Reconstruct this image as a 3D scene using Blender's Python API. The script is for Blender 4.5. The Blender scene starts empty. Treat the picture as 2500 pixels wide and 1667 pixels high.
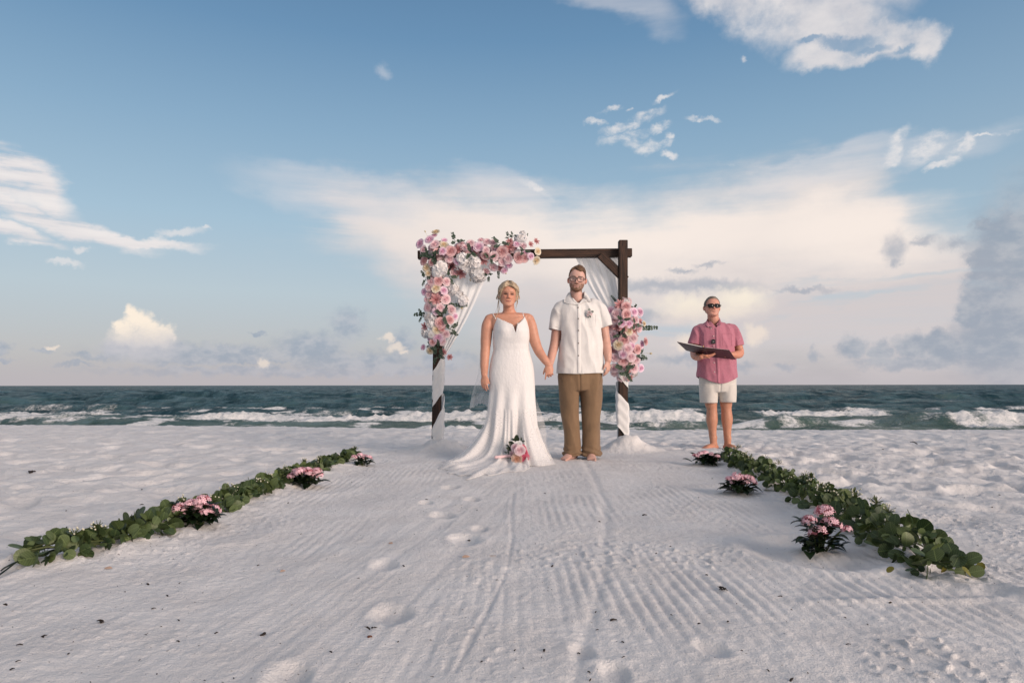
import bpy, bmesh, math, random
import numpy as np
from mathutils import Vector, Matrix, Euler

scene = bpy.context.scene
COL = scene.collection
rnd = random.Random(7)
rng = np.random.default_rng(7)
R = math.radians
F = 1667.0            # focal length in photograph pixels (24 mm lens)
HORIZON = 940.0
CAM_H = 0.70

# ------------------------------------------------------------------ camera
cam_data = bpy.data.cameras.new("camera")
cam = bpy.data.objects.new("camera", cam_data)
COL.objects.link(cam)
cam_data.sensor_width = 36.0
cam_data.lens = 24.0
cam_data.shift_y = (HORIZON - 833.5) / 2500.0
cam_data.clip_start = 0.05
cam_data.clip_end = 200000.0
cam.location = (0, 0, CAM_H)
cam.rotation_euler = (R(90), R(0.07), 0)
scene.camera = cam

# ------------------------------------------------------------------ render / colour
scene.view_settings.view_transform = 'Standard'
scene.view_settings.look = 'None'
scene.view_settings.exposure = 0.0
scene.view_settings.gamma = 1.0
scene.view_settings.use_curve_mapping = False
scene.render.engine = 'CYCLES'
scene.cycles.use_denoising = True
scene.cycles.transparent_max_bounces = 16
scene.cycles.max_bounces = 6
scene.cycles.diffuse_bounces = 3
scene.cycles.glossy_bounces = 3
scene.cycles.transmission_bounces = 4
scene.cycles.caustics_reflective = False
scene.cycles.caustics_refractive = False
scene.cycles.sample_clamp_indirect = 6.0

# ------------------------------------------------------------------ sun: low, veiled, from the right and behind the camera
SUN_AZ, SUN_EL = R(134), R(14)          # azimuth clockwise from the view direction (+Y)
sun_data = bpy.data.lights.new("sun", 'SUN')
sun_data.energy = 3.45
sun_data.angle = R(30)
sun_data.color = (1.0, 0.80, 0.67)
sun = bpy.data.objects.new("sun", sun_data)
COL.objects.link(sun)
sdir = Vector((math.sin(SUN_AZ) * math.cos(SUN_EL), math.cos(SUN_AZ) * math.cos(SUN_EL), math.sin(SUN_EL)))
sun.rotation_euler = sdir.to_track_quat('Z', 'Y').to_euler()
sun.location = (6, -4, 6)

# ------------------------------------------------------------------ node expression helper
class X:
    """a node socket (or number) with arithmetic"""
    def __init__(s, nt, sock): s.nt, s.s = nt, sock
    def _m(s, op, *a, clamp=False):
        n = s.nt.nodes.new('ShaderNodeMath'); n.operation = op; n.use_clamp = clamp
        for i, v in enumerate((s,) + a):
            if isinstance(v, X): s.nt.links.new(v.s, n.inputs[i])
            else: n.inputs[i].default_value = v
        return X(s.nt, n.outputs[0])
    def __add__(s, o): return s._m('ADD', o)
    __radd__ = __add__
    def __sub__(s, o): return s._m('SUBTRACT', o)
    def __mul__(s, o): return s._m('MULTIPLY', o)
    __rmul__ = __mul__
    def __truediv__(s, o): return s._m('DIVIDE', o)
    def inv(s):
        n = s._m('MULTIPLY_ADD', -1.0, 1.0); return n
    def mx(s, o): return s._m('MAXIMUM', o)
    def mn(s, o): return s._m('MINIMUM', o)
    def clamp(s): return s._m('ADD', 0.0, clamp=True)
    def pw(s, o): return s._m('POWER', o)
    def step(s, a, b, c=0.0, d=1.0):
        n = s.nt.nodes.new('ShaderNodeMapRange'); n.interpolation_type = 'SMOOTHSTEP'; n.clamp = False
        s.nt.links.new(s.s, n.inputs[0])
        for i, v in enumerate((a, b, c, d)): n.inputs[1 + i].default_value = v
        return X(s.nt, n.outputs[0])
    def lin(s, a, b, c=0.0, d=1.0, clamp=True):
        n = s.nt.nodes.new('ShaderNodeMapRange'); n.clamp = clamp
        s.nt.links.new(s.s, n.inputs[0])
        for i, v in enumerate((a, b, c, d)): n.inputs[1 + i].default_value = v
        return X(s.nt, n.outputs[0])
    def curve(s, pts, lo, hi):
        """piecewise curve over [lo,hi] -> value; pts (x, y) with y in 0..1"""
        n = s.nt.nodes.new('ShaderNodeFloatCurve')
        t = s.lin(lo, hi, clamp=False)
        s.nt.links.new(t.s, n.inputs[1])
        c = n.mapping.curves[0]
        P = [((x - lo) / (hi - lo), y) for x, y in pts]
        while len(c.points) < len(P): c.points.new(0.5, 0.5)
        for p, (x, y) in zip(c.points, P): p.location = (min(max(x, 0), 1), min(max(y, 0), 1)); p.handle_type = 'AUTO'
        n.mapping.update()
        return X(s.nt, n.outputs[0])

def n_new(nt, typ, **kw):
    n = nt.nodes.new(typ)
    for k, v in kw.items(): setattr(n, k, v)
    return n
def n_in(nt, node, i, v):
    if isinstance(v, X): nt.links.new(v.s, node.inputs[i])
    else: node.inputs[i].default_value = v
def mixc(nt, fac, a, b, mode='MIX'):
    n = nt.nodes.new('ShaderNodeMix'); n.data_type = 'RGBA'; n.blend_type = mode
    n_in(nt, n, 0, fac)
    for i, v in ((6, a), (7, b)):
        if isinstance(v, X): nt.links.new(v.s, n.inputs[i])
        else: n.inputs[i].default_value = (*v, 1)
    return X(nt, n.outputs[2])
def mixv(nt, fac, a, b):
    n = nt.nodes.new('ShaderNodeMix'); n.data_type = 'VECTOR'; n.factor_mode = 'UNIFORM'
    n_in(nt, n, 0, fac)
    for i, v in ((4, a), (5, b)):
        if isinstance(v, X): nt.links.new(v.s, n.inputs[i])
        else: n.inputs[i].default_value = v
    return X(nt, n.outputs[1])
def noise(nt, vec, scale, detail=4.0, rough=0.5, dist=0.0, dims='3D', out=0, lac=2.0):
    n = nt.nodes.new('ShaderNodeTexNoise'); n.noise_dimensions = dims
    if vec is not None: nt.links.new(vec.s, n.inputs['Vector'])
    n.inputs['Scale'].default_value = scale; n.inputs['Detail'].default_value = detail
    n.inputs['Roughness'].default_value = rough; n.inputs['Distortion'].default_value = dist
    n.inputs['Lacunarity'].default_value = lac
    return X(nt, n.outputs[out])
def vmath(nt, op, a, b=None, out=0, scale=None):
    n = nt.nodes.new('ShaderNodeVectorMath'); n.operation = op
    for i, v in enumerate((a, b)):
        if v is None: continue
        if isinstance(v, X): nt.links.new(v.s, n.inputs[i])
        else: n.inputs[i].default_value = v
    if scale is not None: n_in(nt, n, 3, scale)
    return X(nt, n.outputs[out])
def combine(nt, x, y, z=0.0):
    n = nt.nodes.new('ShaderNodeCombineXYZ')
    for i, v in enumerate((x, y, z)): n_in(nt, n, i, v)
    return X(nt, n.outputs[0])
def mapping(nt, vec, loc=(0, 0, 0), rot=(0, 0, 0), scale=(1, 1, 1), typ='POINT'):
    n = nt.nodes.new('ShaderNodeMapping'); n.vector_type = typ
    nt.links.new(vec.s, n.inputs[0])
    n.inputs[1].default_value = loc; n.inputs[2].default_value = rot; n.inputs[3].default_value = scale
    return X(nt, n.outputs[0])

# ------------------------------------------------------------------ world: Nishita sky with evening clouds by direction
world = bpy.data.worlds.new("World")
scene.world = world
world.use_nodes = True
wt = world.node_tree
wt.nodes.clear()
world.cycles.sampling_method = 'MANUAL'
world.cycles.sample_map_resolution = 512

def AE(x, y):
    """photograph pixel -> direction (azimuth, elevation) in radians"""
    v = Vector(((x - 1250) / F, 1.0, (HORIZON - y) / F)).normalized()
    return math.atan2(v.x, v.y), math.asin(v.z)

def build_sky():
    nt = wt
    tc = n_new(nt, 'ShaderNodeTexCoord')
    D = X(nt, tc.outputs['Generated'])
    sep = n_new(nt, 'ShaderNodeSeparateXYZ'); nt.links.new(D.s, sep.inputs[0])
    dx, dy, dz = (X(nt, sep.outputs[i]) for i in range(3))
    az = dx._m('ARCTAN2', dy)
    el = dz._m('ARCSINE')
    V = combine(nt, az, el, 0.0)
    sky = n_new(nt, 'ShaderNodeTexSky', sky_type='NISHITA')
    sky.sun_disc = False
    sky.sun_elevation = SUN_EL
    sky.sun_rotation = SUN_AZ
    sky.altitude = 0; sky.air_density = 1.0; sky.dust_density = 1.0; sky.ozone_density = 2.0
    base = X(nt, sky.outputs[0])
    # evening air: desaturating veil that thickens towards the horizon
    K = 10.0      # colours below are display-linear; the Background strength is 0.1
    def c(r, g, b):
        f = lambda v: ((v / 255 + 0.055) / 1.055) ** 2.4 if v > 10 else v / 255 / 12.92
        return (f(r) * K, f(g) * K, f(b) * K)
    ramp = n_new(nt, 'ShaderNodeValToRGB')
    t = el.lin(0.0, 0.75, clamp=False)
    nt.links.new(t.s, ramp.inputs[0])
    stops = [(0.0, (186, 181, 187)), (0.06, (192, 190, 194)), (0.17, (190, 203, 211)), (0.30, (170, 197, 215)), (0.46, (142, 176, 203)), (0.62, (110, 150, 186)), (0.78, (88, 127, 166)), (1.0, (62, 100, 146))]
    els = ramp.color_ramp.elements
    while len(els) < len(stops): els.new(0.5)
    for e, (p, col) in zip(els, stops): e.position = p; e.color = (*[v / K for v in c(*col)], 1)
    air = vmath(nt, 'SCALE', X(nt, ramp.outputs[0]), scale=K)
    fwd = dy.step(-0.35, 0.55)                        # the part of the sky the photograph shows; beyond it the sky brightens to the sunset
    col = mixv(nt, fwd * 0.46 + 0.40, base, air)
    # warm side towards the low sun (right), cooler left
    warm = az.step(0.15, 1.6)
    col = mixv(nt, warm * 0.42, col, c(142, 154, 172))

    nA = noise(nt, mapping(nt, D, scale=(1, 1, 2.2)), 5.0, 6, 0.58, out=1)         # warp, soft
    nB = noise(nt, D, 16.0, 6, 0.62, out=1)                                          # lumps
    nS = noise(nt, mapping(nt, V, rot=(0, 0, R(9)), scale=(2.2, 22, 1)), 1.6, 6, 0.6)   # streaks
    nF = noise(nt, mapping(nt, D, scale=(1, 1, 1.8)), 42.0, 5, 0.6)                  # fine
    half = (0.5, 0.5, 0.5)
    WA = vmath(nt, 'ADD', V, vmath(nt, 'SCALE', vmath(nt, 'SUBTRACT', nA, half), scale=0.13))
    WB = vmath(nt, 'ADD', V, vmath(nt, 'SCALE', vmath(nt, 'SUBTRACT', nB, half), scale=0.055))
    nC = noise(nt, D, 46.0, 5, 0.6, out=1)
    WC = vmath(nt, 'ADD', V, vmath(nt, 'SCALE', vmath(nt, 'SUBTRACT', nC, half), scale=0.034))
    WB2 = vmath(nt, 'ADD', WB, vmath(nt, 'SCALE', vmath(nt, 'SUBTRACT', nA, half), scale=0.05))
    sA = n_new(nt, 'ShaderNodeSeparateXYZ'); nt.links.new(WA.s, sA.inputs[0])
    aza, ela = X(nt, sA.outputs[0]), X(nt, sA.outputs[1])
    def blob(W, x, y, rx, ry, rot=0.0, a=1.25, b=0.55):
        A, E = AE(x, y)
        sx, sy = F / rx / math.cos(A) ** 2, F / ry
        if not rot:
            n = nt.nodes.new('ShaderNodeVectorMath'); n.operation = 'MULTIPLY_ADD'
            nt.links.new(W.s, n.inputs[0]); n.inputs[1].default_value = (sx, sy, 0); n.inputs[2].default_value = (-A * sx, -E * sy, 0)
            m = X(nt, n.outputs[0])
        else:
            r_ = R(rot); c_, s_ = math.cos(r_), math.sin(r_)
            q = vmath(nt, 'SUBTRACT', W, (A, E, 0))
            m = combine(nt, vmath(nt, 'DOT_PRODUCT', q, (c_ * sx, s_ * sx, 0), out=1), vmath(nt, 'DOT_PRODUCT', q, (-s_ * sy, c_ * sy, 0), out=1), 0.0)
        return vmath(nt, 'LENGTH', m, out=1).step(a, b)
    def many(W, lst, **k):
        m = None
        for q in lst:
            bm_ = blob(W, *q, **k)
            m = bm_ if m is None else m.mx(bm_)
        return m
    lo, hi = -0.75, 0.75
    def band(points):
        P = []
        for x, y in points:
            a, e = AE(x, y)
            P.append((a, e / 0.6))
        return aza.curve(P, lo, hi) * 0.6
    # --- the great anvil: cream and soft
    top = band([(-400, 930), (560, 780), (660, 470), (760, 425), (1000, 432), (1280, 455), (1420, 478), (1520, 445), (1700, 405), (2000, 375), (2150, 392), (2230, 470), (2420, 525), (2900, 620)])
    bot = band([(-400, 925), (640, 600), (700, 560), (860, 600), (1000, 700), (1200, 800), (1500, 880), (2000, 900), (2900, 900)])
    lft = aza.step(AE(640, 500)[0], AE(980, 500)[0])
    anv = (top + (nS - 0.5) * 0.075 - ela).step(-0.02, 0.075) * (ela + (nS - 0.5) * 0.06 - bot).step(-0.055, 0.05) * (lft + (nS - 0.5) * 1.2).step(0.0, 0.75)
    lit = blob(WA, 1500, 560, 900, 150, 0, 1.5, 0.1).mx(blob(WA, 2050, 560, 520, 130, 0, 1.4, 0.1))
    acol = mixv(nt, lit, c(212, 204, 204), c(249, 236, 227))
    acol = mixv(nt, (nS - 0.42).step(0.0, 0.3) * lit.inv() * 0.35, acol, c(196, 202, 210))
    col = mixv(nt, anv * 0.97, col, acol)
    # thin veils left of and above the anvil
    veil = many(WA, [(820, 470, 260, 60, -8), (1500, 15, 150, 50, -16), (2120, 400, 330, 40, 4), (1250, 470, 110, 45, -15)])
    col = mixv(nt, veil * nS * 0.7, col, c(226, 222, 224))
    # --- streaks on the left
    st = many(WA, [(50, 455, 130, 36, -20), (-60, 430, 170, 56, -20), (150, 548, 270, 26, -9), (330, 585, 170, 17, -2), (60, 520, 150, 14, -9), (20, 575, 120, 20, -12)], a=1.3, b=0.5)
    st = st * (nS + (nF - 0.5) * 0.25).step(0.30, 0.52)
    tiny = many(WB, [(400, 587, 80, 6, 0), (440, 557, 60, 10, 4), (160, 639, 42, 6, -5), (502, 554, 16, 5, 0), (200, 612, 20, 6, 0)], a=1.4, b=0.3)
    col = mixv(nt, st * 0.92, col, mixv(nt, nS.step(0.35, 0.65), c(222, 217, 219), c(243, 236, 233)))
    col = mixv(nt, tiny * 0.6, col, c(235, 230, 229))
    col = mixv(nt, blob(WC, 938, 178, 22, 14, 0, 1.5, 0.0) * 0.4, col, c(215, 216, 222))
    # --- the large white cloud at upper right
    tr = many(WB2, [(1880, 15, 170, 60, -24), (2000, 60, 180, 62, -14), (2050, 138, 130, 28, 0), (2180, 95, 110, 36, -14), (2270, 112, 46, 28, -5), (1980, -60, 250, 80, -10), (1780, -10, 120, 40, -20)], a=1.35, b=0.6)
    hole = many(WB, [(2070, 104, 80, 11, -4), (2130, 112, 55, 9, -6), (1985, 107, 40, 7, 0), (2215, 118, 30, 8, 0)], a=1.4, b=0.4)
    tr = tr * (nB_s(nt, nB) + 0.45).step(0.55, 1.02) * (hole * 0.75).inv()
    col = mixv(nt, tr * 0.95, col, mixv(nt, nA_s(nt, nA).step(0.35, 0.62), c(196, 197, 205), c(232, 227, 226)))
    # --- small puffs
    pf = many(WB, [(1485, 275, 21, 6, 12), (1530, 277, 9, 4, 0), (1455, 310, 21, 7, -14), (1585, 293, 38, 12, 15), (1520, 322, 42, 9, 10), (1530, 345, 50, 11, 6),
                   (1615, 322, 30, 8, 14), (1575, 364, 38, 13, -8), (1622, 364, 26, 7, 8), (1634, 385, 21, 7, 0), (1725, 297, 32, 7, 0), (1625, 238, 30, 6, 18), (1545, 315, 18, 7, 0),
                   (1640, 345, 13, 9, 0), (1815, 137, 6, 7, 0), (2195, 355, 18, 31, -30), (2185, 385, 27, 9, 20), (2262, 362, 42, 16, 38), (2330, 375, 35, 11, 26), (2280, 398, 30, 6, 14), (2350, 350, 19, 10, 20),
                   (1793, 408, 10, 4, 0), (1316, 465, 48, 8, -22), (2400, 330, 72, 3, 6)], a=1.5, b=0.35)
    pf = pf * (nF - 0.02).step(0.26, 0.62)
    col = mixv(nt, pf * 0.74, col, c(238, 233, 231))
    # --- low cumulus line: bluish shaded bodies
    lump = nB_s(nt, nB)
    lowb = many(WC, [(520, 862, 270, 24, 0), (760, 852, 110, 44, 0), (870, 884, 190, 30, 0), (700, 907, 460, 13, 0), (230, 868, 70, 9, 0), (850, 790, 46, 44, 0), (290, 850, 50, 30, 0), (430, 884, 60, 9, 0),
                      (100, 850, 32, 7, 0), (6, 846, 24, 14, 0), (10, 873, 30, 6, 0), (630, 815, 18, 6, 0), (180, 887, 60, 5, 0), (960, 905, 120, 16, 0), (985, 838, 36, 34, 0), (560, 880, 260, 10, 0), (1080, 880, 90, 26, 0)], a=1.3, b=0.35)
    lowb = lowb * (lump + 0.42).step(0.5, 0.85)
    col = mixv(nt, lowb * 0.62, col, mixv(nt, (nF * 0.6 + lump * 0.4).step(0.4, 0.6), c(142, 159, 180), c(184, 188, 198)))
    # --- grey bank at the right
    rb = many(WC, [(2385, 640, 34, 40, 0), (2370, 760, 40, 60, 0), (2390, 690, 40, 60, 0), (2490, 780, 140, 270, 0), (2440, 670, 90, 140, 0), (2470, 580, 100, 70, 0), (2410, 550, 46, 14, 0), (2430, 850, 130, 80, 0), (2230, 848, 60, 30, 0), (2150, 862, 34, 24, 0), (2085, 852, 44, 28, 0), (2310, 860, 60, 40, 0), (2230, 888, 170, 16, 0), (2280, 836, 40, 26, 0), (2560, 700, 120, 260, 0), (2700, 760, 240, 240, 0)], a=1.25, b=0.5)
    col = mixv(nt, rb * 0.86, col, mixv(nt, (nF * 0.5 + lump * 0.5).step(0.4, 0.62), c(152, 163, 178), c(180, 184, 192)))
    bs = many(WA, [(2150, 690, 280, 12, 2), (2060, 748, 330, 14, 4), (1660, 770, 130, 22, 0), (1620, 800, 90, 16, 0)], a=1.4, b=0.2)
    col = mixv(nt, bs * nS.step(.35, .6) * 0.6, col, c(186, 200, 210))
    # --- grey wisps before the anvil
    gw = many(WC, [(1600, 700, 150, 15, -2), (1725, 697, 120, 15, -4), (1960, 708, 70, 7, -4), (2185, 608, 30, 26, -10), (2255, 592, 40, 9, 8), (2330, 597, 40, 12, -6), (1670, 660, 34, 6, 0), (1730, 645, 30, 6, 0),
                    (1660, 880, 60, 12, 0), (1915, 900, 26, 8, 0), (1820, 898, 30, 9, 0), (1985, 865, 14, 16, 0), (1570, 770, 60, 14, 0), (2190, 636, 16, 14, 0)], a=1.6, b=0.1)
    col = mixv(nt, gw * 0.72, col, c(163, 171, 184))
    # --- sunlit cumulus tops
    cu = many(WC, [(328, 768, 22, 24, 0), (342, 785, 38, 26, 0), (362, 802, 44, 26, 0), (402, 812, 30, 20, 0), (308, 806, 26, 22, 0), (345, 828, 86, 20, 0), (425, 826, 12, 9, 0)], a=1.25, b=0.5)
    cus = many(WC, [(345, 850, 110, 30, 0), (280, 850, 40, 22, 0)], a=1.3, b=0.3)
    col = mixv(nt, cus * 0.6, col, c(203, 200, 205))
    cu2 = many(WC, [(948, 822, 26, 10, 0), (972, 845, 22, 16, 0), (640, 890, 14, 14, 0), (985, 860, 18, 8, 0), (125, 842, 18, 5, 0), (1845, 818, 34, 26, 0), (1690, 838, 50, 20, 0)], a=1.3, b=0.4)
    A0, E0 = AE(340, 850)
    cuc = mixv(nt, (el + (lump - 0.5) * 0.05).step(E0 - 0.002, E0 + 0.035), c(206, 203, 206), c(255, 240, 222))
    col = mixv(nt, cu * 0.95, col, cuc)
    col = mixv(nt, cu2 * 0.7, col, c(244, 228, 213))
    gl = many(WC, [(1805, 735, 70, 30, -3), (1770, 765, 90, 26, 8), (1690, 755, 90, 34, 0)], a=1.5, b=0.2)
    col = mixv(nt, gl * 0.75, col, mixv(nt, el.step(AE(1800, 790)[1], AE(1800, 720)[1]), c(236, 222, 212), c(255, 243, 222)))
    # mauve haze sitting on the horizon
    col = mixv(nt, el.step(0.045, -0.005) * 0.55, col, c(193, 186, 190))
    # the same broken cloud carries on over the rest of the sky
    rest = dy.step(0.62, 0.25).mx(el.step(0.60, 0.85))
    cl = noise(nt, mapping(nt, D, scale=(1, 1, 2.0)), 2.6, 6, 0.6)
    col = mixv(nt, rest * cl.step(0.44, 0.60) * 0.9, col, mixv(nt, cl.step(0.5, 0.68), c(214, 208, 206), c(252, 238, 222)))
    bg = n_new(nt, 'ShaderNodeBackground')
    bg.inputs[1].default_value = 0.1
    nt.links.new(col.s, bg.inputs[0])
    out = n_new(nt, 'ShaderNodeOutputWorld')
    nt.links.new(bg.outputs[0], out.inputs[0])

def _sep0(nt, v, i=0):
    s = n_new(nt, 'ShaderNodeSeparateXYZ'); nt.links.new(v.s, s.inputs[0]); return X(nt, s.outputs[i])
def nB_s(nt, v): return _sep0(nt, v, 2)
def nA_s(nt, v): return _sep0(nt, v, 2)
build_sky()

# ------------------------------------------------------------------ mesh helpers
def mesh_np(name, V, Fc, smooth=True):
    V = np.asarray(V, dtype=np.float32)
    me = bpy.data.meshes.new(name)
    if isinstance(Fc, np.ndarray):
        nf, k = Fc.shape
        me.vertices.add(len(V)); me.vertices.foreach_set('co', V.ravel())
        me.loops.add(nf * k); me.loops.foreach_set('vertex_index', Fc.astype(np.int32).ravel())
        me.polygons.add(nf); me.polygons.foreach_set('loop_start', np.arange(0, nf * k, k, dtype=np.int32))
        me.update(calc_edges=True)
    else:
        me.from_pydata([tuple(map(float, v)) for v in V], [], Fc); me.update()
    if smooth: me.polygons.foreach_set('use_smooth', np.ones(len(me.polygons), dtype=bool))
    return me
def add_obj(name, me, mat=None, parent=None, loc=None, rot=None, scale=None):
    o = bpy.data.objects.new(name, me)
    COL.objects.link(o)
    if mat is not None and me is not None and len(me.materials) == 0: me.materials.append(mat)
    if parent is not None: o.parent = parent
    if loc is not None: o.location = loc
    if rot is not None: o.rotation_euler = rot
    if scale is not None: o.scale = (scale,) * 3 if isinstance(scale, (int, float)) else scale
    return o
def empty(name, loc=(0, 0, 0)):
    o = bpy.data.objects.new(name, None); COL.objects.link(o); o.location = loc; o.empty_display_size = 0.1
    return o
def tag(o, label=None, cat=None, group=None, kind=None):
    if label: o['label'] = label
    if cat: o['category'] = cat
    if group: o['group'] = group
    if kind: o['kind'] = kind
    return o
def fattr(me, name, vals):
    a = me.attributes.new(name, 'FLOAT', 'POINT'); a.data.foreach_set('value', np.asarray(vals, dtype=np.float32).ravel())
def cattr(me, name, vals):
    vals = np.asarray(vals, dtype=np.float32)
    if vals.shape[1] == 3: vals = np.concatenate([vals, np.ones((len(vals), 1), np.float32)], 1)
    a = me.attributes.new(name, 'FLOAT_COLOR', 'POINT'); a.data.foreach_set('color', vals.ravel())
def grid_faces(nr, nc, wrap=False):
    i = np.arange(nr - 1)[:, None]; j = np.arange(nc if wrap else nc - 1)[None, :]
    a = i * nc + j; b = i * nc + (j + 1) % nc
    return np.stack([a, b, b + nc, a + nc], -1).reshape(-1, 4)

_perm = np.random.default_rng(3).permutation(256)
_perm = np.concatenate([_perm, _perm, _perm])
_g2 = np.stack([np.cos(np.arange(256) * 2.399963), np.sin(np.arange(256) * 2.399963)], -1)
_g3 = np.random.default_rng(5).normal(size=(256, 3)); _g3 /= np.linalg.norm(_g3, axis=1, keepdims=True)
def pnoise(x, y, seed=0):
    x = np.asarray(x, float) + seed * 17.31; y = np.asarray(y, float) + seed * 7.77
    xi = np.floor(x).astype(int); yi = np.floor(y).astype(int); xf = x - xi; yf = y - yi
    u = xf ** 3 * (xf * (xf * 6 - 15) + 10); v = yf ** 3 * (yf * (yf * 6 - 15) + 10)
    def g(ix, iy, fx, fy):
        h = _perm[_perm[ix & 255] + (iy & 255)]
        return _g2[h, 0] * fx + _g2[h, 1] * fy
    a = g(xi, yi, xf, yf); b = g(xi + 1, yi, xf - 1, yf); c_ = g(xi, yi + 1, xf, yf - 1); d = g(xi + 1, yi + 1, xf - 1, yf - 1)
    return (a + u * (b - a)) * (1 - v) + (c_ + u * (d - c_)) * v
def fbm(x, y, oct=4, seed=0, gain=0.5):
    s = 0; a = 1.0
    for o in range(oct):
        s = s + a * pnoise(x * 2 ** o, y * 2 ** o, seed + o * 3); a *= gain
    return s
def pnoise3(P, seed=0):
    P = np.asarray(P, float) + seed * 11.7
    I = np.floor(P).astype(int); Fr = P - I; U = Fr ** 3 * (Fr * (Fr * 6 - 15) + 10)
    r = 0
    for dx in (0, 1):
        for dy in (0, 1):
            for dz in (0, 1):
                h = _perm[_perm[_perm[(I[:, 0] + dx) & 255] + ((I[:, 1] + dy) & 255)] + ((I[:, 2] + dz) & 255)]
                w = (U[:, 0] if dx else 1 - U[:, 0]) * (U[:, 1] if dy else 1 - U[:, 1]) * (U[:, 2] if dz else 1 - U[:, 2])
                r = r + w * (_g3[h] * (Fr - np.array([dx, dy, dz]))).sum(1)
    return r
def sst(x, a, b):
    t = np.clip((x - a) / (b - a), 0, 1); return t * t * (3 - 2 * t)
def gp(x, y, z=0.0):
    """photograph pixel on a horizontal plane of height z -> world X, Y"""
    Y = (CAM_H - z) * F / (y - HORIZON)
    return (x - 1250) / F * Y, Y
def px(x, y, Y):
    """photograph pixel at distance Y -> world point"""
    return Vector(((x - 1250) / F * Y, Y, CAM_H - (y - HORIZON) / F * Y))

# ------------------------------------------------------------------ materials
def new_mat(name):
    m = bpy.data.materials.new(name); m.use_nodes = True
    nt = m.node_tree
    return m, nt, nt.nodes['Principled BSDF']
def obj_coord(nt):
    return X(nt, nt.nodes.new('ShaderNodeTexCoord').outputs['Object'])
def bump(nt, bsdf, h, strength=0.4, dist=0.01, prev=None):
    b = nt.nodes.new('ShaderNodeBump'); b.inputs['Strength'].default_value = strength; b.inputs['Distance'].default_value = dist
    nt.links.new(h.s, b.inputs['Height'])
    if prev is not None: nt.links.new(prev, b.inputs['Normal'])
    nt.links.new(b.outputs[0], bsdf.inputs['Normal'])
    return b.outputs[0]
def simple_mat(name, col, rough=0.6, vary=0.12, nscale=20.0, bumpd=0.0, bscale=60.0, spec=0.4, sheen=0.0, sss=0.0, objvar=0.0, trans=0.0, hue=0.0):
    m, nt, b = new_mat(name)
    oc = obj_coord(nt)
    n = noise(nt, oc, nscale, 4, 0.6)
    v = n.lin(0.25, 0.75, 1 - vary, 1 + vary)
    if objvar:
        oi = X(nt, nt.nodes.new('ShaderNodeObjectInfo').outputs['Random'])
        v = v * oi.lin(0, 1, 1 - objvar, 1 + objvar)
    colx = vmath(nt, 'SCALE', (*col,), scale=v)
    if hue:
        hs = nt.nodes.new('ShaderNodeHueSaturation')
        oi2 = X(nt, nt.nodes.new('ShaderNodeObjectInfo').outputs['Random'])
        h = (oi2 * 7.31)._m('FRACT').lin(0, 1, 0.5 - hue, 0.5 + hue)
        nt.links.new(h.s, hs.inputs['Hue']); nt.links.new(colx.s, hs.inputs['Color'])
        colx = X(nt, hs.outputs[0])
    nt.links.new(colx.s, b.inputs['Base Color'])
    b.inputs['Roughness'].default_value = rough
    b.inputs['Specular IOR Level'].default_value = spec
    if sheen: b.inputs['Sheen Weight'].default_value = sheen
    if sss:
        b.inputs['Subsurface Weight'].default_value = sss; b.inputs['Subsurface Radius'].default_value = (0.012, 0.005, 0.003); b.inputs['Subsurface Scale'].default_value = 1.0
    if bumpd: bump(nt, b, noise(nt, oc, bscale, 4, 0.6), 0.6, bumpd)
    if trans:
        tr = nt.nodes.new('ShaderNodeBsdfTranslucent'); nt.links.new(colx.s, tr.inputs[0])
        mx = nt.nodes.new('ShaderNodeMixShader'); mx.inputs[0].default_value = trans
        nt.links.new(b.outputs[0], mx.inputs[1]); nt.links.new(tr.outputs[0], mx.inputs[2])
        nt.links.new(mx.outputs[0], nt.nodes['Material Output'].inputs[0])
    return m
# ================================================================== SAND
def poly_dist(Xg, Yg, pts):
    """distance to a polyline (ground plane) and parameter along it"""
    best = np.full(Xg.shape, 1e9); par = np.zeros(Xg.shape)
    for i in range(len(pts) - 1):
        ax, ay = pts[i]; bx, by = pts[i + 1]
        vx, vy = bx - ax, by - ay; L2 = vx * vx + vy * vy
        t = np.clip(((Xg - ax) * vx + (Yg - ay) * vy) / L2, 0, 1)
        d = np.hypot(Xg - ax - t * vx, Yg - ay - t * vy)
        m = d < best; best[m] = d[m]; par[m] = i + t[m]
    return best, par

GARL_L = [gp(66, 1382), gp(143, 1374), gp(250, 1351), gp(330, 1329), gp(400, 1301), gp(480, 1272), gp(579, 1237), gp(664, 1198), gp(745, 1166), gp(818, 1138), gp(866, 1121)]
GARL_R = [gp(2308, 1422), gp(2250, 1394), gp(2190, 1353), gp(2120, 1309), gp(2030, 1259), gp(1940, 1211), gp(1855, 1167), gp(1805, 1140), gp(1778, 1124)]
POST_Y = 7.3
POST_L = (1066 - 1250) / F * POST_Y
POST_R = (1521 - 1250) / F * POST_Y
PLANTS = [(880, 1128, 0.19), (745, 1187, 0.285), (485, 1290, 0.28), (1722, 1135, 0.26), (1808, 1205, 0.27), (2000, 1352, 0.235)]   # base pixel, width in m
FEET = [(1100, 1190, .85), (1150, 1218, .7), (1080, 1256, .9), (1135, 1318, .95), (935, 1380, .75), (955, 1500, .85), (1040, 1228, .6), (700, 1655, .8), (1500, 1640, .5), (1740, 1585, .55), (1420, 1590, .45), (1170, 1290, .6)]

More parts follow.
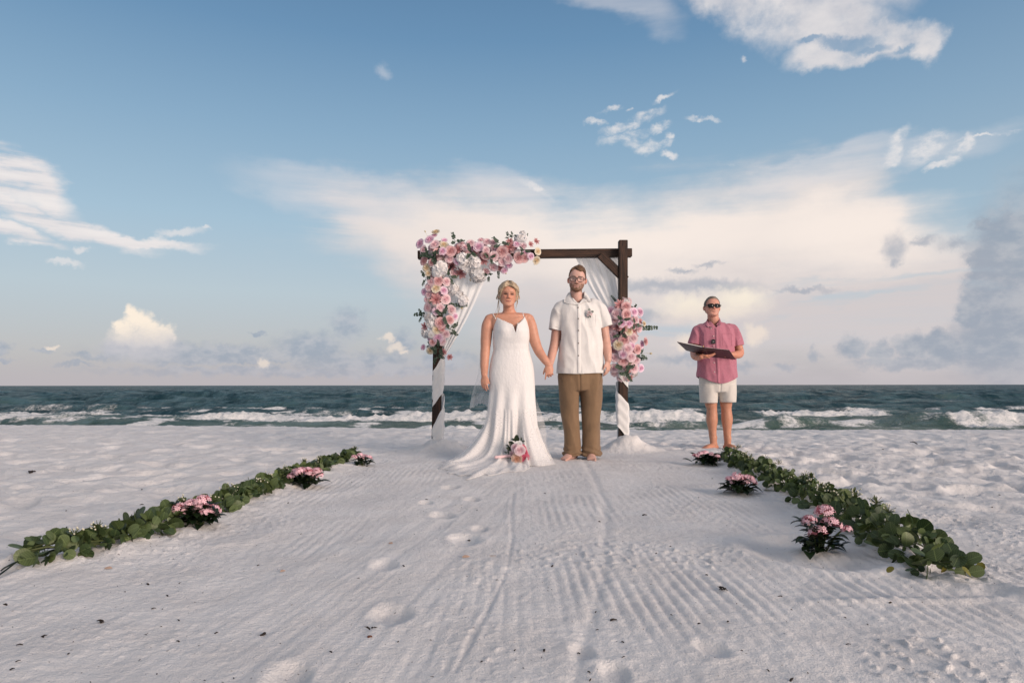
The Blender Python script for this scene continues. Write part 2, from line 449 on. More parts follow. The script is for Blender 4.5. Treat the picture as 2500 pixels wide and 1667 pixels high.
def base_height(Xg, Yg):
    """the large lie of the beach"""
    side = sst(Xg / np.maximum(Yg, 1), -0.75, 0.25)
    crest = 0.0 - 0.115 * side
    z = crest * sst(Yg, 6.6, 11.0)
    z = z + sst(Yg, 11.0, 30.0) * -1.75 + np.minimum(0, -(Yg - 30) * 0.03)
    z = z - 0.0 * Xg
    return z
def sand_height(Xg, Yg, fine=True):
    z = base_height(Xg, Yg)
    near = np.exp(-np.maximum(Yg - 11, 0) / 6)
    # aisle between garlands
    lx = np.interp(Yg, [p[1] for p in GARL_L], [p[0] for p in GARL_L]); rx = np.interp(Yg, [p[1] for p in GARL_R], [p[0] for p in GARL_R])
    ais = sst(Xg, lx - 0.10, lx + 0.22) * sst(-Xg, -rx - 0.16, -rx + 0.12) * sst(-Yg, -7.6, -6.9)
    out = 1 - ais
    # trampled sand outside
    tr = fbm(Xg * 2.6, Yg * 2.6, 3, 1) ; tr2 = fbm(Xg * 7.0, Yg * 6.0, 3, 11)
    raked_r = sst(Xg, rx + 0.1, rx + 0.3) * sst(-Yg, -4.6, -3.2)      # raked stretch at the lower right
    smooth_l = sst(-Xg, -lx + 0.05, -lx + 0.4) * sst(-Yg, -4.2, -2.4) * 0.6
    amp = out * (1 - 0.85 * raked_r) * (1 - smooth_l) * near
    pits = -np.maximum(0, pnoise(Xg * 3.1, Yg * 2.7, 21) - 0.12) * 0.19 + np.maximum(0, pnoise(Xg * 4.3, Yg * 3.9, 23) - 0.2) * 0.10
    far_soft = 1 - 0.45 * sst(Yg, 7, 10)
    leftness = sst(-Xg, 0.4, 2.5)
    z = z + amp * far_soft * (1 - 0.35 * leftness) * (tr * 0.026 + tr2 * 0.020 + pits)
    z = z + ais * near * fbm(Xg * 1.7, Yg * 1.1, 3, 4) * 0.012
    # raked ridges running away from the camera
    wx = Xg + 0.05 * pnoise(Xg * 0.8, Yg * 0.5, 31) + 0.012 * pnoise(Xg * 3, Yg * 2, 33)
    drag = np.exp(-((Xg - np.interp(Yg, [1.5, 3.0, 5.0, 6.2], [-0.55, -0.42, -0.25, -0.15])) / np.interp(Yg, [1.5, 5.0, 6.2], [0.42, 0.38, 0.42])) ** 2 * 1.2)   # smooth trail left by the dress
    drag = np.clip(drag * 1.25, 0, 1) * sst(-Yg, -6.4, -5.2)
    ph = wx / 0.047 * 2 * np.pi
    rid = (np.abs(np.sin(ph / 2)) ** 0.8 - 0.6)
    rmask = sst(pnoise(Xg * 1.1, Yg * 0.7, 41), -0.28, 0.22)
    rmask = np.maximum(rmask, sst(Yg, 5.0, 6.4) * 0.7)
    z = z + 0.0062 * rid * rmask * (ais * (1 - drag) + raked_r * 1.2) * near * np.clip(0.8 + 1.4 * pnoise(Xg * 5, Yg * 1.9, 43), 0.05, 1.6)
    # fine drag lines in the dress trail
    ux = Xg - 0.16 * (Yg - 2) + 0.03 * pnoise(Xg * 1.2, Yg * 0.7, 51)
    z = z + drag * ais * (0.0055 * fbm(ux * 8, Yg * 0.5, 3, 53) + 0.0026 * pnoise(ux * 40, Yg * 0.9, 57))
    # footprints
    for fx, fy, s in FEET:
        X0, Y0 = gp(fx, fy)
        a = 0.2; c_, s_ = math.cos(a), math.sin(a)
        u = (Xg - X0) * c_ + (Yg - Y0) * s_; v = -(Xg - X0) * s_ + (Yg - Y0) * c_
        u = u + 0.02 * pnoise(Xg * 9, Yg * 8, 67); e = (u / (0.060 * s)) ** 2 + (v / (0.095 * s)) ** 2
        z = z - 0.026 * s * np.exp(-e ** 2.0) + 0.004 * s * np.exp(-((np.sqrt(e) - 1.5) / 0.4) ** 2)
    # trough that runs down from the groom, and a thin crooked drag line
    d, _ = poly_dist(Xg, Yg, [gp(1425, 1125), gp(1445, 1160), gp(1478, 1230), gp(1478, 1330), gp(1470, 1420), gp(1432, 1540), gp(1395, 1680)])
    d = d + 0.012 * pnoise(Xg * 5, Yg * 3, 61)
    z = z - 0.0045 * np.exp(-(d / 0.020) ** 2) + 0.0014 * np.exp(-((d - 0.05) / 0.022) ** 2)
    d, _ = poly_dist(Xg, Yg, [gp(1258, 1180), gp(1246, 1250), gp(1250, 1310), gp(1238, 1390), gp(1190, 1490), gp(1150, 1560), gp(1110, 1640)])
    d = d + 0.010 * pnoise(Xg * 9, Yg * 5, 63)
    z = z - 0.0032 * np.exp(-(d / 0.006) ** 2) + 0.0009 * np.exp(-((d - 0.015) / 0.008) ** 2)
    # cross-wise rut at the lower right where the rake was lifted
    yr = 2.20 + 0.02 * pnoise(Xg * 4, Xg * 0, 65)
    z = z + 0.010 * np.exp(-((Yg - yr) / 0.028) ** 2) * sst(Xg, 0.85, 1.05) * (0.5 + 0.7 * np.abs(np.sin(Xg / 0.048 * np.pi)))
    # banked sand along the garlands and heaps at the plants
    for G, sg in ((GARL_L, 1), (GARL_R, -1)):
        d, _ = poly_dist(Xg, Yg, G)
        z = z + np.exp(-(d / 0.16) ** 2) * (0.030 + 0.035 * pnoise(Xg * 7, Yg * 7, 71)) * near
    for bx, by, w in PLANTS:
        X0, Y0 = gp(bx, by); r = np.hypot(Xg - X0, Yg - Y0)
        pk = 1.0 if by > 1330 else 0.35
        r = r * (1 + 0.3 * pnoise(Xg * 3, Yg * 3, 75))
        z = z + 0.014 * np.exp(-(r / (w * 0.5)) ** 2) - 0.026 * pk * np.exp(-((r - w * 0.8) / (w * 0.3)) ** 2) * np.clip(0.6 + pnoise(Xg * 4, Yg * 4, 73), 0, 1.3) + 0.012 * pk * np.exp(-((r - w * 1.35) / (w * 0.25)) ** 2)
    # heaps around the arch posts
    for X0, Y0, rr, h, sk in ((POST_L + 0.06, POST_Y - 0.02, 0.29, 0.115, 0.05), (POST_R + 0.03, POST_Y - 0.05, 0.29, 0.16, 0.04)):
        r = np.hypot(Xg - X0, (Yg - Y0)) * (1 + 0.25 * pnoise(Xg * 4, Yg * 4, 81))
        z = z + h * np.exp(-(r / (rr * 0.72)) ** 2) + 0.03 * np.exp(-(r / (rr * 1.4)) ** 2)
        z = z + np.exp(-(r / rr) ** 2) * sk * fbm(Xg * 12, Yg * 12, 3, 83)
    if fine:
        # clods
        cl = np.maximum(0, pnoise(Xg * 38, Yg * 30, 91) - 0.18) * sst(pnoise(Xg * 1.6, Yg * 1.4, 93), 0.0, 0.35)
        z = z + near * cl * 0.030 * (1 - drag * 0.9) * sst(-Yg, -8.5, -5) + near * fbm(Xg * 22, Yg * 18, 2, 95) * 0.0032 * (1 - drag * 0.8)
        # lumpy berm edge
        z = z + 0.035 * fbm(Xg * 3.0, Yg * 1.4, 3, 97) * sst(Yg, 7.5, 9.5) * sst(-Yg, -16, -12)
    return z
def sand_z(x, y):
    return float(sand_height(np.array([[x]]), np.array([[y]]))[0, 0])

def build_sand():
    ys = [-45, -30, -20, -13, -8, -5, -3, -1.5, -0.6, 0.1, 0.5, 0.8, 1.0, 1.15]
    y = 1.25
    while y < 13.5:
        ys.append(y); y += 0.0037 * y ** 1.25
    while y < 75:
        ys.append(y); y *= 1.03
    ys = np.array(ys)
    u = np.linspace(-0.92, 0.92, 700)
    outer = 0.92 + np.cumsum(0.004 * 1.22 ** np.arange(46))
    u = np.concatenate([-outer[::-1], u, outer])
    w = np.maximum(ys, 1.1)
    Xg = u[None, :] * w[:, None]; Yg = np.repeat(ys[:, None], len(u), 1)
    Z = sand_height(Xg, Yg)
    me = mesh_np('sand', np.stack([Xg, Yg, Z], -1).reshape(-1, 3), grid_faces(len(ys), len(u)))
    m, nt, b = new_mat('white_sand')
    g = X(nt, nt.nodes.new('ShaderNodeNewGeometry').outputs['Position'])
    n1 = noise(nt, g, 3.0, 5, 0.6); n2 = noise(nt, g, 190.0, 3, 0.7); n3 = noise(nt, g, 45.0, 5, 0.65)
    col = mixc(nt, n1.step(0.35, 0.65), (0.715, 0.695, 0.685), (0.785, 0.77, 0.762))
    col = mixc(nt, n2.step(0.58, 0.75) * 0.30, col, (0.46, 0.42, 0.40))
    spk = noise(nt, g, 75.0, 1, 0.5)
    col = mixc(nt, spk.step(0.745, 0.77) * 0.75, col, (0.10, 0.08, 0.07))
    sp = n_new(nt, 'ShaderNodeSeparateXYZ'); nt.links.new(g.s, sp.inputs[0])
    wet = X(nt, sp.outputs[2]).step(-0.75, -1.25)
    col = mixc(nt, wet, col, (0.22, 0.19, 0.165))
    nt.links.new(col.s, b.inputs['Base Color'])
    rough = wet.lin(0, 1, 0.95, 0.12); nt.links.new(rough.s, b.inputs['Roughness'])
    b.inputs['Specular IOR Level'].default_value = 0.25
    n4 = noise(nt, g, 16.0, 4, 0.6)
    nn = bump(nt, b, n4, 0.5, 0.02)
    bump(nt, b, n3 * 0.65 + n2 * 0.35, 0.75, 0.016, nn)
    o = add_obj('sand', me, m)
    tag(o, 'pale raked beach sand with footprints in front of the sea', kind='structure')
build_sand()

# ================================================================== SEA
SEA_Z = -1.30
def build_sea():
    H = CAM_H - SEA_Z
    ys = []; y = 17.0
    while y < 260: ys.append(y); y += 0.0052 * y * (1 + max(0, (y - 60)) / 200)
    while y < 90000: ys.append(y); y *= 1.05
    ys = np.array(ys)
    u = np.linspace(-0.95, 0.95, 500); outer = 0.95 + np.cumsum(0.006 * 1.2 ** np.arange(40))
    u = np.concatenate([-outer[::-1], u, outer])
    Xg = u[None, :] * ys[:, None]; Yg = np.repeat(ys[:, None], len(u), 1)
    Z = np.zeros_like(Xg); cell = Xg * 0 + 0.0055 * Yg
    r = np.random.default_rng(12)
    dist_amp = 0.45 + 0.75 * sst(Yg, 40, 80)
    for k in range(46):
        lam = 0.8 * (16 / 0.8) ** (k / 45.0); ang = r.normal(0, 0.42); ph = r.uniform(0, 6.28)
        kx, ky = math.sin(ang) * 2 * math.pi / lam, math.cos(ang) * 2 * math.pi / lam
        a = 0.0185 * lam ** 0.50
        wph = kx * Xg + ky * Yg + ph + 0.8 * pnoise(Xg / lam / 3, Yg / lam / 3, k)
        s = np.sin(wph)
        Z += a * (s + 0.25 * np.cos(2 * wph)) * np.clip(lam / (cell * 3) - 0.6, 0, 1) * dist_amp
    foam = np.zeros_like(Xg); shallow = sst(-Yg, -48, -27)
    def breaker(yb, x0, x1, h, wid, fstr, wob=1.6, seed=0, face=1.0, fx=None):
        """a wave crest: yb(x) distance, height h, foam strength; fx = (start, end) of the broken part"""
        nonlocal Z, foam
        yc = yb + wob * pnoise(Xg / 9.0, Xg * 0, seed) + 0.35 * pnoise(Xg / 1.7, Xg * 0, seed + 1)
        env = sst(Xg, x0, x0 + 3) * sst(-Xg, -x1, -x1 + 3) * (0.75 + 0.5 * pnoise(Xg / 4.0, Xg * 0, seed + 2))
        t = (Yg - yc) / wid
        prof = np.where(t < 0, np.exp(-(t / 0.42) ** 2), np.exp(-(t / 1.25) ** 2))
        Z += h * env * prof
        if fstr > 0:
            fe = env if fx is None else sst(Xg, fx[0], fx[0] + 2.5) * sst(-Xg, -fx[1], -fx[1] + 2.5)
            fr = np.where(t < 0, np.exp(-(t / 1.15) ** 2), np.exp(-(t / 0.45) ** 2))
            fm = fe * fr * fstr * np.clip(0.85 + 0.9 * pnoise(Xg / 1.3, Yg / 1.3, seed + 3) + 0.5 * pnoise(Xg / 5.0, Xg * 0, seed + 4), 0, 1.3)
            foam = np.maximum(foam, fm)
            Z += 0.24 * np.clip(fm, 0, 1) * np.clip(fbm(Xg * 2.6, Yg * 2.0, 3, seed + 5) + 0.25, 0, 1)
    # y pixel -> distance on the sea plane
    yd = lambda p: H * F / (p - HORIZON)
    breaker(yd(1028), -60, -18, 0.30, 2.0, 0.55, 1.5, 98, fx=(-60, -17))
    breaker(yd(1026), -21, 1.0, 0.50, 2.2, 1.1, 1.2, 100, fx=(-20, 0.8))
    breaker(yd(1027), 0.0, 11.5, 0.42, 2.0, 1.0, 1.0, 110, fx=(-1, 12))
    breaker(yd(1053), -22, -9, 0.22, 1.3, 0.7, 0.6, 118)
    breaker(yd(1056), -13, -5.0, 0.34, 1.3, 0.45, 0.5, 120, fx=(-13, -7.0))
    breaker(yd(1055), -6, 0.5, 0.36, 1.3, 0.95, 0.4, 125, fx=(-5.2, 0.6))
    breaker(yd(1055), 0.0, 4.2, 0.30, 1.3, 0.9, 0.4, 130)
    breaker(yd(1060), 3.5, 8.5, 0.22, 1.2, 0.25, 0.4, 135)
    breaker(yd(1047), 9.6, 17.5, 0.42, 1.6, 1.0, 0.5, 140, fx=(11.0, 15.2))
    breaker(yd(1019), 11.5, 27, 0.48, 2.0, 0.95, 1.0, 150, fx=(13.5, 24.5))
    breaker(yd(1037), 18.5, 44, 0.55, 2.0, 1.0, 0.8, 160, fx=(20.5, 44))
    breaker(yd(1012), 20.0, 28, 0.45, 2.2, 0.7, 0.7, 165)
    breaker(yd(1005), 30, 50, 0.5, 2.6, 0.7, 1.2, 167, fx=(33, 50))
    breaker(yd(1008), -30, 14, 0.30, 2.2, 0.30, 1.5, 168)
    breaker(yd(1016), -45, -6, 0.26, 1.8, 0.55, 1.3, 191, fx=(-38, -8))
    breaker(yd(1002), -75, 5, 0.34, 2.2, 0.40, 2.0, 192, fx=(-60, -4))
    breaker(yd(1036), 12, 26, 0.26, 1.4, 0.5, 0.7, 193)
    breaker(yd(1044), 3, 11, 0.24, 1.3, 0.5, 0.6, 194)
    breaker(yd(1062), 12, 40, 0.10, 1.2, 0.35, 0.5, 195)
    breaker(yd(997), -70, 60, 0.55, 2.6, 0.18, 2.5, 170, fx=(-60, 5))
    breaker(yd(989), -70, 70, 0.55, 3.0, 0.0, 3.0, 175)
    breaker(yd(981), -90, 90, 0.60, 4.0, 0.0, 4.0, 180)
    breaker(yd(972), -110, 110, 0.65, 5.5, 0.0, 6.0, 185)
    breaker(yd(968), -66, -54, 0.5, 4, 0.8, 3.0, 187)
    breaker(yd(995), 3, 9, 0.4, 2.2, 0.45, 1.0, 190)
    # backwash: lacy foam between the breakers and the shore, glints of old foam further out
    lace = sst(fbm(Xg * 0.35, Yg * 0.30, 4, 200), 0.05, 0.55) * sst(-Yg, -64, -48) * 0.74
    lace2 = sst(fbm(Xg * 0.10, Yg * 0.16, 4, 210), 0.15, 0.6) * sst(-Yg, -100, -56) * 0.42
    foam = np.maximum(foam, np.maximum(lace, lace2))
    Z *= sst(Yg, 21, 26) * 0.85 + 0.15
    V = np.stack([Xg, Yg, SEA_Z + Z], -1).reshape(-1, 3)
    me = mesh_np('sea', V, grid_faces(len(ys), len(u)))
    fattr(me, 'foam', np.clip(foam, 0, 1.3)); fattr(me, 'shallow', shallow)
    m, nt, b = new_mat('sea_water')
    g = X(nt, nt.nodes.new('ShaderNodeNewGeometry').outputs['Position'])
    fa = n_new(nt, 'ShaderNodeAttribute', attribute_name='foam'); sa = n_new(nt, 'ShaderNodeAttribute', attribute_name='shallow')
    fo = X(nt, fa.outputs['Fac']); sh = X(nt, sa.outputs['Fac'])
    gs = mapping(nt, g, scale=(0.55, 1.0, 1.0))
    n1 = noise(nt, gs, 1.6, 6, 0.65); n2 = noise(nt, gs, 0.32, 5, 0.6); n3 = noise(nt, g, 5.5, 5, 0.7)
    # sky-lit dashes and dark wave faces painted into the colour, long across the waves
    ga = mapping(nt, g, scale=(0.22, 0.050, 0.0))
    wp = noise(nt, ga, 1.0, 10, 0.78).step(0.38, 0.62)
    wcol = mixc(nt, sh, mixc(nt, wp, (0.011, 0.037, 0.047), (0.060, 0.116, 0.118)), mixc(nt, wp, (0.040, 0.082, 0.062), (0.125, 0.170, 0.145)))
    fmask = (fo * 1.15 + (n3 - 0.5) * 0.9 + (n1 - 0.5) * 0.5)  .step(0.30, 0.74) * fo.step(0.05, 0.2)
    fcol = mixc(nt, (n3 * .6 + n1 * .4).step(0.38, 0.58), (0.52, 0.55, 0.56), (0.78, 0.77, 0.76))  # darker foam tone painted in as shadows within the foam
    col = mixc(nt, fmask, wcol, fcol)
    nt.nodes.remove(b)
    def bmp(h, st, di, prev=None):
        q = nt.nodes.new('ShaderNodeBump'); q.inputs['Strength'].default_value = st; q.inputs['Distance'].default_value = di
        nt.links.new(h.s, q.inputs['Height'])
        if prev is not None: nt.links.new(prev, q.inputs['Normal'])
        return q.outputs[0]
    nn = bmp(n3, 0.9, 0.07, bmp(n1, 1.0, 0.38, bmp(n2, 1.0, 1.6)))
    df = nt.nodes.new('ShaderNodeBsdfDiffuse'); nt.links.new(col.s, df.inputs[0])
    gl = nt.nodes.new('ShaderNodeBsdfGlossy'); gl.inputs['Roughness'].default_value = 0.14
    fr = nt.nodes.new('ShaderNodeFresnel'); fr.inputs['IOR'].default_value = 1.333
    for q, s_ in ((gl, 'Normal'), (fr, 'Normal')): nt.links.new(nn, q.inputs[s_])
    # wave faces hide each other towards the horizon, so the mirror share of the rough sea levels off
    fac = X(nt, fr.outputs[0]).mn((wp * 0.50 + 0.06).mx(sh * 0.45)) * fmask.inv()
    mx = nt.nodes.new('ShaderNodeMixShader'); nt.links.new(fac.s, mx.inputs[0]); nt.links.new(df.outputs[0], mx.inputs[1]); nt.links.new(gl.outputs[0], mx.inputs[2])
    nt.links.new(mx.outputs[0], nt.nodes['Material Output'].inputs[0])
    o = add_obj('sea', me, m)
    tag(o, 'dark blue green sea with white breakers rolling to the beach', kind='structure')
build_sea()
# ================================================================== PEOPLE
from mathutils.bvhtree import BVHTree

def catmull(P, R_, sub):
    P = np.asarray(P, float); R_ = np.array([(q, q) if np.isscalar(q) else tuple(q) for q in R_], float)
    n = len(P); out = []; ro = []
    for i in range(n - 1):
        p0, p1, p2, p3 = P[max(i - 1, 0)], P[i], P[i + 1], P[min(i + 2, n - 1)]
        for k in range(sub):
            t = k / sub
            out.append(0.5 * ((2 * p1) + (-p0 + p2) * t + (2 * p0 - 5 * p1 + 4 * p2 - p3) * t * t + (-p0 + 3 * p1 - 3 * p2 + p3) * t ** 3))
            tt = t * t * (3 - 2 * t); ro.append(R_[i] * (1 - tt) + R_[i + 1] * tt)
    out.append(P[-1]); ro.append(R_[-1])
    return np.array(out), np.array(ro)

def tube(P, R_, seg=14, sub=4, ref=(1, 0, 0), caps=True, power=1.0):
    """swept tube with elliptical section: radii (along ref, across)"""
    C_, Q = catmull(P, R_, sub)
    T = np.gradient(C_, axis=0); T /= np.linalg.norm(T, axis=1, keepdims=True) + 1e-12
    ref = np.asarray(ref, float)
    if caps:
        c0 = [C_[0] - T[0] * Q[0].min() * f for f in (0.95, 0.75, 0.4)]; q0 = [Q[0] * f for f in (0.3, 0.68, 0.92)]
        c1 = [C_[-1] + T[-1] * Q[-1].min() * f for f in (0.4, 0.75, 0.95)]; q1 = [Q[-1] * f for f in (0.92, 0.68, 0.3)]
        C_ = np.vstack([c0, C_, c1]); Q = np.vstack([q0, Q, q1]); T = np.vstack([[T[0]] * 3, T, [T[-1]] * 3])
    S = ref[None] - T * (T @ ref)[:, None]; S /= np.linalg.norm(S, axis=1, keepdims=True) + 1e-12
    N = np.cross(T, S)
    a = np.linspace(0, 2 * np.pi, seg, endpoint=False); ca, sa = np.cos(a), np.sin(a)
    ca = np.sign(ca) * np.abs(ca) ** power; sa = np.sign(sa) * np.abs(sa) ** power
    V = C_[:, None] + S[:, None] * (Q[:, 0, None] * ca)[..., None] + N[:, None] * (Q[:, 1, None] * sa)[..., None]
    nr = len(C_); Fc = [list(map(int, f)) for f in grid_faces(nr, seg, wrap=True)]
    if caps:
        Fc.append(list(range(seg))[::-1]); Fc.append([(nr - 1) * seg + i for i in range(seg)])
    return V.reshape(-1, 3), Fc

def ellipsoid(c, r, M=None, nu=16, nv=10):
    v = np.linspace(0.02, np.pi - 0.02, nv); u = np.linspace(0, 2 * np.pi, nu, endpoint=False)
    V = np.stack([np.sin(v)[:, None] * np.cos(u), np.sin(v)[:, None] * np.sin(u), np.cos(v)[:, None] + 0 * u], -1).reshape(-1, 3) * np.asarray(r)
    if M is not None: V = V @ np.asarray(M).T
    Fc = [list(map(int, f))[::-1] for f in grid_faces(nv, nu, wrap=True)]
    Fc.append(list(range(nu))); Fc.append([(nv - 1) * nu + i for i in range(nu)][::-1])
    return V + np.asarray(c), Fc

def join(parts):
    V = []; Fc = []; o = 0
    for v, f in parts:
        V.append(v); Fc += [[i + o for i in q] for q in f]; o += len(v)
    return np.vstack(V), Fc

def smooth_np(V, Fq, it, lam=0.5, w=None):
    E = np.concatenate([Fq[:, [0, 1]], Fq[:, [1, 2]], Fq[:, [2, 3]], Fq[:, [3, 0]]])
    n = len(V); deg = np.bincount(E.ravel(), minlength=n)[:, None].clip(1)
    for _ in range(it):
        S = np.stack([np.bincount(E[:, 0], V[E[:, 1], k], n) + np.bincount(E[:, 1], V[E[:, 0], k], n) for k in range(3)], 1)
        d = (S / deg - V) * lam
        V = V + (d if w is None else d * w[:, None])
    return V

def fuse(parts, voxel, it=3, lam=0.5):
    """one continuous surface from overlapping closed shapes"""
    V, Fc = join(parts)
    me = bpy.data.meshes.new('tmp'); me.from_pydata([tuple(v) for v in V], [], Fc); me.update()
    o = bpy.data.objects.new('tmp', me); COL.objects.link(o)
    md = o.modifiers.new('r', 'REMESH'); md.mode = 'VOXEL'; md.voxel_size = voxel; md.adaptivity = 0
    dg = bpy.context.evaluated_depsgraph_get(); dg.update()
    ev = o.evaluated_get(dg); m2 = ev.to_mesh()
    n = len(m2.vertices); V2 = np.empty(n * 3, np.float32); m2.vertices.foreach_get('co', V2); V2 = V2.reshape(-1, 3).astype(float)
    L = np.empty(len(m2.loops), np.int32); m2.loops.foreach_get('vertex_index', L); F2 = L.reshape(-1, 4)
    ev.to_mesh_clear(); bpy.data.objects.remove(o); bpy.data.meshes.remove(me)
    return smooth_np(V2, F2, it, lam), F2

def vnormals(V, Fq):
    fn = np.cross(V[Fq[:, 2]] - V[Fq[:, 0]], V[Fq[:, 3]] - V[Fq[:, 1]])
    N = np.zeros_like(V)
    for k in range(4):
        for a in range(3): N[:, a] += np.bincount(Fq[:, k], fn[:, a], len(V))
    return N / (np.linalg.norm(N, axis=1, keepdims=True) + 1e-12)

def drop(V, Fq, bad):
    """remove faces that use a bad vertex"""
    Fq = Fq[~bad[Fq].any(1)]
    used = np.unique(Fq); mp = np.full(len(V), -1); mp[used] = np.arange(len(used))
    return V[used], mp[Fq]

def cut_at(V, Fq, f, eps=1e-4):
    """trim the surface where f > 0 and pull the rim exactly onto f = 0"""
    d = f(V); Fq = Fq[(d[Fq] < 0).any(1)]
    over = np.where(d > 0)[0]; over = over[np.isin(over, Fq)]
    if len(over):
        P = V[over].copy()
        for _ in range(2):
            d0 = f(P); g = np.stack([(f(P + np.eye(3)[k] * eps) - d0) / eps for k in range(3)], 1)
            P = P - g * (d0 / ((g * g).sum(1) + 1e-9))[:, None]
        mv = P - V[over]; l = np.linalg.norm(mv, axis=1, keepdims=True); V = V.copy(); V[over] += mv * np.minimum(1, .02 / (l + 1e-9))
    return drop(V, Fq, np.zeros(len(V), bool))

# ---------------------------------------------------------------- head
HT = np.array([0, .015, .05, .10, .18, .28, .40, .52, .62, .72, .82, .90, .96, .99, 1.0])
HW = np.array([.10, .28, .46, .60, .75, .87, .95, .99, 1.0, .98, .87, .67, .42, .21, .02])
HF = np.array([.62, .80, .92, .97, .95, .94, .93, .95, .95, .93, .84, .66, .42, .20, .0])   # forward of the axis
HB = np.array([-.55, -.40, -.25, -.05, .25, .55, .80, .97, 1.02, 1.0, .90, .72, .46, .22, .02])
def head_surface(H, W, Dp, t, th, f=None):
    """t 0 chin..1 crown, th 0 = face; returns head-local coordinates (x, y (front negative), z)"""
    f = f or {}
    w = np.interp(t, HT, HW) * W * (1 + f.get('jaw', 0.0) * np.exp(-((t - .16) / .14) ** 2))
    fr = np.interp(t, HT, HF) * Dp; bk = np.interp(t, HT, HB) * Dp
    c = (bk - fr) / 2; d = (bk + fr) / 2
    s_, c_ = np.sin(th), np.cos(th); p = 0.88
    x = w * np.sign(s_) * np.abs(s_) ** p; y = c - d * np.sign(c_) * np.abs(c_) ** p
    z = t * H
    front = np.clip(c_, 0, 1) ** 0.5 * (c_ > 0)
    ax = np.abs(x)
    G = lambda q, c0, s0: np.exp(-((q - c0) / s0) ** 2)
    k = H / 0.235
    nose = np.interp(t, [.31, .345, .375, .42, .50, .58, .62], [0, .014, .0280, .0235, .013, .005, 0]) * k
    nw = np.interp(t, [.30, .36, .42, .60], [.0155, .0150, .0105, .0085]) * k
    y = y - front * nose * np.exp(-(x / nw) ** 2)
    y = y - front * 0.006 * k * G(t, .355, .025) * G(ax, .013 * k, .006)                       # nostril wings
    y = y + front * 0.0135 * k * G(t, .515, .042) * G(ax, .031 * k, .017)                      # eye sockets
    y = y - front * 0.0065 * k * G(t, .590, .028) * G(ax, .027 * k, .022)                      # brows
    y = y - front * f.get('cheek', .005) * k * G(t, .40, .07) * G(ax, .042 * k, .018)
    y = y - front * 0.0070 * k * (G(t, .258, .018) + G(t, .203, .020)) * G(x, 0, .024)         # lips
    y = y + front * 0.0065 * k * G(t, .226 + 4.0 * x * x / (.05 ** 2) * .022, .012) * G(x, 0, .026)
    y = y + front * 0.004 * k * G(t, .155, .022) * G(x, 0, .022)
    y = y - front * 0.006 * k * G(t, .075, .045) * G(x, 0, .022)                               # chin
    y = y + front * 0.004 * k * G(t, .28 , .07) * G(ax, .047 * k, .008)                        # folds by the mouth
    return np.stack([x, y, z], -1)

def head_mesh(H, W, Dp, f):
    t = np.concatenate([[0.0], np.linspace(0.01, 0.99, 90), [1.0]]); th = np.linspace(-np.pi, np.pi, 120, endpoint=False)
    Tm, Th = np.meshgrid(t, th, indexing='ij')
    V = head_surface(H, W, Dp, Tm, Th, f)
    Fc = [list(map(int, q)) for q in grid_faces(len(t), len(th), wrap=True)]
    n = len(th); Fc.append(list(range(n))[::-1]); Fc.append([(len(t) - 1) * n + i for i in range(n)])
    return V.reshape(-1, 3), Fc
def ears(H, W):
    out = []
    for s in (-1, 1):
        a = s * R(24)
        M = np.array([[math.cos(a), -math.sin(a), 0], [math.sin(a), math.cos(a), 0], [0, 0, 1]])
        out.append(ellipsoid((s * (W + .005), .012, .455 * H), (.0065, .017, .030), M)); out.append(ellipsoid((s * (W + .011), .020, .475 * H), (.0050, .011, .022), M))
    return out

class Figure:
    def __init__(s, name, Y0, X0, Z0, scale, ox, oy):
        s.Y0, s.X0, s.Z0, s.k, s.ox, s.oy = Y0, X0, Z0, scale, ox, oy
        s.root = empty(name, (X0, Y0, Z0)); s.parts = []
    def p(s, cx, cy, dy=0.0):
        """crop pixel at depth offset dy -> figure-local point"""
        x = s.ox + cx / s.k; y = s.oy + cy / s.k; Y = s.Y0 + dy
        return np.array([(x - 1250) / F * Y - s.X0, dy, CAM_H - (y - HORIZON) / F * Y - s.Z0])
    def m(s, cpx): return cpx / s.k / F * s.Y0
    def set_head(s, chin, H, W, Dp, yaw=0, pitch=0, roll=0, f=None):
        s.H, s.W, s.Dp, s.hf = H, W, Dp, f or {}
        s.hm = Matrix.Translation(Vector(chin)) @ Euler((R(pitch), R(roll), R(yaw)), 'XYZ').to_matrix().to_4x4() @ Matrix.Translation((0, Dp * .55, 0))
        s.hA = np.array(s.hm); s.hI = np.array(s.hm.inverted())
    def h2f(s, V): V = np.asarray(V, float); return V @ s.hA[:3, :3].T + s.hA[:3, 3]
    def f2h(s, V): return V @ s.hI[:3, :3].T + s.hI[:3, 3]
    def head_parts(s):
        V, Fc = head_mesh(s.H, s.W, s.Dp, s.hf)
        out = [(s.h2f(V), Fc)]
        for v, f in ears(s.H, s.W): out.append((s.h2f(v), f))
        return out
    def onhead(s, t, x, lift=0.0):
        """point on the face at height t and lateral x (metres)"""
        th = math.asin(max(-1, min(1, x / max(1e-6, float(np.interp(t, HT, HW)) * s.W))))
        th = math.copysign(abs(math.sin(th)) ** (1 / .88), th); th = math.asin(max(-1, min(1, th)))
        v = head_surface(s.H, s.W, s.Dp, np.array([t]), np.array([th]), s.hf)[0]
        return v + np.array([0, -lift, 0])

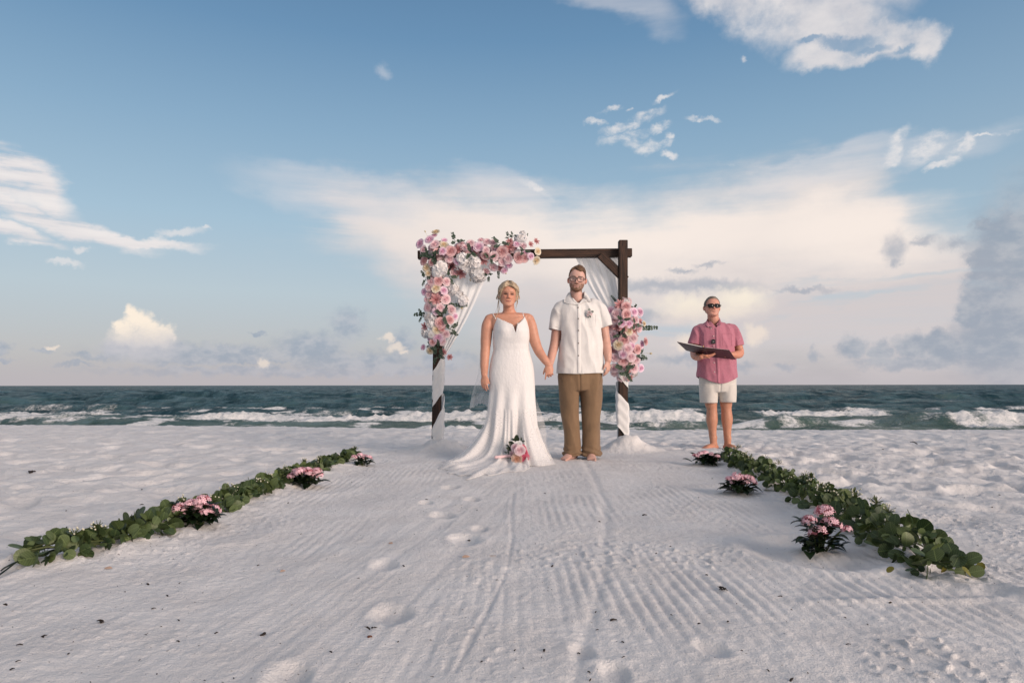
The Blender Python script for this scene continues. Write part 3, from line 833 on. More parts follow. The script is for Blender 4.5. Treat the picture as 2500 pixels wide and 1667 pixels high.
def hand(w, d, s, n, L, curls=((20, 30, 25),) * 4, spread=1.0, thumb=(0.75, 0.55, -0.25), thumbcurl=20):
    """palm, four fingers and a thumb: d points along the hand, s to the thumb side, n out of the back of the hand"""
    w, d, s, n = (np.asarray(q, float) for q in (w, d, s, n))
    d /= np.linalg.norm(d); s = s - d * (s @ d); s /= np.linalg.norm(s); n = n - d * (n @ d) - s * (n @ s); n /= np.linalg.norm(n)
    k = L / 0.19
    parts = [tube([w - d * .02 * k, w + d * .02 * k, w + d * .055 * k, w + d * .088 * k], [(.026 * k, .019 * k), (.033 * k, .018 * k), (.041 * k, .0165 * k), (.038 * k, .0125 * k)], ref=s, seg=14)]
    offs = (.029, .0098, -.0095, -.0275); lens = (.070, .080, .074, .058); rad = (.0088, .0090, .0086, .0076)
    for i in range(4):
        b = w + d * (.084 - .004 * abs(i - 1.2)) * k + s * offs[i] * k
        ang = math.radians(-4 + 0); cur = 0.0; P = [b - d * .02 * k, b]; dd = d + s * (offs[i] * 3.0 * spread)
        dd /= np.linalg.norm(dd)
        for j, fr in enumerate((.46, .30, .24)):
            cur += math.radians(curls[i][j])
            P.append(P[-1] + (dd * math.cos(cur) - n * math.sin(cur)) * lens[i] * fr * k)
        r = rad[i] * k
        parts.append(tube(P, [r, r, r * .95, r * .88, r * .74], ref=s, seg=10, sub=3))
    b = w + d * .022 * k + s * .024 * k - n * .004 * k
    td = d * thumb[0] + s * thumb[1] + n * thumb[2]; td /= np.linalg.norm(td); c_ = math.radians(thumbcurl)
    t2 = td * math.cos(c_) + d * math.sin(c_) * .8 - s * math.sin(c_) * .3; t2 /= np.linalg.norm(t2)
    parts.append(tube([b - td * .015 * k, b + td * .022 * k, b + td * .045 * k, b + td * .045 * k + t2 * .028 * k], [.013 * k, .0125 * k, .0100 * k, .0080 * k], ref=n, seg=10, sub=3))
    return parts

def foot(a, dr, L=0.255, sole=0.0):
    """bare foot: ankle point a, ground direction dr"""
    a = np.asarray(a, float); dr = np.asarray(dr, float); dr[2] = 0; dr /= np.linalg.norm(dr); sd = np.array([-dr[1], dr[0], 0.0]); k = L / .255
    g = lambda f, u, z: np.array([a[0], a[1], sole]) + dr * f * k + sd * u * k + np.array([0, 0, z * k])
    parts = [tube([a + np.array([0, 0, .06]), a, g(-.01, 0, .06)], [(.040 * k, .046 * k), (.036 * k, .042 * k), (.036 * k, .045 * k)], ref=sd),
             tube([g(-.045, 0, .030), g(.02, 0, .036), g(.085, 0, .034), g(.14, 0, .022), g(.165, 0, .016)], [(.030 * k, .028 * k), (.034 * k, .036 * k), (.038 * k, .032 * k), (.044 * k, .020 * k), (.044 * k, .014 * k)], ref=sd)]
    for i, (u, l, r) in enumerate(((.031, .052, .0125), (.012, .046, .0092), (-.004, .040, .0085), (-.019, .032, .0080), (-.032, .025, .0078))):
        for sgn in (1,):
            parts.append(tube([g(.155 - .006 * i, u, .014), g(.165 - .006 * i + l * .5, u, .013), g(.165 - .008 * i + l * .8, u, .010)], [r * k, r * k, r * .9 * k], ref=sd, seg=9, sub=3))
    return parts

def skin_mat():
    m, nt, b = new_mat('skin')
    a = n_new(nt, 'ShaderNodeAttribute', attribute_name='Col'); oc = obj_coord(nt)
    n = noise(nt, oc, 26.0, 4, 0.6); n2 = noise(nt, oc, 220.0, 3, 0.6)
    col = vmath(nt, 'SCALE', X(nt, a.outputs['Color']), scale=n.lin(0.3, 0.7, 0.90, 1.08))
    nt.links.new(col.s, b.inputs['Base Color']); b.inputs['Roughness'].default_value = 0.48
    b.inputs['Specular IOR Level'].default_value = 0.35
    b.inputs['Subsurface Weight'].default_value = 0.12; b.inputs['Subsurface Radius'].default_value = (0.010, 0.004, 0.002); b.inputs['Subsurface Scale'].default_value = 1.0
    bump(nt, b, n2, 0.3, 0.002)
    return m
SKIN = skin_mat()

def cloth_mat(name, col, vary=0.05, weave=900.0, wb=0.0012, rough=0.85, sheen=0.15, fold=0.004, fscale=(14, 14, 5), trans=0.0, slub=0.0, slubcol=None):
    m, nt, b = new_mat(name)
    oc = obj_coord(nt)
    n = noise(nt, mapping(nt, oc, scale=fscale), 1.0, 5, 0.6, 0.6)
    w = noise(nt, mapping(nt, oc, scale=(1, 1, 0.35)), weave, 2, 0.6)
    v = noise(nt, oc, 9.0, 4, 0.6).lin(0.3, 0.7, 1 - vary, 1 + vary)
    c = vmath(nt, 'SCALE', (*col,), scale=v)
    if slub:
        s1 = noise(nt, mapping(nt, oc, scale=(60, 60, 700)), 1.0, 3, 0.6); s2 = noise(nt, mapping(nt, oc, scale=(700, 700, 60)), 1.0, 3, 0.6)
        c = mixc(nt, (s1 + s2 - 0.85).step(0.0, 0.35) * slub, c, slubcol)
    nt.links.new(c.s, b.inputs['Base Color']); b.inputs['Roughness'].default_value = rough
    b.inputs['Specular IOR Level'].default_value = 0.2; b.inputs['Sheen Weight'].default_value = sheen
    nn = bump(nt, b, n, 0.7, fold)
    bump(nt, b, w, 0.4, wb, nn)
    if trans:
        tr = nt.nodes.new('ShaderNodeBsdfTranslucent'); nt.links.new(c.s, tr.inputs[0])
        mx = nt.nodes.new('ShaderNodeMixShader'); mx.inputs[0].default_value = trans
        nt.links.new(b.outputs[0], mx.inputs[1]); nt.links.new(tr.outputs[0], mx.inputs[2]); nt.links.new(mx.outputs[0], nt.nodes['Material Output'].inputs[0])
    return m

def face_colors(fig, V, base, lips, browc, beard=None, brow=1.0, blush=0.0, shadow=None, lash=None):
    """skin colour per vertex: lips, brows, beard, eye make-up"""
    C_ = np.tile(np.asarray(base, float), (len(V), 1))
    h = fig.f2h(V); t = h[:, 2] / fig.H; x = h[:, 0]; y = h[:, 1]; k = fig.H / .235; ax = np.abs(x)
    inh = (t > -.15) & (t < 1.05) & (ax < fig.W * 1.4) & (np.abs(y) < fig.Dp * 1.3)
    fr = inh & (y < -0.02)
    def lay(mask, col, a=1.0):
        w = np.clip(mask * a, 0, 1)[:, None]; C_[:] = C_ * (1 - w) + np.asarray(col) * w
    G = lambda q, c0, s0: np.exp(-((q - c0) / s0) ** 2)
    if blush: lay(fr * (G(t, .40, .08) * G(ax, .040 * k, .020) + G(t, .37, .05) * G(x, 0, .02)), np.asarray(base) * (1.02, .78, .74), blush)
    if beard is not None:
        tri = 0.30 - 0.0 * ax
        bz = sst(-t, -.335, -.27) * sst(ax, .0, .001)
        mous = G(t, .300, .022) * G(x, 0, .030)
        side = sst(ax, .030 * k, .044 * k) * sst(-t, -.40, -.28) * sst(t, .0, .06)
        chin = sst(-t, -.185, -.135) * sst(t, -.035, .025) * sst(-y, .035, .055)
        gap = np.maximum.reduce([mous, side * 0.62, chin, G(ax, .030 * k, .009) * sst(-t, -.30, -.26) * sst(t, 0.05, .12), G(t, .165, .02) * G(x, 0, .010)])
        nz = 1.0 + 0.25 * pnoise3(h * 260, 3)
        lay((inh & (y < .02)) * np.clip(gap * 1.35, 0, 1) * nz, beard, 0.95)
    cv = 4.0 * x * x / (.05 ** 2) * .022
    lay(fr * (np.abs(t - .228) < .045) * sst(-ax, -.029 * k, -.020 * k) * G(t, .226 + cv, .026), lips, 0.95)
    lay(fr * sst(t, .225, .25) * sst(-t, -.37, -.34) * G(ax, (.017 + (.36 - t) * .13) * k, .0045), np.asarray(base) * (.62, .50, .46), 0.6)  # shade of the smile creases painted into the skin colour
    lay(fr * G(t, .227 + 4.0 * x * x / (.05 ** 2) * .024, .010) * sst(-ax, -.029 * k, -.020 * k), np.asarray(lips) * .28, 0.95)
    lay(fr * G(t, .332, .014) * G(ax, .008 * k, .006), np.asarray(base) * .22, 0.85)  # shadow under the nose painted in at the nostrils
    bt = .600 + (ax / k - .03) * -.35 - 0.02 * sst(ax, .038 * k, .05 * k)
    lay(fr * G(t, bt, .018) * sst(ax, .010 * k, .016 * k) * sst(-ax, -.052 * k, -.042 * k), browc, min(1.0, 1.1 * brow))
    if shadow is not None: lay(fr * G(t, .535, .032) * G(ax, .032 * k, .018), shadow, 0.75)
    # soft darker tone in the hollows round the eyes
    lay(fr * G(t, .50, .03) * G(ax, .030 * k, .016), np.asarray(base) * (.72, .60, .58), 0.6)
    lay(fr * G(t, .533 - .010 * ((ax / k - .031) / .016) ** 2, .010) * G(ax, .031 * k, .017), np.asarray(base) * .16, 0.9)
    if lash is not None:
        lt = .508 + 0.010 * G(ax, .032 * k, .012)
        lay(fr * G(t, lt, .021) * sst(ax, .014 * k, .020 * k) * sst(-ax, -.052 * k, -.046 * k), lash, 1.0)
    return C_

def hair_mesh(fig, mask_fn, thick, nscale=70.0, namp=0.002, seed=0, stretch=(1, 1, .3), sink=.003, tmax=1.0):
    t = np.concatenate([np.linspace(.02, .99, 110), [1.0]]); th = np.linspace(-np.pi, np.pi, 170, endpoint=False)
    Tm, Th = np.meshgrid(t, th, indexing='ij')
    S = head_surface(fig.H, fig.W, fig.Dp, Tm, Th, fig.hf)
    c = np.array([0, .01, .55 * fig.H]); N = S - c; N /= np.linalg.norm(N, axis=-1, keepdims=True)
    M = mask_fn(Tm, Th, S)
    tk = thick(Tm, Th, S) if callable(thick) else thick
    nz = pnoise3(S.reshape(-1, 3) * nscale * np.asarray(stretch), seed).reshape(Tm.shape) + 0.6 * pnoise3(S.reshape(-1, 3) * nscale * 2.3 * np.asarray(stretch), seed + 5).reshape(Tm.shape)
    off = -sink + (tk + sink) * np.clip(M, 0, 1) ** 0.6 + namp * nz * np.clip(M * 2, 0, 1)
    V = (S + N * off[..., None]).reshape(-1, 3)
    Fq = grid_faces(len(t), len(th), wrap=True)
    bad = (M.ravel() <= 0.001)
    V, Fq = drop(V, Fq, bad)
    return fig.h2f(V), Fq

def eyeballs(fig, parent, mat, r=.0115, squash=.55, t=.512, lift=-.0045):
    for s in (-1, 1):
        c = fig.onhead(t, s * .031 * fig.H / .235, lift)
        v, f = ellipsoid((0, 0, 0), (r, r * .8, r * squash), nu=16, nv=12)
        iris = (np.hypot(v[:, 0], v[:, 2] * 1.0) < r * .42) & (v[:, 1] < 0)
        col = np.where(iris[:, None], (0.03, 0.035, 0.03), (0.62, 0.58, 0.55))
        me = mesh_np('eye', fig.h2f(v + c), f); cattr(me, 'Col', col)
        add_obj('eye', me, mat, parent)

def specs(fig, parent, rim_mat, lens_mat, cx=.0325, hw=.0255, hh=.0195, tube_r=.0018, t=.505, name='glasses', filled=False, drop_=0.0):
    k = fig.H / .235; P = []
    yb = fig.onhead(.56, 0.0)[1] - .008
    g = None
    lens = []
    for s in (-1, 1):
        a = np.linspace(0, 2 * np.pi, 28, endpoint=False)
        e = .62 if not filled else .75
        x = s * cx * k + hw * np.sign(np.cos(a)) * np.abs(np.cos(a)) ** e; z = t * fig.H + hh * np.sign(np.sin(a)) * np.abs(np.sin(a)) ** e
        y = yb + (np.abs(x) / .06) ** 2 * .014
        loop = np.stack([x, y, z], 1); P.append(np.vstack([loop, loop[:1]]))
        lens.append(loop)
    parts = [tube(l, [tube_r] * len(l), seg=6, sub=1, ref=(0, 1, 0.01), caps=False) for l in P]
    parts.append(tube([(-.008 * k, yb + .001, t * fig.H + .006), (0, yb - .002, t * fig.H + .009), (.008 * k, yb + .001, t * fig.H + .006)], [tube_r] * 3, seg=6, ref=(0, 1, 0.01)))
    for s in (-1, 1):
        xo = s * (cx * k + hw)
        parts.append(tube([(xo, yb + .010, t * fig.H + .008), (s * (fig.W + .001), yb + .032, t * fig.H + .008), (s * (fig.W + .003), .012, t * fig.H + .002)], [tube_r * 1.1] * 3, seg=6, sub=3))
    V, Fc = join(parts)
    o = add_obj(name, mesh_np(name, fig.h2f(V), Fc), rim_mat, parent)
    for l in lens:
        c = l.mean(0) - np.array([0, .002, 0]); n = len(l)
        back = l + np.array([0, .0015, 0])
        v = np.vstack([l, back, [c], [c + np.array([0, .0015, 0])]])
        f = [[i, (i + 1) % n, 2 * n] for i in range(n)] + [[n + (i + 1) % n, n + i, 2 * n + 1] for i in range(n)] + [[i, i + n, (i + 1) % n + n, (i + 1) % n] for i in range(n)]
        add_obj('lens', mesh_np('lens', fig.h2f(v), f), lens_mat, o)
    return o

def bvh_of(V, Fq): return BVHTree.FromPolygons([tuple(v) for v in V], [tuple(map(int, f)) for f in Fq])
def front_y(bvh, x, z, default=-.1):
    h = bvh.ray_cast(Vector((x, -1.0, z)), Vector((0, 1, 0)))
    return h[0].y if h[0] is not None else default

def disc(c, r, h, nseg=12):
    """small rounded button facing -y"""
    V = []; Fc = []
    for y, q in ((0, 1.0), (-h * .7, 1.0), (-h, .75), (-h * .8, .5)):
        for i in range(nseg):
            a = 2 * math.pi * i / nseg; V.append((c[0] + r * q * math.cos(a), c[1] + y, c[2] + r * q * math.sin(a)))
    for k in range(3):
        for i in range(nseg):
            j = (i + 1) % nseg; Fc.append([k * nseg + i, k * nseg + j, (k + 1) * nseg + j, (k + 1) * nseg + i])
    Fc.append([3 * nseg + i for i in range(nseg)])
    return np.array(V), Fc

def strip(bvh, pts, width, lift=.004, up=(0, 0, 1), n=24):
    """band of cloth lying on the surface along pts (x, z); width measured across"""
    P = np.asarray(pts, float); tt = np.linspace(0, len(P) - 1, n)
    C_ = np.stack([np.interp(tt, range(len(P)), P[:, 0]), np.interp(tt, range(len(P)), P[:, 1])], 1)
    T = np.gradient(C_, axis=0); T /= np.linalg.norm(T, axis=1, keepdims=True); N = np.stack([-T[:, 1], T[:, 0]], 1)
    V = []
    for i in range(n):
        for off, l in ((-1.0, -.002), (-.92, lift), (0, lift * 1.15), (.92, lift), (1.0, -.002)):
            x, z = C_[i] + N[i] * off * width / 2
            V.append((x, front_y(bvh, x, z) - l, z))
    return np.array(V), grid_faces(n, 5)

def flap(A, B, n=14, rows=6, thick=.003):
    """collar leaf between the fold line A and the outer edge B (3-D polylines)"""
    A = np.asarray(A, float); B = np.asarray(B, float)
    f = lambda P: np.stack([np.interp(np.linspace(0, len(P) - 1, n), range(len(P)), P[:, k]) for k in range(3)], 1)
    a, b = f(A), f(B); V = []
    for j in range(rows):
        t = j / (rows - 1); bulge = math.sin(math.pi * t) * .006
        V.append(a * (1 - t) + b * t + np.array([0, -bulge, 0]))
    V = np.vstack(V); Fq = grid_faces(rows, n)
    V2 = V + np.array([0, thick, 0]); m_ = len(V)
    rim = []
    per = [i for i in range(n)] + [r * n + n - 1 for r in range(1, rows)] + [(rows - 1) * n + i for i in range(n - 2, -1, -1)] + [r * n for r in range(rows - 2, 0, -1)]
    for i in range(len(per)): a_, b_ = per[i], per[(i + 1) % len(per)]; rim.append([a_, b_, b_ + m_, a_ + m_])
    return np.vstack([V, V2]), np.vstack([Fq, Fq[:, ::-1] + m_, np.array(rim)])

def folds(V, N, amp, freq, seed, zs=.35, warp=0.6):
    Q = V.copy(); Q[:, 2] *= zs
    w = pnoise3(Q * freq, seed); w2 = pnoise3(Q * freq * 2.1 + 3, seed + 1)
    r = 1 - np.abs(w) * 2.4
    return V + N * (amp * (r * .7 + w2 * .6))[:, None]

def shirt(fig, rings, sleeves, vneck, voxel, name, mat, hem, amp=.004):
    """rings: (crop y, left, right, front depth, back depth); sleeves: tubes with cut planes"""
    Vs = []
    seg = 40
    a = np.linspace(0, 2 * np.pi, seg, endpoint=False)
    for (cy, l, r, df, db) in rings:
        P0 = fig.p(l, cy); P1 = fig.p(r, cy); c = (P0 + P1) / 2; hw = (P1[0] - P0[0]) / 2
        sn, cs = np.sin(a), np.cos(a); pw = .82
        y = np.where(cs > 0, -df, -db) * np.sign(cs) * 0 + np.where(cs > 0, -df * np.abs(cs) ** pw, db * np.abs(cs) ** pw)
        Vs.append(np.stack([c[0] + hw * np.sign(sn) * np.abs(sn) ** pw, y, np.full(seg, c[2])], 1))
    V = np.vstack(Vs); Fc = [list(map(int, q)) for q in grid_faces(len(rings), seg, wrap=True)]
    Fc.append(list(range(seg))[::-1]); Fc.append([(len(rings) - 1) * seg + i for i in range(seg)])
    parts = [(V, Fc)]
    for P, Rr in sleeves: parts.append(tube(P, Rr, seg=22, sub=5))
    V, Fq = fuse(parts, voxel, 6, .5)
    N = vnormals(V, Fq)
    V = folds(V, N, amp, 9.0, 3)
    Q = V * np.array([5.0, 5.0, 2.2]); Q[:, 2] += V[:, 0] * 2.5
    V = V + N * (.011 * pnoise3(Q, 8) + .010 * (1 - 3 * np.abs(pnoise3(V * np.array([11, 8, 4.5]) + np.array([0, 0, 1]) * (V[:, 0] * 5)[:, None], 12))))[:, None]
    for P, Rr in sleeves:
        p1, p0 = np.asarray(P[-1]), np.asarray(P[-2]); d = (p1 - p0) / np.linalg.norm(p1 - p0); rr = np.max(Rr[-1]) * 1.4
        def fs(X_):
            q = (X_ - p1) @ d; rad = np.linalg.norm((X_ - p1) - q[:, None] * d, axis=1)
            return np.where((rad < rr) & (q < .13) & (q > -.05), q, -1.0)
        V, Fq = cut_at(V, Fq, fs)
    V, Fq = cut_at(V, Fq, hem)
    V, Fq = cut_at(V, Fq, vneck)
    o = add_obj(name, mesh_np(name, V, Fq), mat, fig.root)
    sd = o.modifiers.new('thickness', 'SOLIDIFY'); sd.thickness = .0025; sd.offset = -1
    return o, V, Fq
# ------------------------------------------------------------------ GROOM
LINEN = cloth_mat('white_linen', (0.78, 0.765, 0.75), weave=700, fold=.011, fscale=(9, 9, 4), trans=.10)
KHAKI = cloth_mat('khaki_twill', (0.205, 0.132, 0.078), weave=900, fold=.013, fscale=(10, 10, 4), vary=.08)
def hair_mat(name, c1, c2):
    m, nt, b = new_mat(name); oc = obj_coord(nt)
    n = noise(nt, mapping(nt, oc, scale=(260, 260, 40)), 1.0, 4, 0.65); n2 = noise(nt, oc, 30, 3, 0.5)
    col = mixc(nt, (n * .7 + n2 * .3).step(.36, .64), c1, c2)
    nt.links.new(col.s, b.inputs['Base Color']); b.inputs['Roughness'].default_value = .5; b.inputs['Specular IOR Level'].default_value = .35
    bump(nt, b, n, .9, .004); return m
def plain(name, col, rough=.4, metal=0.0, spec=.5):
    m, nt, b = new_mat(name); oc = obj_coord(nt); n = noise(nt, oc, 60, 3, .5)
    c = vmath(nt, 'SCALE', (*col,), scale=n.lin(.3, .7, .92, 1.08)); nt.links.new(c.s, b.inputs['Base Color'])
    b.inputs['Roughness'].default_value = rough; b.inputs['Metallic'].default_value = metal; b.inputs['Specular IOR Level'].default_value = spec; return m
def glass_mat(name, alpha, col=(.9, .9, .9)):
    m, nt, b = new_mat(name); b.inputs['Base Color'].default_value = (*col, 1); b.inputs['Roughness'].default_value = .05; b.inputs['Alpha'].default_value = alpha; return m
EYE = plain('eye_surface', (1, 1, 1), .15)
def _eye_fix():
    nt = EYE.node_tree; a = n_new(nt, 'ShaderNodeAttribute', attribute_name='Col'); b = nt.nodes['Principled BSDF']; nt.links.new(a.outputs['Color'], b.inputs['Base Color'])
_eye_fix()
BLACK = plain('black_plastic', (.012, .012, .013), .25)
DARKBTN = plain('horn_button', (.10, .085, .07), .35)
PEARL = plain('pearl_button', (.62, .56, .54), .3)

def build_groom():
    g = Figure('person', 6.5, 0.60, 0.0, 2.8, 1080, 640)
    p = g.p
    tag(g.root, 'tall bearded man with glasses in white short sleeved shirt and khaki trousers holding a hand', 'person')
    g.set_head(p(915, 206, -.075), .240, .0785, .100, yaw=-7, pitch=4, roll=4, f=dict(cheek=.006, jaw=.05))
    parts = g.head_parts()
    parts.append(tube([p(922, 330, .035), p(922, 290, .030), p(917, 235, .012), p(914, 170, .010)], [(.085, .06), (.066, .062), (.058, .060), (.056, .062)], seg=20))
    parts.append(tube([p(940, 790, .02), p(940, 740, .015), p(938, 650, .01), p(935, 520, .005), p(932, 420, .0), p(930, 345, .0), p(925, 290, .022)], [(.165, .10), (.17, .105), (.165, .105), (.165, .11), (.172, .108), (.165, .085), (.07, .05)], seg=26, power=.9))
    for (a, b_) in ((812, 330), (1058, 318)): parts.append(tube([p(930, 320, .02), p(a, b_ + 5, .02)], [(.06, .055), (.055, .06)], ref=(0, 0, 1)))
    WR = p(736, 694, -.125)
    parts.append(tube([p(808, 340, .015), p(792, 420, .01), p(768, 560, .0), p(752, 620, -.05), WR], [.060, .054, .046, .042, (.033, .026)], ref=(1, 0, 0), seg=18))
    parts += hand(WR, p(730, 780, -.135) - WR, (-1, -.2, 0), (.25, 1, 0), .185, curls=((12, 42, 45), (16, 46, 45), (18, 50, 45), (24, 52, 45)), thumb=(.9, .5, -.4))
    W2 = p(1133, 672, -.06)
    parts.append(tube([p(1068, 335, .015), p(1093, 420, .01), p(1117, 540, .0), p(1128, 610, -.03), W2], [.060, .054, .046, .043, (.031, .035)], ref=(1, 0, 0), seg=18))
    parts += hand(W2, (-.02, -.10, -1), (-.55, -.80, 0), (.80, -.58, 0), .190, curls=((12, 22, 18), (16, 28, 22), (20, 32, 25), (24, 34, 25)), thumb=(.85, .5, -.15))
    # legs and feet
    for hip, kn, an, dr in (((868, 800), (880, 1050), (890, 1312), (-.62, -1, 0)), ((1010, 800), (1013, 1050), (1018, 1312), (-.12, -1, 0))):
        A = p(*an, .02); A[2] = .085
        parts.append(tube([p(hip[0], 930, .02), p(*kn, .0), p(an[0], 1180, .02), A], [(.072, .078), (.062, .066), (.058, .062), (.042, .045)], seg=18))
        parts += foot(A + np.array([0, -.02, 0]), np.array(dr, float), .26, -.004)
    V, Fq = fuse(parts, .0048, 2, .42)
    base = (.58, .355, .295)
    C_ = face_colors(g, V, base, (.42, .17, .14), (.10, .05, .026), beard=(.135, .070, .038), blush=.5)
    # hands, arms and ears a little redder
    arm = (V[:, 2] < 1.35) & (V[:, 2] > .4); C_[arm] *= (1.0, .93, .88)
    h = g.f2h(V); earm = (np.abs(h[:, 0]) > g.W * .99) & (h[:, 2] > .04); C_[earm] *= (1.05, .80, .75)
    me = mesh_np('body', V, Fq); cattr(me, 'Col', C_)
    add_obj('body', me, SKIN, g.root)
    eyeballs(g, g.root, EYE, r=.0105, squash=.42, t=.508, lift=-.0040)
    # hair: short, receding at the temples, swept across
    def mask(T, TH, S):
        a = np.abs(TH); line = np.interp(a, [0, .35, .62, .85, 1.1, 1.35, 1.6, 1.9, 2.4, 3.15], [.85, .865, .86, .80, .68, .55, .50, .30, .20, .14])
        line = line - .075 * np.exp(-((TH - .40) / .30) ** 2) + .03 * np.exp(-((TH + .45) / .25) ** 2)
        e = (np.abs(np.abs(TH) - 1.72) < .25) & (T < .56)
        return np.where(e, 0, sst(T - line, -.004, .035))
    def thick(T, TH, S):
        return .005 + .014 * sst(T, .70, .95) * (1 + .45 * np.sin(TH * 1.0 + .4)) * sst(1.7 - np.abs(TH), -1.2, .6)
    Vh, Fh = hair_mesh(g, mask, thick, 60, .0026, 2, (1.6, .5, .5))
    HM = hair_mat('brown_hair', (.045, .024, .013), (.19, .105, .055))
    add_obj('hair', mesh_np('hair', Vh, Fh), HM, g.root)
    # beard relief
    rimm = plain('glasses_rim', (.045, .030, .026), .3)
    specs(g, g.root, rimm, glass_mat('clear_lens', .035), cx=.0345, hw=.0275, hh=.0225, tube_r=.0029, t=.495)
    # shirt
    rings = [(258, 868, 975, .060, .085), (280, 835, 1020, .085, .105), (300, 800, 1062, .098, .115), (330, 788, 1085, .110, .122), (400, 795, 1085, .128, .128), (500, 806, 1084, .136, .128), (600, 802, 1092, .140, .125), (700, 793, 1101, .142, .128), (762, 789, 1106, .143, .130), (800, 789, 1106, .143, .130)]
    sl = [([p(840, 300, .01), p(802, 330, .01), p(786, 400, .008), p(771, 466, .005)], [(.050, .060), (.062, .072), (.064, .072), (.0605, .068)]),
          ([p(1030, 290, .01), p(1072, 320, .01), p(1098, 385, .008), p(1119, 444, .005)], [(.050, .060), (.064, .072), (.066, .072), (.0640, .070)])]
    zh = p(0, 762)[2]
    vb = p(925, 295); vl = p(866, 215); vr = p(985, 205)
    def vneck(V):
        t = (V[:, 2] - vb[2]) / (vl[2] - vb[2]); top = p(0, 262)[2]
        d1 = np.minimum.reduce([V[:, 0] - (vb[0] + (vl[0] - vb[0]) * t), (vb[0] + (vr[0] - vb[0]) * t) - V[:, 0], .02 - V[:, 1], t * .1])
        d2 = np.minimum(V[:, 2] - top, .068 - np.hypot(V[:, 0] - vb[0], V[:, 1] - .02))
        return np.maximum(d1, d2)
    o, V, Fq = shirt(g, rings, sl, vneck, .0075, 'shirt', LINEN, lambda V: zh - .004 * np.cos(V[:, 0] * 14) - V[:, 2])
    B = bvh_of(V, Fq)
    sp = lambda cx, cy, l=.008, dflt=-.06: (lambda q: np.array([q[0], front_y(B, q[0], q[2], dflt) - l, q[2]]))(p(cx, cy, -.1))
    # camp collar
    for A_, B_ in (([p(884, 196, .035), p(874, 206, -.005), p(880, 235, -.055), sp(902, 268, .010), sp(924, 294, .006)], [p(860, 212, .03), sp(846, 236, .012, -.02), sp(832, 269, .013), sp(866, 286, .010), sp(922, 296, .006)]),
                   ([p(966, 204, .045), p(974, 198, -.005), p(972, 226, -.055), sp(950, 262, .010), sp(926, 294, .006)], [p(978, 208, .05), sp(1004, 224, .012, -.02), sp(1026, 266, .013), sp(985, 266, .010), sp(929, 296, .006)])):
        v, f = flap(A_, B_); add_obj('collar', mesh_np('collar', v, f), LINEN, o)
    a = np.linspace(-.2, math.pi + .2, 24); ring = []
    c0 = p(922, 240, .02)
    for lv in (0, 1):
        for t in a: ring.append(c0 + np.array([math.cos(t) * (.074 - .006 * lv), math.sin(t) * .066 - .004, -.015 + .052 * lv + .012 * math.cos(t)]))
    add_obj('collar', mesh_np('collar', np.array(ring), grid_faces(2, 24)), LINEN, o).modifiers.new('thickness', 'SOLIDIFY').thickness = .004
    v, f = strip(B, [(p(926, 0)[0], p(0, 297)[2]), (p(923, 0)[0], p(0, 760)[2])], .034, .0035, n=60); add_obj('placket', mesh_np('placket', v, f), LINEN, o)
    v, f = strip(B, [(p(908, 0)[0], p(0, 300)[2]), (p(905, 0)[0], p(0, 760)[2])], .003, .0015, n=60); add_obj('placket_stitching', mesh_np('placket_stitching', v, f), LINEN, o)
    bt = None
    for cy in (312, 390, 470, 556, 641):
        c = sp(927, cy, .0055); v, f = disc((0, 0, 0), .0062, .0022)
        if bt is None: bt = mesh_np('button', v, f)
        add_obj('button', bt, DARKBTN, o, loc=tuple(c))
    # breast pocket
    q = [(972, 372), (1040, 366), (1041, 440), (1006, 448), (973, 444)]
    for i in range(len(q)):
        a_, b_ = q[i], q[(i + 1) % len(q)]
        v, f = strip(B, [tuple(p(*a_)[[0, 2]]), tuple(p(*b_)[[0, 2]])], .0045 if i else .012, .0022, n=14); add_obj('pocket_edge', mesh_np('pocket_edge', v, f), LINEN, o)
    for P_, R_ in sl:
        e = np.asarray(P_[-1]); d = e - np.asarray(P_[-2]); d /= np.linalg.norm(d); rr = R_[-1]
        t = np.linspace(0, 2 * np.pi, 40); s_ = np.array([1, 0, 0]) - d * d[0]; s_ /= np.linalg.norm(s_); n_ = np.cross(d, s_)
        ringp = [e - d * .026 + s_ * math.cos(x) * (rr[0] + .0035) + n_ * math.sin(x) * (rr[1] + .0035) for x in t]
        v, f = tube(ringp, [.0016] * 40, seg=6, sub=1, caps=False, ref=d); add_obj('sleeve_hem', mesh_np('sleeve_hem', v, f), LINEN, o)
    # boutonniere
    g.shirt_at = sp
    # trousers
    wl, wr = 800, 1098
    def leg(rows):
        Vs = []; seg = 30; a = np.linspace(0, 2 * np.pi, seg, endpoint=False)
        for cy, l, r, df, db in rows:
            P0, P1 = p(l, cy), p(r, cy); c = (P0 + P1) / 2; hw = (P1[0] - P0[0]) / 2
            Vs.append(np.stack([c[0] + hw * np.sin(a), np.where(np.cos(a) > 0, -df, -db) * 0 + np.where(np.cos(a) > 0, -df * np.cos(a), -db * np.cos(a)), np.full(seg, c[2])], 1))
        V = np.vstack(Vs); Fc = [list(map(int, f)) for f in grid_faces(len(rows), seg, wrap=True)]; Fc.append(list(range(seg))[::-1]); Fc.append([(len(rows) - 1) * seg + i for i in range(seg)])
        return V, Fc
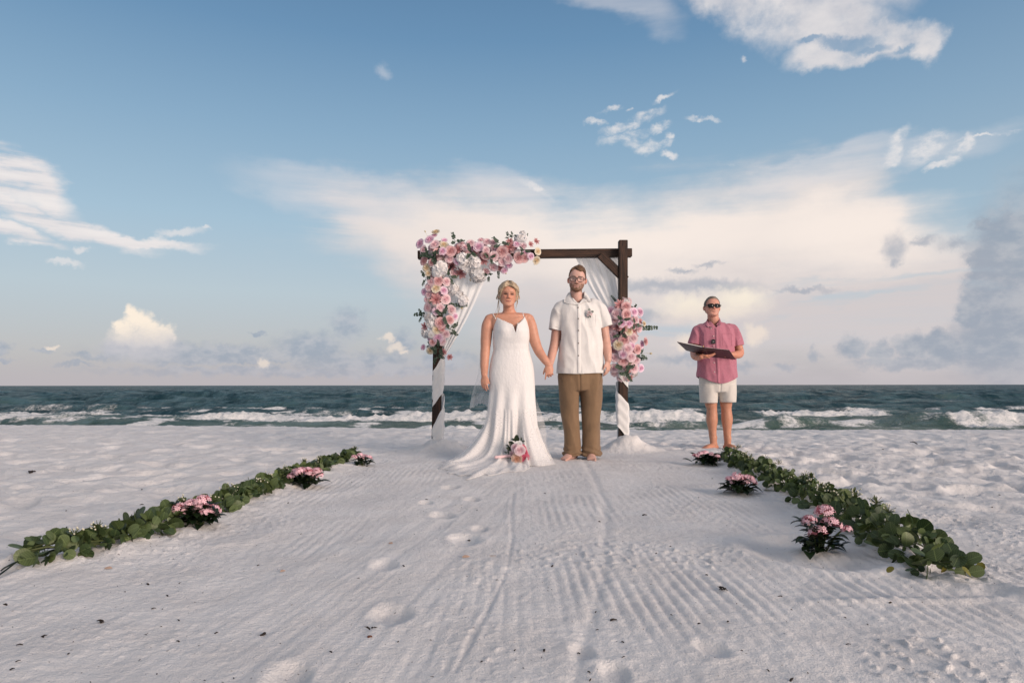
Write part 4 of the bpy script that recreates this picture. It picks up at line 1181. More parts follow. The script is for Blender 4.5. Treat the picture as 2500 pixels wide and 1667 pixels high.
    P = [leg([(730, 800, 1098, .118, .13), (770, 797, 1097, .126, .138), (830, 798, 1094, .128, .150), (872, 803, 1092, .122, .150)]),
         leg([(800, 799, 950, .115, .14), (860, 802, 942, .120, .148), (930, 808, 931, .112, .128), (1050, 819, 928, .100, .108), (1150, 831, 932, .092, .100), (1240, 837, 937, .088, .098), (1285, 834, 942, .090, .100), (1305, 828, 944, .096, .104), (1322, 830, 940, .098, .104), (1338, 838, 930, .090, .100)]),
         leg([(800, 935, 1098, .115, .14), (860, 938, 1092, .120, .148), (930, 949, 1088, .112, .128), (1050, 957, 1074, .100, .108), (1150, 963, 1073, .092, .100), (1240, 963, 1076, .088, .098), (1290, 954, 1079, .092, .100), (1312, 948, 1080, .098, .104), (1328, 950, 1077, .098, .104), (1344, 962, 1070, .090, .100)])]
    V, Fq = fuse(P, .0075, 4, .5); N = vnormals(V, Fq)
    V = folds(V, N, .006, 6.0, 9, .40)
    V = V + N * (.011 * (1 - 3 * np.abs(pnoise3(V * np.array([6, 5, 4.0]) + np.array([0, 0, 1.0]) * (np.abs(V[:, 0] - p(940, 0)[0]) * -7)[:, None], 31))))[:, None]
    zz = V[:, 2]; low = np.exp(-((zz - .045) / .055) ** 2)
    ang = pnoise3(V * np.array([9, 9, 3]), 15)
    V = V + N * (low * (.010 * np.sin(zz * 125 + ang * 7 + V[:, 0] * 20)))[:, None]
    # crease and fly
    fly = np.exp(-((V[:, 0] - p(932, 0)[0] + .01 * (zz - .7)) / .006) ** 2) * sst(zz, .58, .66) * (V[:, 1] < 0)
    V = V + np.array([0, 1, 0]) * (fly * .012)[:, None]
    V, Fq = cut_at(V, Fq, lambda X_: np.maximum(.030 + .006 * np.sin(X_[:, 0] * 40 + 1) - X_[:, 2], X_[:, 2] - p(0, 752)[2]))
    t_ = add_obj('trousers', mesh_np('trousers', V, Fq), KHAKI, g.root)
    B2 = bvh_of(V, Fq)
    for pts in ([(1080, 790), (1066, 835)], [(815, 792), (826, 836)]):
        v, f = strip(B2, [tuple(p(*a_)[[0, 2]]) for a_ in pts], .006, .003, n=12); add_obj('pocket_edge', mesh_np('pocket_edge', v, f), KHAKI, t_)
    g.bvh = B
    return g
groom = build_groom()
# ------------------------------------------------------------------ OFFICIANT
PINK = cloth_mat('pink_chambray', (0.40, 0.130, 0.190), weave=700, fold=.005, vary=.06, slub=.38, slubcol=(0.62, 0.36, 0.40))
SHORTS = cloth_mat('stone_cotton', (0.60, 0.57, 0.53), weave=900, fold=.004)
def build_officiant():
    g = Figure('person', 7.9, 2.346, -0.05, 3.733, 1620, 700)
    p = g.p
    tag(g.root, 'barefoot man with sunglasses in pink short sleeved shirt and white shorts reading from a folder', 'person')
    g.set_head(p(453, 275, -.085), .236, .0835, .102, yaw=-3, pitch=-5, roll=1, f=dict(cheek=.003, jaw=.06))
    parts = g.head_parts()
    parts.append(tube([p(458, 370, .04), p(456, 335, .030), p(453, 290, .008), p(450, 230, .010)], [(.085, .06), (.070, .066), (.064, .066), (.062, .066)], seg=20))
    parts.append(tube([p(490, 880, .02), p(488, 800, .01), p(482, 700, .0), p(478, 600, .0), p(472, 500, .0), p(466, 420, .005), p(460, 360, .025)], [(.16, .11), (.175, .125), (.178, .13), (.175, .125), (.18, .115), (.175, .088), (.075, .05)], seg=26, power=.9))
    for (a, b_) in ((318, 425), (612, 415)): parts.append(tube([p(465, 400, .02), p(a, b_, .02)], [(.06, .055), (.058, .06)], ref=(0, 0, 1)))
    W1 = p(345, 640, -.30)
    parts.append(tube([p(316, 440, .02), p(292, 520, .02), p(284, 612, -.02), p(300, 640, -.15), W1], [.062, .056, .050, .044, (.030, .033)], ref=(0, 0, 1), seg=18))
    parts += hand(W1, (1, -.10, .05), (-.1, -.9, .45), (.05, -.45, -.9), .185, curls=((8, 10, 8), (8, 12, 10), (10, 14, 12), (12, 16, 12)), thumb=(.72, .25, .65), thumbcurl=8)
    W2 = p(612, 622, -.16)
    parts.append(tube([p(628, 430, .02), p(668, 520, .02), p(695, 606, -.02), p(660, 622, -.10), W2], [.062, .056, .050, .044, (.030, .033)], ref=(0, 0, 1), seg=18))
    parts += hand(W2, (-1, .15, -.12), (.1, -.9, .45), (-.05, -.45, -.9), .185, curls=((10, 14, 10),) * 4, thumb=(.72, .25, .65), thumbcurl=8)
    for pts, rr, an, dr in (([(420, 950), (432, 1060), (440, 1120), (441, 1210), (446, 1320)], [(.095, .10), (.070, .075), (.058, .062), (.0655, .066), (.045, .048)], (452, 1425), (-1, -.62, 0)),
                            ([(572, 950), (569, 1060), (572, 1120), (578, 1210), (580, 1320)], [(.095, .10), (.069, .075), (.058, .062), (.0650, .066), (.045, .048)], (582, 1430), (.32, -1, 0))):
        A = p(*an, .02); A[2] = .085
        parts.append(tube([p(*q, .015) for q in pts] + [A], rr + [(.036, .042)], seg=20))
        parts += foot(A + np.array([0, -.01, 0]), np.array(dr, float), .26, 0.0)
    V, Fq = fuse(parts, .0048, 2, .42)
    base = (.58, .295, .225)
    C_ = face_colors(g, V, base, (.42, .17, .14), (.18, .11, .07), blush=.7)
    legm = V[:, 2] < .62; C_[legm] = np.array((.50, .24, .155)); C_[V[:, 2] < .05] *= (1.08, 1.0, 1.0)
    arm = (V[:, 2] > .9) & (V[:, 2] < 1.25); C_[arm] *= (1.0, .9, .80)
    me = mesh_np('body', V, Fq); cattr(me, 'Col', C_); add_obj('body', me, SKIN, g.root)
    def mask(T, TH, S):
        a = np.abs(TH); line = np.interp(a, [0, .3, .6, .85, 1.05, 1.3, 1.6, 1.9, 2.4, 3.15], [.86, .865, .86, .80, .68, .50, .47, .30, .20, .15])
        e = (np.abs(a - 1.72) < .25) & (T < .56)
        return np.where(e, 0, sst(T - line, -.004, .04))
    Vh, Fh = hair_mesh(g, mask, lambda T, TH, S: 0.005 + .008 * sst(T, .84, .97), 110, .0030, 6, (1.0, .5, .5))
    add_obj('hair', mesh_np('hair', Vh, Fh), hair_mat('greying_fair_hair', (.062, .047, .036), (.25, .205, .165)), g.root)
    lens = plain('dark_lens', (.010, .012, .012), .06)
    specs(g, g.root, BLACK, lens, cx=.0365, hw=.0320, hh=.0205, tube_r=.0036, t=.500, name='sunglasses', filled=True)
    rings = [(325, 408, 512, .062, .085), (342, 372, 556, .082, .105), (362, 318, 606, .098, .115), (390, 296, 636, .115, .125), (460, 306, 640, .138, .130), (560, 312, 642, .152, .132), (660, 316, 648, .158, .132), (760, 315, 655, .156, .135), (830, 311, 664, .152, .138), (900, 311, 664, .15, .138)]
    sl = [([p(345, 385, .01), p(304, 415, .01), p(290, 470, .008), p(278, 530, .0)], [(.050, .060), (.062, .072), (.064, .074), (.060, .070)]),
          ([p(590, 378, .01), p(634, 408, .01), p(655, 475, .008), p(672, 544, .0)], [(.050, .060), (.064, .072), (.068, .076), (.067, .073)])]
    zc, zs = p(0, 884)[2], p(0, 822)[2]; xc = p(488, 0)[0]; hw = g.m(176)
    vb = p(452, 386); vl = p(392, 300); vr = p(520, 285)
    def vneck(V):
        t = (V[:, 2] - vb[2]) / (vl[2] - vb[2]); top = p(0, 332)[2]
        d1 = np.minimum.reduce([V[:, 0] - (vb[0] + (vl[0] - vb[0]) * t * .8), (vb[0] + (vr[0] - vb[0]) * t * .8) - V[:, 0], .02 - V[:, 1], t * .1])
        d2 = np.minimum(V[:, 2] - top, .070 - np.hypot(V[:, 0] - vb[0], V[:, 1] - .02))
        return np.maximum(d1, d2)
    o, V, Fq = shirt(g, rings, sl, vneck, .0075, 'shirt', PINK, lambda V: zc + (zs - zc) * np.clip(np.abs(V[:, 0] - xc) / hw, 0, 1) ** 1.6 - V[:, 2], amp=.005)
    B = bvh_of(V, Fq)
    sp = lambda cx, cy, l=.008, dflt=-.06: (lambda q: np.array([q[0], front_y(B, q[0], q[2], dflt) - l, q[2]]))(p(cx, cy, -.1))
    for A_, B_ in (([p(412, 295, .035), p(398, 300, -.005), p(406, 325, -.055), p(424, 350, -.095), sp(443, 378, .008)], [p(398, 318, .03), sp(386, 332, .012, -.03), sp(392, 350, .014, -.06), sp(400, 368, .016, -.07), sp(420, 368, .014)]),
                   ([p(500, 285, .035), p(512, 284, -.005), p(505, 316, -.055), p(488, 340, -.085), sp(464, 372, .006)], [p(520, 305, .03), sp(531, 318, .012, -.03), sp(522, 340, .014, -.06), sp(508, 362, .012, -.07), sp(482, 352, .014)])):
        v, f = flap(A_, B_); add_obj('collar', mesh_np('collar', v, f), PINK, o)
    c0 = p(455, 325, .02); ring = []
    for lv in (0, 1):
        for t in np.linspace(-.2, math.pi + .2, 24): ring.append(c0 + np.array([math.cos(t) * (.080 - .006 * lv), math.sin(t) * .068 - .004, -.015 + .052 * lv]))
    add_obj('collar', mesh_np('collar', np.array(ring), grid_faces(2, 24)), PINK, o).modifiers.new('thickness', 'SOLIDIFY').thickness = .004
    v, f = strip(B, [(p(452, 0)[0], p(0, 388)[2]), (p(449, 0)[0], p(0, 600)[2]), (p(466, 0)[0], p(0, 880)[2])], .036, .0035, n=60); add_obj('placket', mesh_np('placket', v, f), PINK, o)
    v, f = disc((0, 0, 0), .0058, .002); bt = mesh_np('button', v, f)
    for cx, cy in ((428, 383), (446, 455), (445, 545), (446, 695), (450, 778)): add_obj('button', bt, PEARL, o, loc=tuple(sp(cx, cy, .0055)))
    for cx, cy in ((404, 366), (506, 358)): add_obj('collar_button', bt, PEARL, o, loc=tuple(sp(cx, cy, .018)), scale=.7)
    q = [(500, 435), (590, 432), (592, 545), (500, 548)]
    for i in range(4):
        a_, b_ = q[i], q[(i + 1) % 4]
        v, f = strip(B, [tuple(p(*a_)[[0, 2]]), tuple(p(*b_)[[0, 2]])], .004 if i else .010, .0022, n=14); add_obj('pocket_edge', mesh_np('pocket_edge', v, f), PINK, o)
    def leg(rows, seg=30):
        Vs = []; a = np.linspace(0, 2 * np.pi, seg, endpoint=False)
        for cy, l, r, df, db in rows:
            P0, P1 = p(l, cy), p(r, cy); c = (P0 + P1) / 2; hw_ = (P1[0] - P0[0]) / 2
            Vs.append(np.stack([c[0] + hw_ * np.sin(a), np.where(np.cos(a) > 0, -df * np.cos(a), -db * np.cos(a)), np.full(seg, c[2])], 1))
        V = np.vstack(Vs); Fc = [list(map(int, f)) for f in grid_faces(len(rows), seg, wrap=True)]; Fc.append(list(range(seg))[::-1]); Fc.append([(len(rows) - 1) * seg + i for i in range(seg)])
        return V, Fc
    P = [leg([(790, 330, 655, .13, .14), (850, 328, 660, .135, .15), (930, 328, 660, .128, .15), (960, 330, 660, .122, .145)]),
         leg([(900, 328, 500, .12, .14), (980, 331, 494, .118, .13), (1057, 335, 490, .112, .118), (1085, 335, 490, .112, .118)]),
         leg([(900, 488, 660, .12, .14), (980, 502, 658, .118, .13), (1052, 515, 656, .112, .118), (1085, 515, 656, .112, .118)])]
    V, Fq = fuse(P, .0075, 4, .5); N = vnormals(V, Fq); V = folds(V, N, .006, 8.0, 19, .5)
    fly = np.exp(-((V[:, 0] - p(490, 0)[0]) / .007) ** 2) * (V[:, 1] < 0) * sst(V[:, 2], p(0, 1000)[2], p(0, 950)[2]); V = V + np.array([0, 1, 0]) * (fly * .010)[:, None]
    xm = p(502, 0)[0]
    V, Fq = cut_at(V, Fq, lambda X_: np.maximum(np.where(X_[:, 0] < xm, p(0, 1058)[2], p(0, 1052)[2]) - X_[:, 2], X_[:, 2] - p(0, 800)[2])); so = add_obj('shorts', mesh_np('shorts', V, Fq), SHORTS, g.root)
    so.modifiers.new('thickness', 'SOLIDIFY').thickness = .003
    B2 = bvh_of(V, Fq)
    for x0, x1, cy in ((338, 488, 1046), (518, 654, 1040)):
        v, f = strip(B2, [tuple(p(x0, cy)[[0, 2]]), tuple(p(x1, cy)[[0, 2]])], .003, .0014, n=20); add_obj('hem_stitching', mesh_np('hem_stitching', v, f), SHORTS, so)
    # ---- open folder resting on his hands
    def w(cx, cy, dy): return Vector(p(cx, cy, dy)) + g.root.location
    Nt, Fb = w(365, 556, -.47), w(410, 640, -.20)
    L0, L1 = w(122, 505, -.42), w(205, 582, -.16); R0, R1 = w(600, 580, -.40), w(659, 667, -.14)
    root = empty('folder', Nt)
    tag(root, 'dark maroon folder open flat in the hands of the man in the pink shirt', 'folder')
    MAR = plain('maroon_leatherette', (.040, .014, .020), .45); PAPER = plain('paper_sheet', (.72, .71, .70), .7); GOLD = plain('brass', (.60, .42, .16), .3, 1.0)
    def board(name, q, mat, th, lift=0, inset=0, parent=root):
        c = sum((Vector(v) for v in q), Vector()) / 4; n_ = (Vector(q[1]) - Vector(q[0])).cross(Vector(q[3]) - Vector(q[0])).normalized()
        if n_.z < 0: n_ = -n_
        qq = [Vector(v) + (c - Vector(v)) * inset + n_ * lift - Vector(root.location) for v in q]
        bm_ = bmesh.new(); lo_ = [bm_.verts.new(v) for v in qq]; hi_ = [bm_.verts.new(v + n_ * th) for v in qq]
        bm_.faces.new(lo_[::-1]); bm_.faces.new(hi_)
        for i in range(4): bm_.faces.new((lo_[i], lo_[(i + 1) % 4], hi_[(i + 1) % 4], hi_[i]))
        bmesh.ops.recalc_face_normals(bm_, faces=bm_.faces)
        bmesh.ops.bevel(bm_, geom=bm_.edges[:], offset=min(th * .3, .0015), segments=1, affect='EDGES')
        me = bpy.data.meshes.new(name); bm_.to_mesh(me); bm_.free()
        return add_obj(name, me, mat, parent)
    e1 = (Fb - Nt) * 0
    lb = board('cover', (Nt - Vector((.006, 0, 0)), L0, L1, Fb - Vector((.006, 0, 0))), MAR, .004)
    rb_ = board('cover', (Nt + Vector((.006, 0, 0)), R0, R1, Fb + Vector((.006, 0, 0))), MAR, .004)
    v, f = tube([Nt - root.location, Fb - root.location], [(.011, .006)] * 2, seg=12); add_obj('spine', mesh_np('spine', v, f), MAR, root)
    board('page', (Nt - Vector((.010, 0, 0)), L0, L1, Fb - Vector((.010, 0, 0))), PAPER, .009, .0046, .05)
    board('page', (Nt + Vector((.010, 0, 0)), R0, R1, Fb + Vector((.010, 0, 0))), PAPER, .003, .0046, .05)
    v, f = disc((0, 0, 0), .006, .004); add_obj('clasp', mesh_np('clasp', v, f), GOLD, root, loc=tuple(Vector((.0, .0, .012))))
    # ---- clip-on microphone
    c = Vector(sp(441, 506, .006)) + g.root.location
    mr = empty('microphone', c); tag(mr, 'small square black wireless microphone clipped to the pink shirt', 'microphone')
    bm_ = bmesh.new(); bmesh.ops.create_cube(bm_, size=1); bmesh.ops.scale(bm_, vec=(.046, .014, .047), verts=bm_.verts)
    bmesh.ops.bevel(bm_, geom=bm_.edges[:], offset=.005, segments=3, affect='EDGES'); me = bpy.data.meshes.new('case'); bm_.to_mesh(me); bm_.free()
    add_obj('case', me, BLACK, mr, loc=(0, -.005, 0))
    GREY = plain('pale_print', (.38, .38, .40), .5)
    v1 = tube([(-.0055, 0, -.007), (-.0055, 0, .007)], [.0012] * 2, seg=6); v2 = tube([(-.004, 0, 0), (.006, 0, .0075)], [.0012] * 2, seg=6); v3 = tube([(-.001, 0, .001), (.006, 0, -.0075)], [.0012] * 2, seg=6)
    v, f = join([v1, v2, v3]); add_obj('logo', mesh_np('logo', v, f), GREY, mr, loc=(0, -.0122, 0))
    v, f = tube([(-.012, -.004, .022), (0, -.006, .0275), (.012, -.004, .022)], [.004, .005, .004], seg=8); add_obj('clip', mesh_np('clip', v, f), BLACK, mr)
    return g
officiant = build_officiant()
# ------------------------------------------------------------------ BRIDE
def lace_mat(name, base=(.84, .83, .83), trans=.12, alpha_lace=False):
    m, nt, b = new_mat(name); oc = obj_coord(nt)
    vor = nt.nodes.new('ShaderNodeTexVoronoi'); vor.inputs['Scale'].default_value = 55; vor.feature = 'F1'
    wv = vmath(nt, 'ADD', oc, vmath(nt, 'SCALE', vmath(nt, 'SUBTRACT', noise(nt, oc, 30, 3, .6, out=1), (.5, .5, .5)), scale=.03)); nt.links.new(wv.s, vor.inputs['Vector'])
    d = X(nt, vor.outputs['Distance']); n = noise(nt, oc, 130, 3, .6); n2 = noise(nt, mapping(nt, oc, scale=(9, 9, 3)), 1, 4, .6)
    at = n_new(nt, 'ShaderNodeAttribute', attribute_name='lace'); lc = X(nt, at.outputs['Fac'])
    pat = (d * 1.3 + n * .5).step(.42, .62)
    col = mixc(nt, pat * lc, base, tuple(v * .96 for v in base)); nt.links.new(col.s, b.inputs['Base Color']); b.inputs['Roughness'].default_value = .75; b.inputs['Sheen Weight'].default_value = .2; b.inputs['Specular IOR Level'].default_value = .25
    nn = bump(nt, b, n2, .6, .006); bump(nt, b, (pat.inv() * .8 + n * .2) * lc, .55, .003, nn)
    tr = nt.nodes.new('ShaderNodeBsdfTranslucent'); nt.links.new(col.s, tr.inputs[0]); mx = nt.nodes.new('ShaderNodeMixShader'); mx.inputs[0].default_value = trans
    nt.links.new(b.outputs[0], mx.inputs[1]); nt.links.new(tr.outputs[0], mx.inputs[2]); last = mx.outputs[0]
    if alpha_lace:
        tp = nt.nodes.new('ShaderNodeBsdfTransparent'); m2 = nt.nodes.new('ShaderNodeMixShader')
        a = n_new(nt, 'ShaderNodeAttribute', attribute_name='solid'); fac = (X(nt, a.outputs['Fac']) * pat.lin(0, 1, 1.0, .55) + .0)
        nt.links.new(fac.s, m2.inputs[0]); nt.links.new(tp.outputs[0], m2.inputs[1]); nt.links.new(last, m2.inputs[2]); last = m2.outputs[0]
    nt.links.new(last, nt.nodes['Material Output'].inputs[0]); return m
LACE = lace_mat('white_lace'); SHEER = lace_mat('sheer_lace', (.84, .83, .83), .3, True)
SATIN = cloth_mat('white_tulle_lining', (0.82, 0.815, 0.815), weave=600, fold=.008, fscale=(16, 16, 3), rough=.7, trans=.12)

def build_bride():
    g = Figure('person', 6.3, -0.008, 0.0, 2.8, 1080, 640)
    p = g.p
    tag(g.root, 'blonde woman in long white lace wedding dress with train standing under the flower arch', 'person')
    g.set_head(p(449, 308, -.085), .224, .0745, .095, yaw=3, pitch=0, roll=3, f=dict(cheek=.008, jaw=.04))
    parts = g.head_parts()
    parts.append(tube([p(458, 395, .035), p(458, 350, .030), p(455, 320, .010), p(452, 270, .010)], [(.09, .055), (.062, .056), (.053, .055), (.052, .056)], seg=20))
    prof = [(350, 405, 510), (365, 330, 585), (395, 312, 602), (430, 340, 600), (480, 352, 596), (560, 348, 590), (620, 350, 594), (700, 328, 618), (800, 326, 624), (880, 332, 622)]
    dep = [.05, .072, .086, .095, .105, .095, .098, .115, .12, .11]
    parts.append(tube([p((l + r) / 2, cy, .012) for cy, l, r in prof], [(g.m((r - l) / 2) * .93, d) for (cy, l, r), d in zip(prof, dep)], seg=30, power=.92))
    for (a, b_) in ((335, 388), (583, 386)): parts.append(tube([p(458, 372, .02), p(a, b_, .02)], [(.045, .05), (.050, .052)], ref=(0, 0, 1)))
    W1 = p(287, 770, -.03)
    parts.append(tube([p(322, 392, .02), p(308, 440, .018), p(300, 520, .015), p(294, 600, .005), p(288, 690, -.02), W1], [.048, .055, .052, .045, .040, (.030, .024)], ref=(1, 0, 0), seg=18))
    parts += hand(W1, p(283, 880, -.06) - W1, (.85, -.50, 0), (-.5, -.85, 0), .178, curls=((10, 16, 12), (12, 20, 14), (14, 22, 16), (18, 24, 16)), thumb=(.88, .42, -.1))
    W2 = p(727, 700, -.06)
    parts.append(tube([p(594, 390, .02), p(608, 440, .018), p(630, 530, .01), p(656, 600, -.01), p(695, 660, -.04), W2], [.047, .053, .050, .045, .038, (.031, .024)], ref=(1, 0, 0), seg=18))
    parts += hand(W2, p(730, 800, -.075) - W2, (-1, -.1, 0), (.12, -1, 0), .180, curls=((8, 25, 15), (55, 60, 35), (60, 60, 35), (62, 60, 35)), thumb=(.85, .42, -.35))
    V, Fq = fuse(parts, .0048, 2, .42)
    base = (.55, .275, .190)
    C_ = face_colors(g, V, base, (.30, .085, .085), (.16, .085, .045), blush=.55, brow=.65, shadow=(.26, .10, .065), lash=(.012, .010, .009))
    body_b = bvh_of(V, Fq); me = mesh_np('body', V, Fq); cattr(me, 'Col', C_); add_obj('body', me, SKIN, g.root)
    eyeballs(g, g.root, EYE, r=.0098, squash=.22, t=.490, lift=-.0050)
    # ---- hair: centre-left parting, swept back into a low knot
    HM = hair_mat('ash_blonde_hair', (.24, .165, .10), (.62, .50, .36))
    def mask(T, TH, S):
        a = np.abs(TH); line = np.interp(a, [0, .3, .55, .8, 1.0, 1.2, 1.5, 1.8, 2.3, 3.15], [.845, .83, .79, .70, .58, .42, .30, .26, .20, .15])
        line = line - .05 * (TH < 0) * sst(a, .3, .8)
        return sst(T - line + .008 * np.sin(TH * 5), -.002, .07)
    Vh, Fh = hair_mesh(g, mask, lambda T, TH, S: .007 + .018 * sst(T, .55, .92) * sst(np.abs(TH), .0, .5) + .004, 52, .0040, 4, (.8, .8, .28))
    ho = add_obj('hair', mesh_np('hair', Vh, Fh), HM, g.root)
    # strands and curls
    H = g.H; k = []
    st = []
    def lock(P, r): st.append(tube(g.h2f(np.array(P)), r, seg=8, sub=6))
    W = g.W
    for i in range(9):
        f = i / 8; x0 = -.018 - .006 * i
        lock([(-.012 - .004 * i, -.085 + .010 * i, H * (.865 + .012 * i)), (-.050 - .003 * i, -.084 + .012 * i, H * (.80 + .012 * i)), (-W * 1.08 - .006, -.035 + .008 * i, H * (.62 + .015 * i)), (-W * 1.06, .02 + .004 * i, H * (.45 + .01 * i))], [.004, .0115, .0125, .006])
        lock([(.006 + .004 * i, -.088 + .010 * i, H * (.875 + .012 * i)), (.047 + .003 * i, -.086 + .012 * i, H * (.83 + .012 * i)), (W * 1.08 + .006, -.035 + .008 * i, H * (.68 + .015 * i)), (W * 1.05, .02 + .004 * i, H * (.52 + .01 * i))], [.004, .0110, .0120, .006])
    for s, yy in ((-1, .02), (1, .03)):
        for j in range(3):
            c = np.array((s * (W + .012 + .006 * j), yy + .012 * j, H * (.50 - .05 * j + .06 * (s > 0)))); r = .016 - .002 * j
            st.append(tube(g.h2f(np.array([c + r * np.array((s * math.cos(t) * .8, .3 * math.sin(t), math.sin(t))) for t in np.linspace(-1, 4.4, 9)])), [.004] * 9, seg=7, sub=2))
    for j in range(7):
        a = j * .9; c = np.array((.010 * math.cos(a), .115 + .01 * math.sin(a * 2), H * (.42 + .07 * math.sin(a)))); st.append(ellipsoid(g.h2f(np.array([c]))[0], (.034, .028, .026)))
    v, f = join(st); add_obj('hair_lock', mesh_np('hair_lock', v, f), HM, g.root)
    for s, P in ((-1, [(-W - .006, .0, H * .42), (-W - .010, -.01, H * .15), (-W - .004, -.005, -H * .12), (-W - .030, -.01, -H * .36), (-W - .055, -.015, -H * .46)]), (-1, [(-W - .008, .01, H * .40), (-W - .018, .0, H * .10), (-W - .012, .005, -H * .18)]), (1, [(W + .004, .0, H * .45), (W + .008, -.008, H * .2), (W + .002, -.004, H * .02)]), (1, [(W + .002, .02, H * .5), (W + .016, .02, H * .30), (W + .008, .015, H * .12)])):
        v, f = tube(g.h2f(np.array(P)), [.0028] * (len(P) - 1) + [.0012], seg=6, sub=6); add_obj('loose_strand', mesh_np('loose_strand', v, f), HM, g.root)
    DARK = plain('dark_earring', (.05, .03, .03), .2, .6)
    for s in (-1, 1):
        q = [ellipsoid(g.h2f(np.array([(s * (W + .010), .008, H * (.30 - .035 * j))]))[0], (.0042, .0042, .005), nu=8, nv=6) for j in range(3 if s < 0 else 2)]
        v, f = join(q); add_obj('earring', mesh_np('earring', v, f), DARK, g.root)

    # ---- dress: bodice, hips and mermaid skirt with the train drawn round to the front left
    PR = np.array([(340, 372, 560), (380, 360, 575), (430, 350, 588), (470, 346, 597), (520, 344, 598), (560, 345, 592), (600, 350, 594), (650, 335, 608), (700, 325, 621), (760, 317, 629), (820, 318, 632), (880, 322, 632), (950, 320, 633), (1000, 316, 637)], float)
    DF = np.array([.085, .105, .128, .142, .138, .118, .108, .112, .120, .126, .128, .126, .125, .128]); DB = np.array([.075, .085, .095, .10, .10, .098, .105, .125, .142, .150, .145, .135, .125, .125])
    zs = np.array([p(0, cy)[2] for cy in PR[:, 0]]); xl = np.array([p(l, 0)[0] for l in PR[:, 1]]); xr = np.array([p(r, 0)[0] for r in PR[:, 2]])
    def ring(z, th):
        i = lambda a: np.interp(-z, -zs, a)
        c, hw = (i(xl) + i(xr)) / 2, (i(xr) - i(xl)) / 2
        s_, c_ = np.sin(th), np.cos(th); pw = .90
        x = c + hw * np.sign(s_) * np.abs(s_) ** pw; y = np.where(c_ > 0, -i(DF) * np.abs(c_) ** pw, i(DB) * np.abs(c_) ** pw) + .008
        for bx in (-.075, .078):
            y = y - .020 * np.exp(-((x - c - bx) / .055) ** 2 - ((z - p(0, 470)[2]) / .055) ** 2) * (c_ > 0)
        return x, y
    nth = 300
    th = np.linspace(-np.pi, np.pi, nth, endpoint=False)
    d0 = np.degrees(th) - 11
    ytop = np.interp(d0, [-180, -125, -100, -84, -77, -31, -9, -4.5, 0, 4.5, 9, 29, 52, 60, 78, 105, 180], [530, 505, 465, 398, 374, 408, 430, 452, 492, 452, 430, 404, 374, 400, 465, 505, 530])
    ytop = ytop + 2.0 * np.sin(np.degrees(th) * 1.6) * (np.abs(d0) < 36)
    ztop = np.array([p(0, y)[2] for y in ytop]); zk = p(0, 1000)[2]
    nb = 64; rows = []
    for j in range(nb):
        v = j / (nb - 1); z = ztop * (1 - v) + zk * v
        # lower rows level out
        x, y = ring(z, th)
        f = sst(v, .62, 1.0) * .010 * np.sin(th * 9 + 1.3 * np.sin(th * 2) + v * 2)
        rows.append(np.stack([x + f * np.sin(th), y - f * np.cos(th), z], 1))
    K = rows[-1]
    hem = [(1350, 1134), (1330, 1137), (1310, 1137), (1290, 1136), (1286, 1127), (1278, 1150), (1250, 1150), (1225, 1156), (1200, 1152), (1180, 1164), (1160, 1160), (1140, 1170), (1118, 1162), (1105, 1158), (1096, 1148), (1078, 1143), (1092, 1131), (1118, 1122)]
    hp = [np.array([(lambda q: q[0] - g.X0)(gp(x, y)), gp(x, y)[1] - g.Y0]) for x, y in hem]
    hp += [np.array(q) for q in ((-.34, .34), (-.12, .50), (.12, .50), (.30, .32), (.37, .08))]
    cen = np.array([.0, .02])
    ang = np.array([math.atan2(q[0] - cen[0], -(q[1] - cen[1])) for q in hp]); rad = np.array([np.hypot(*(q - cen)) for q in hp])
    o_ = np.argsort(ang); ang, rad = ang[o_], rad[o_]
    ang3 = np.concatenate([ang - 2 * np.pi, ang, ang + 2 * np.pi]); rad3 = np.concatenate([rad] * 3)
    # directions of the hem follow the knee ring, spread so that the train gets enough cloth
    Rh = np.interp(th, ang3, rad3)
    Rh = Rh * (1 + .025 * np.sin(th * 46) * sst(Rh, .5, .9) + .03 * np.sin(th * 23 + 1))
    Hx, Hy = cen[0] + Rh * np.sin(th), cen[1] - Rh * np.cos(th)
    ns = 70; srows = []; wsolid = []
    hd = np.hypot(Hx - K[:, 0], Hy - K[:, 1]); q_ = 1.0 + 2.4 * sst(hd, .25, .75)
    ph = th * 13 + 2.2 * np.sin(th * 2.0) + .8 * np.sin(th * 5)
    for j in range(1, ns + 1):
        s_ = j / ns
        hs = s_ ** (1.5 + .75 * sst(hd, .2, .6))
        x = K[:, 0] + (Hx - K[:, 0]) * hs; y = K[:, 1] + (Hy - K[:, 1]) * hs
        z = K[:, 2] * (1 - s_) ** q_
        fl = .004 + .030 * s_ * np.clip(hd / .35, .45, 1.6)
        w = np.sin(ph) * .6 + .4 * np.sin(ph * 2.3 + 1) ; t1 = np.array([w]).ravel()
        up = sst(s_, .25, .9) * sst(hd, .3, .6)
        x = x + np.sin(th) * fl * w * (1 - up * .6); y = y - np.cos(th) * fl * w * (1 - up * .6)
        gz = sand_height(x[None] + g.X0, y[None] + g.Y0)[0] * sst(s_, .3, 1.0)
        ruff = up * (.030 * (w * .5 + .5) + .020 * np.sin(th * 46 + s_ * 5) * sst(s_, .70, 1.0)) * (1 - 1.0 * sst(s_, .90, 1.0))
        z = z + gz + ruff + .003
        srows.append(np.stack([x, y, z], 1))
    S = rows + srows
    V = np.vstack(S); Fq = grid_faces(len(S), nth, wrap=True)
    N = vnormals(V, Fq)
    V = V + N * (.0025 * pnoise3(V * 60, 2) * (V[:, 2] > .35))[:, None]
    do = add_obj('dress', mesh_np('dress', V, Fq), LACE, g.root)
    rr = np.repeat(np.arange(len(S)), nth); thh = np.degrees(np.tile(th, len(S)))
    lane = sst(thh, 4, 10) * sst(-thh, -46, -38)
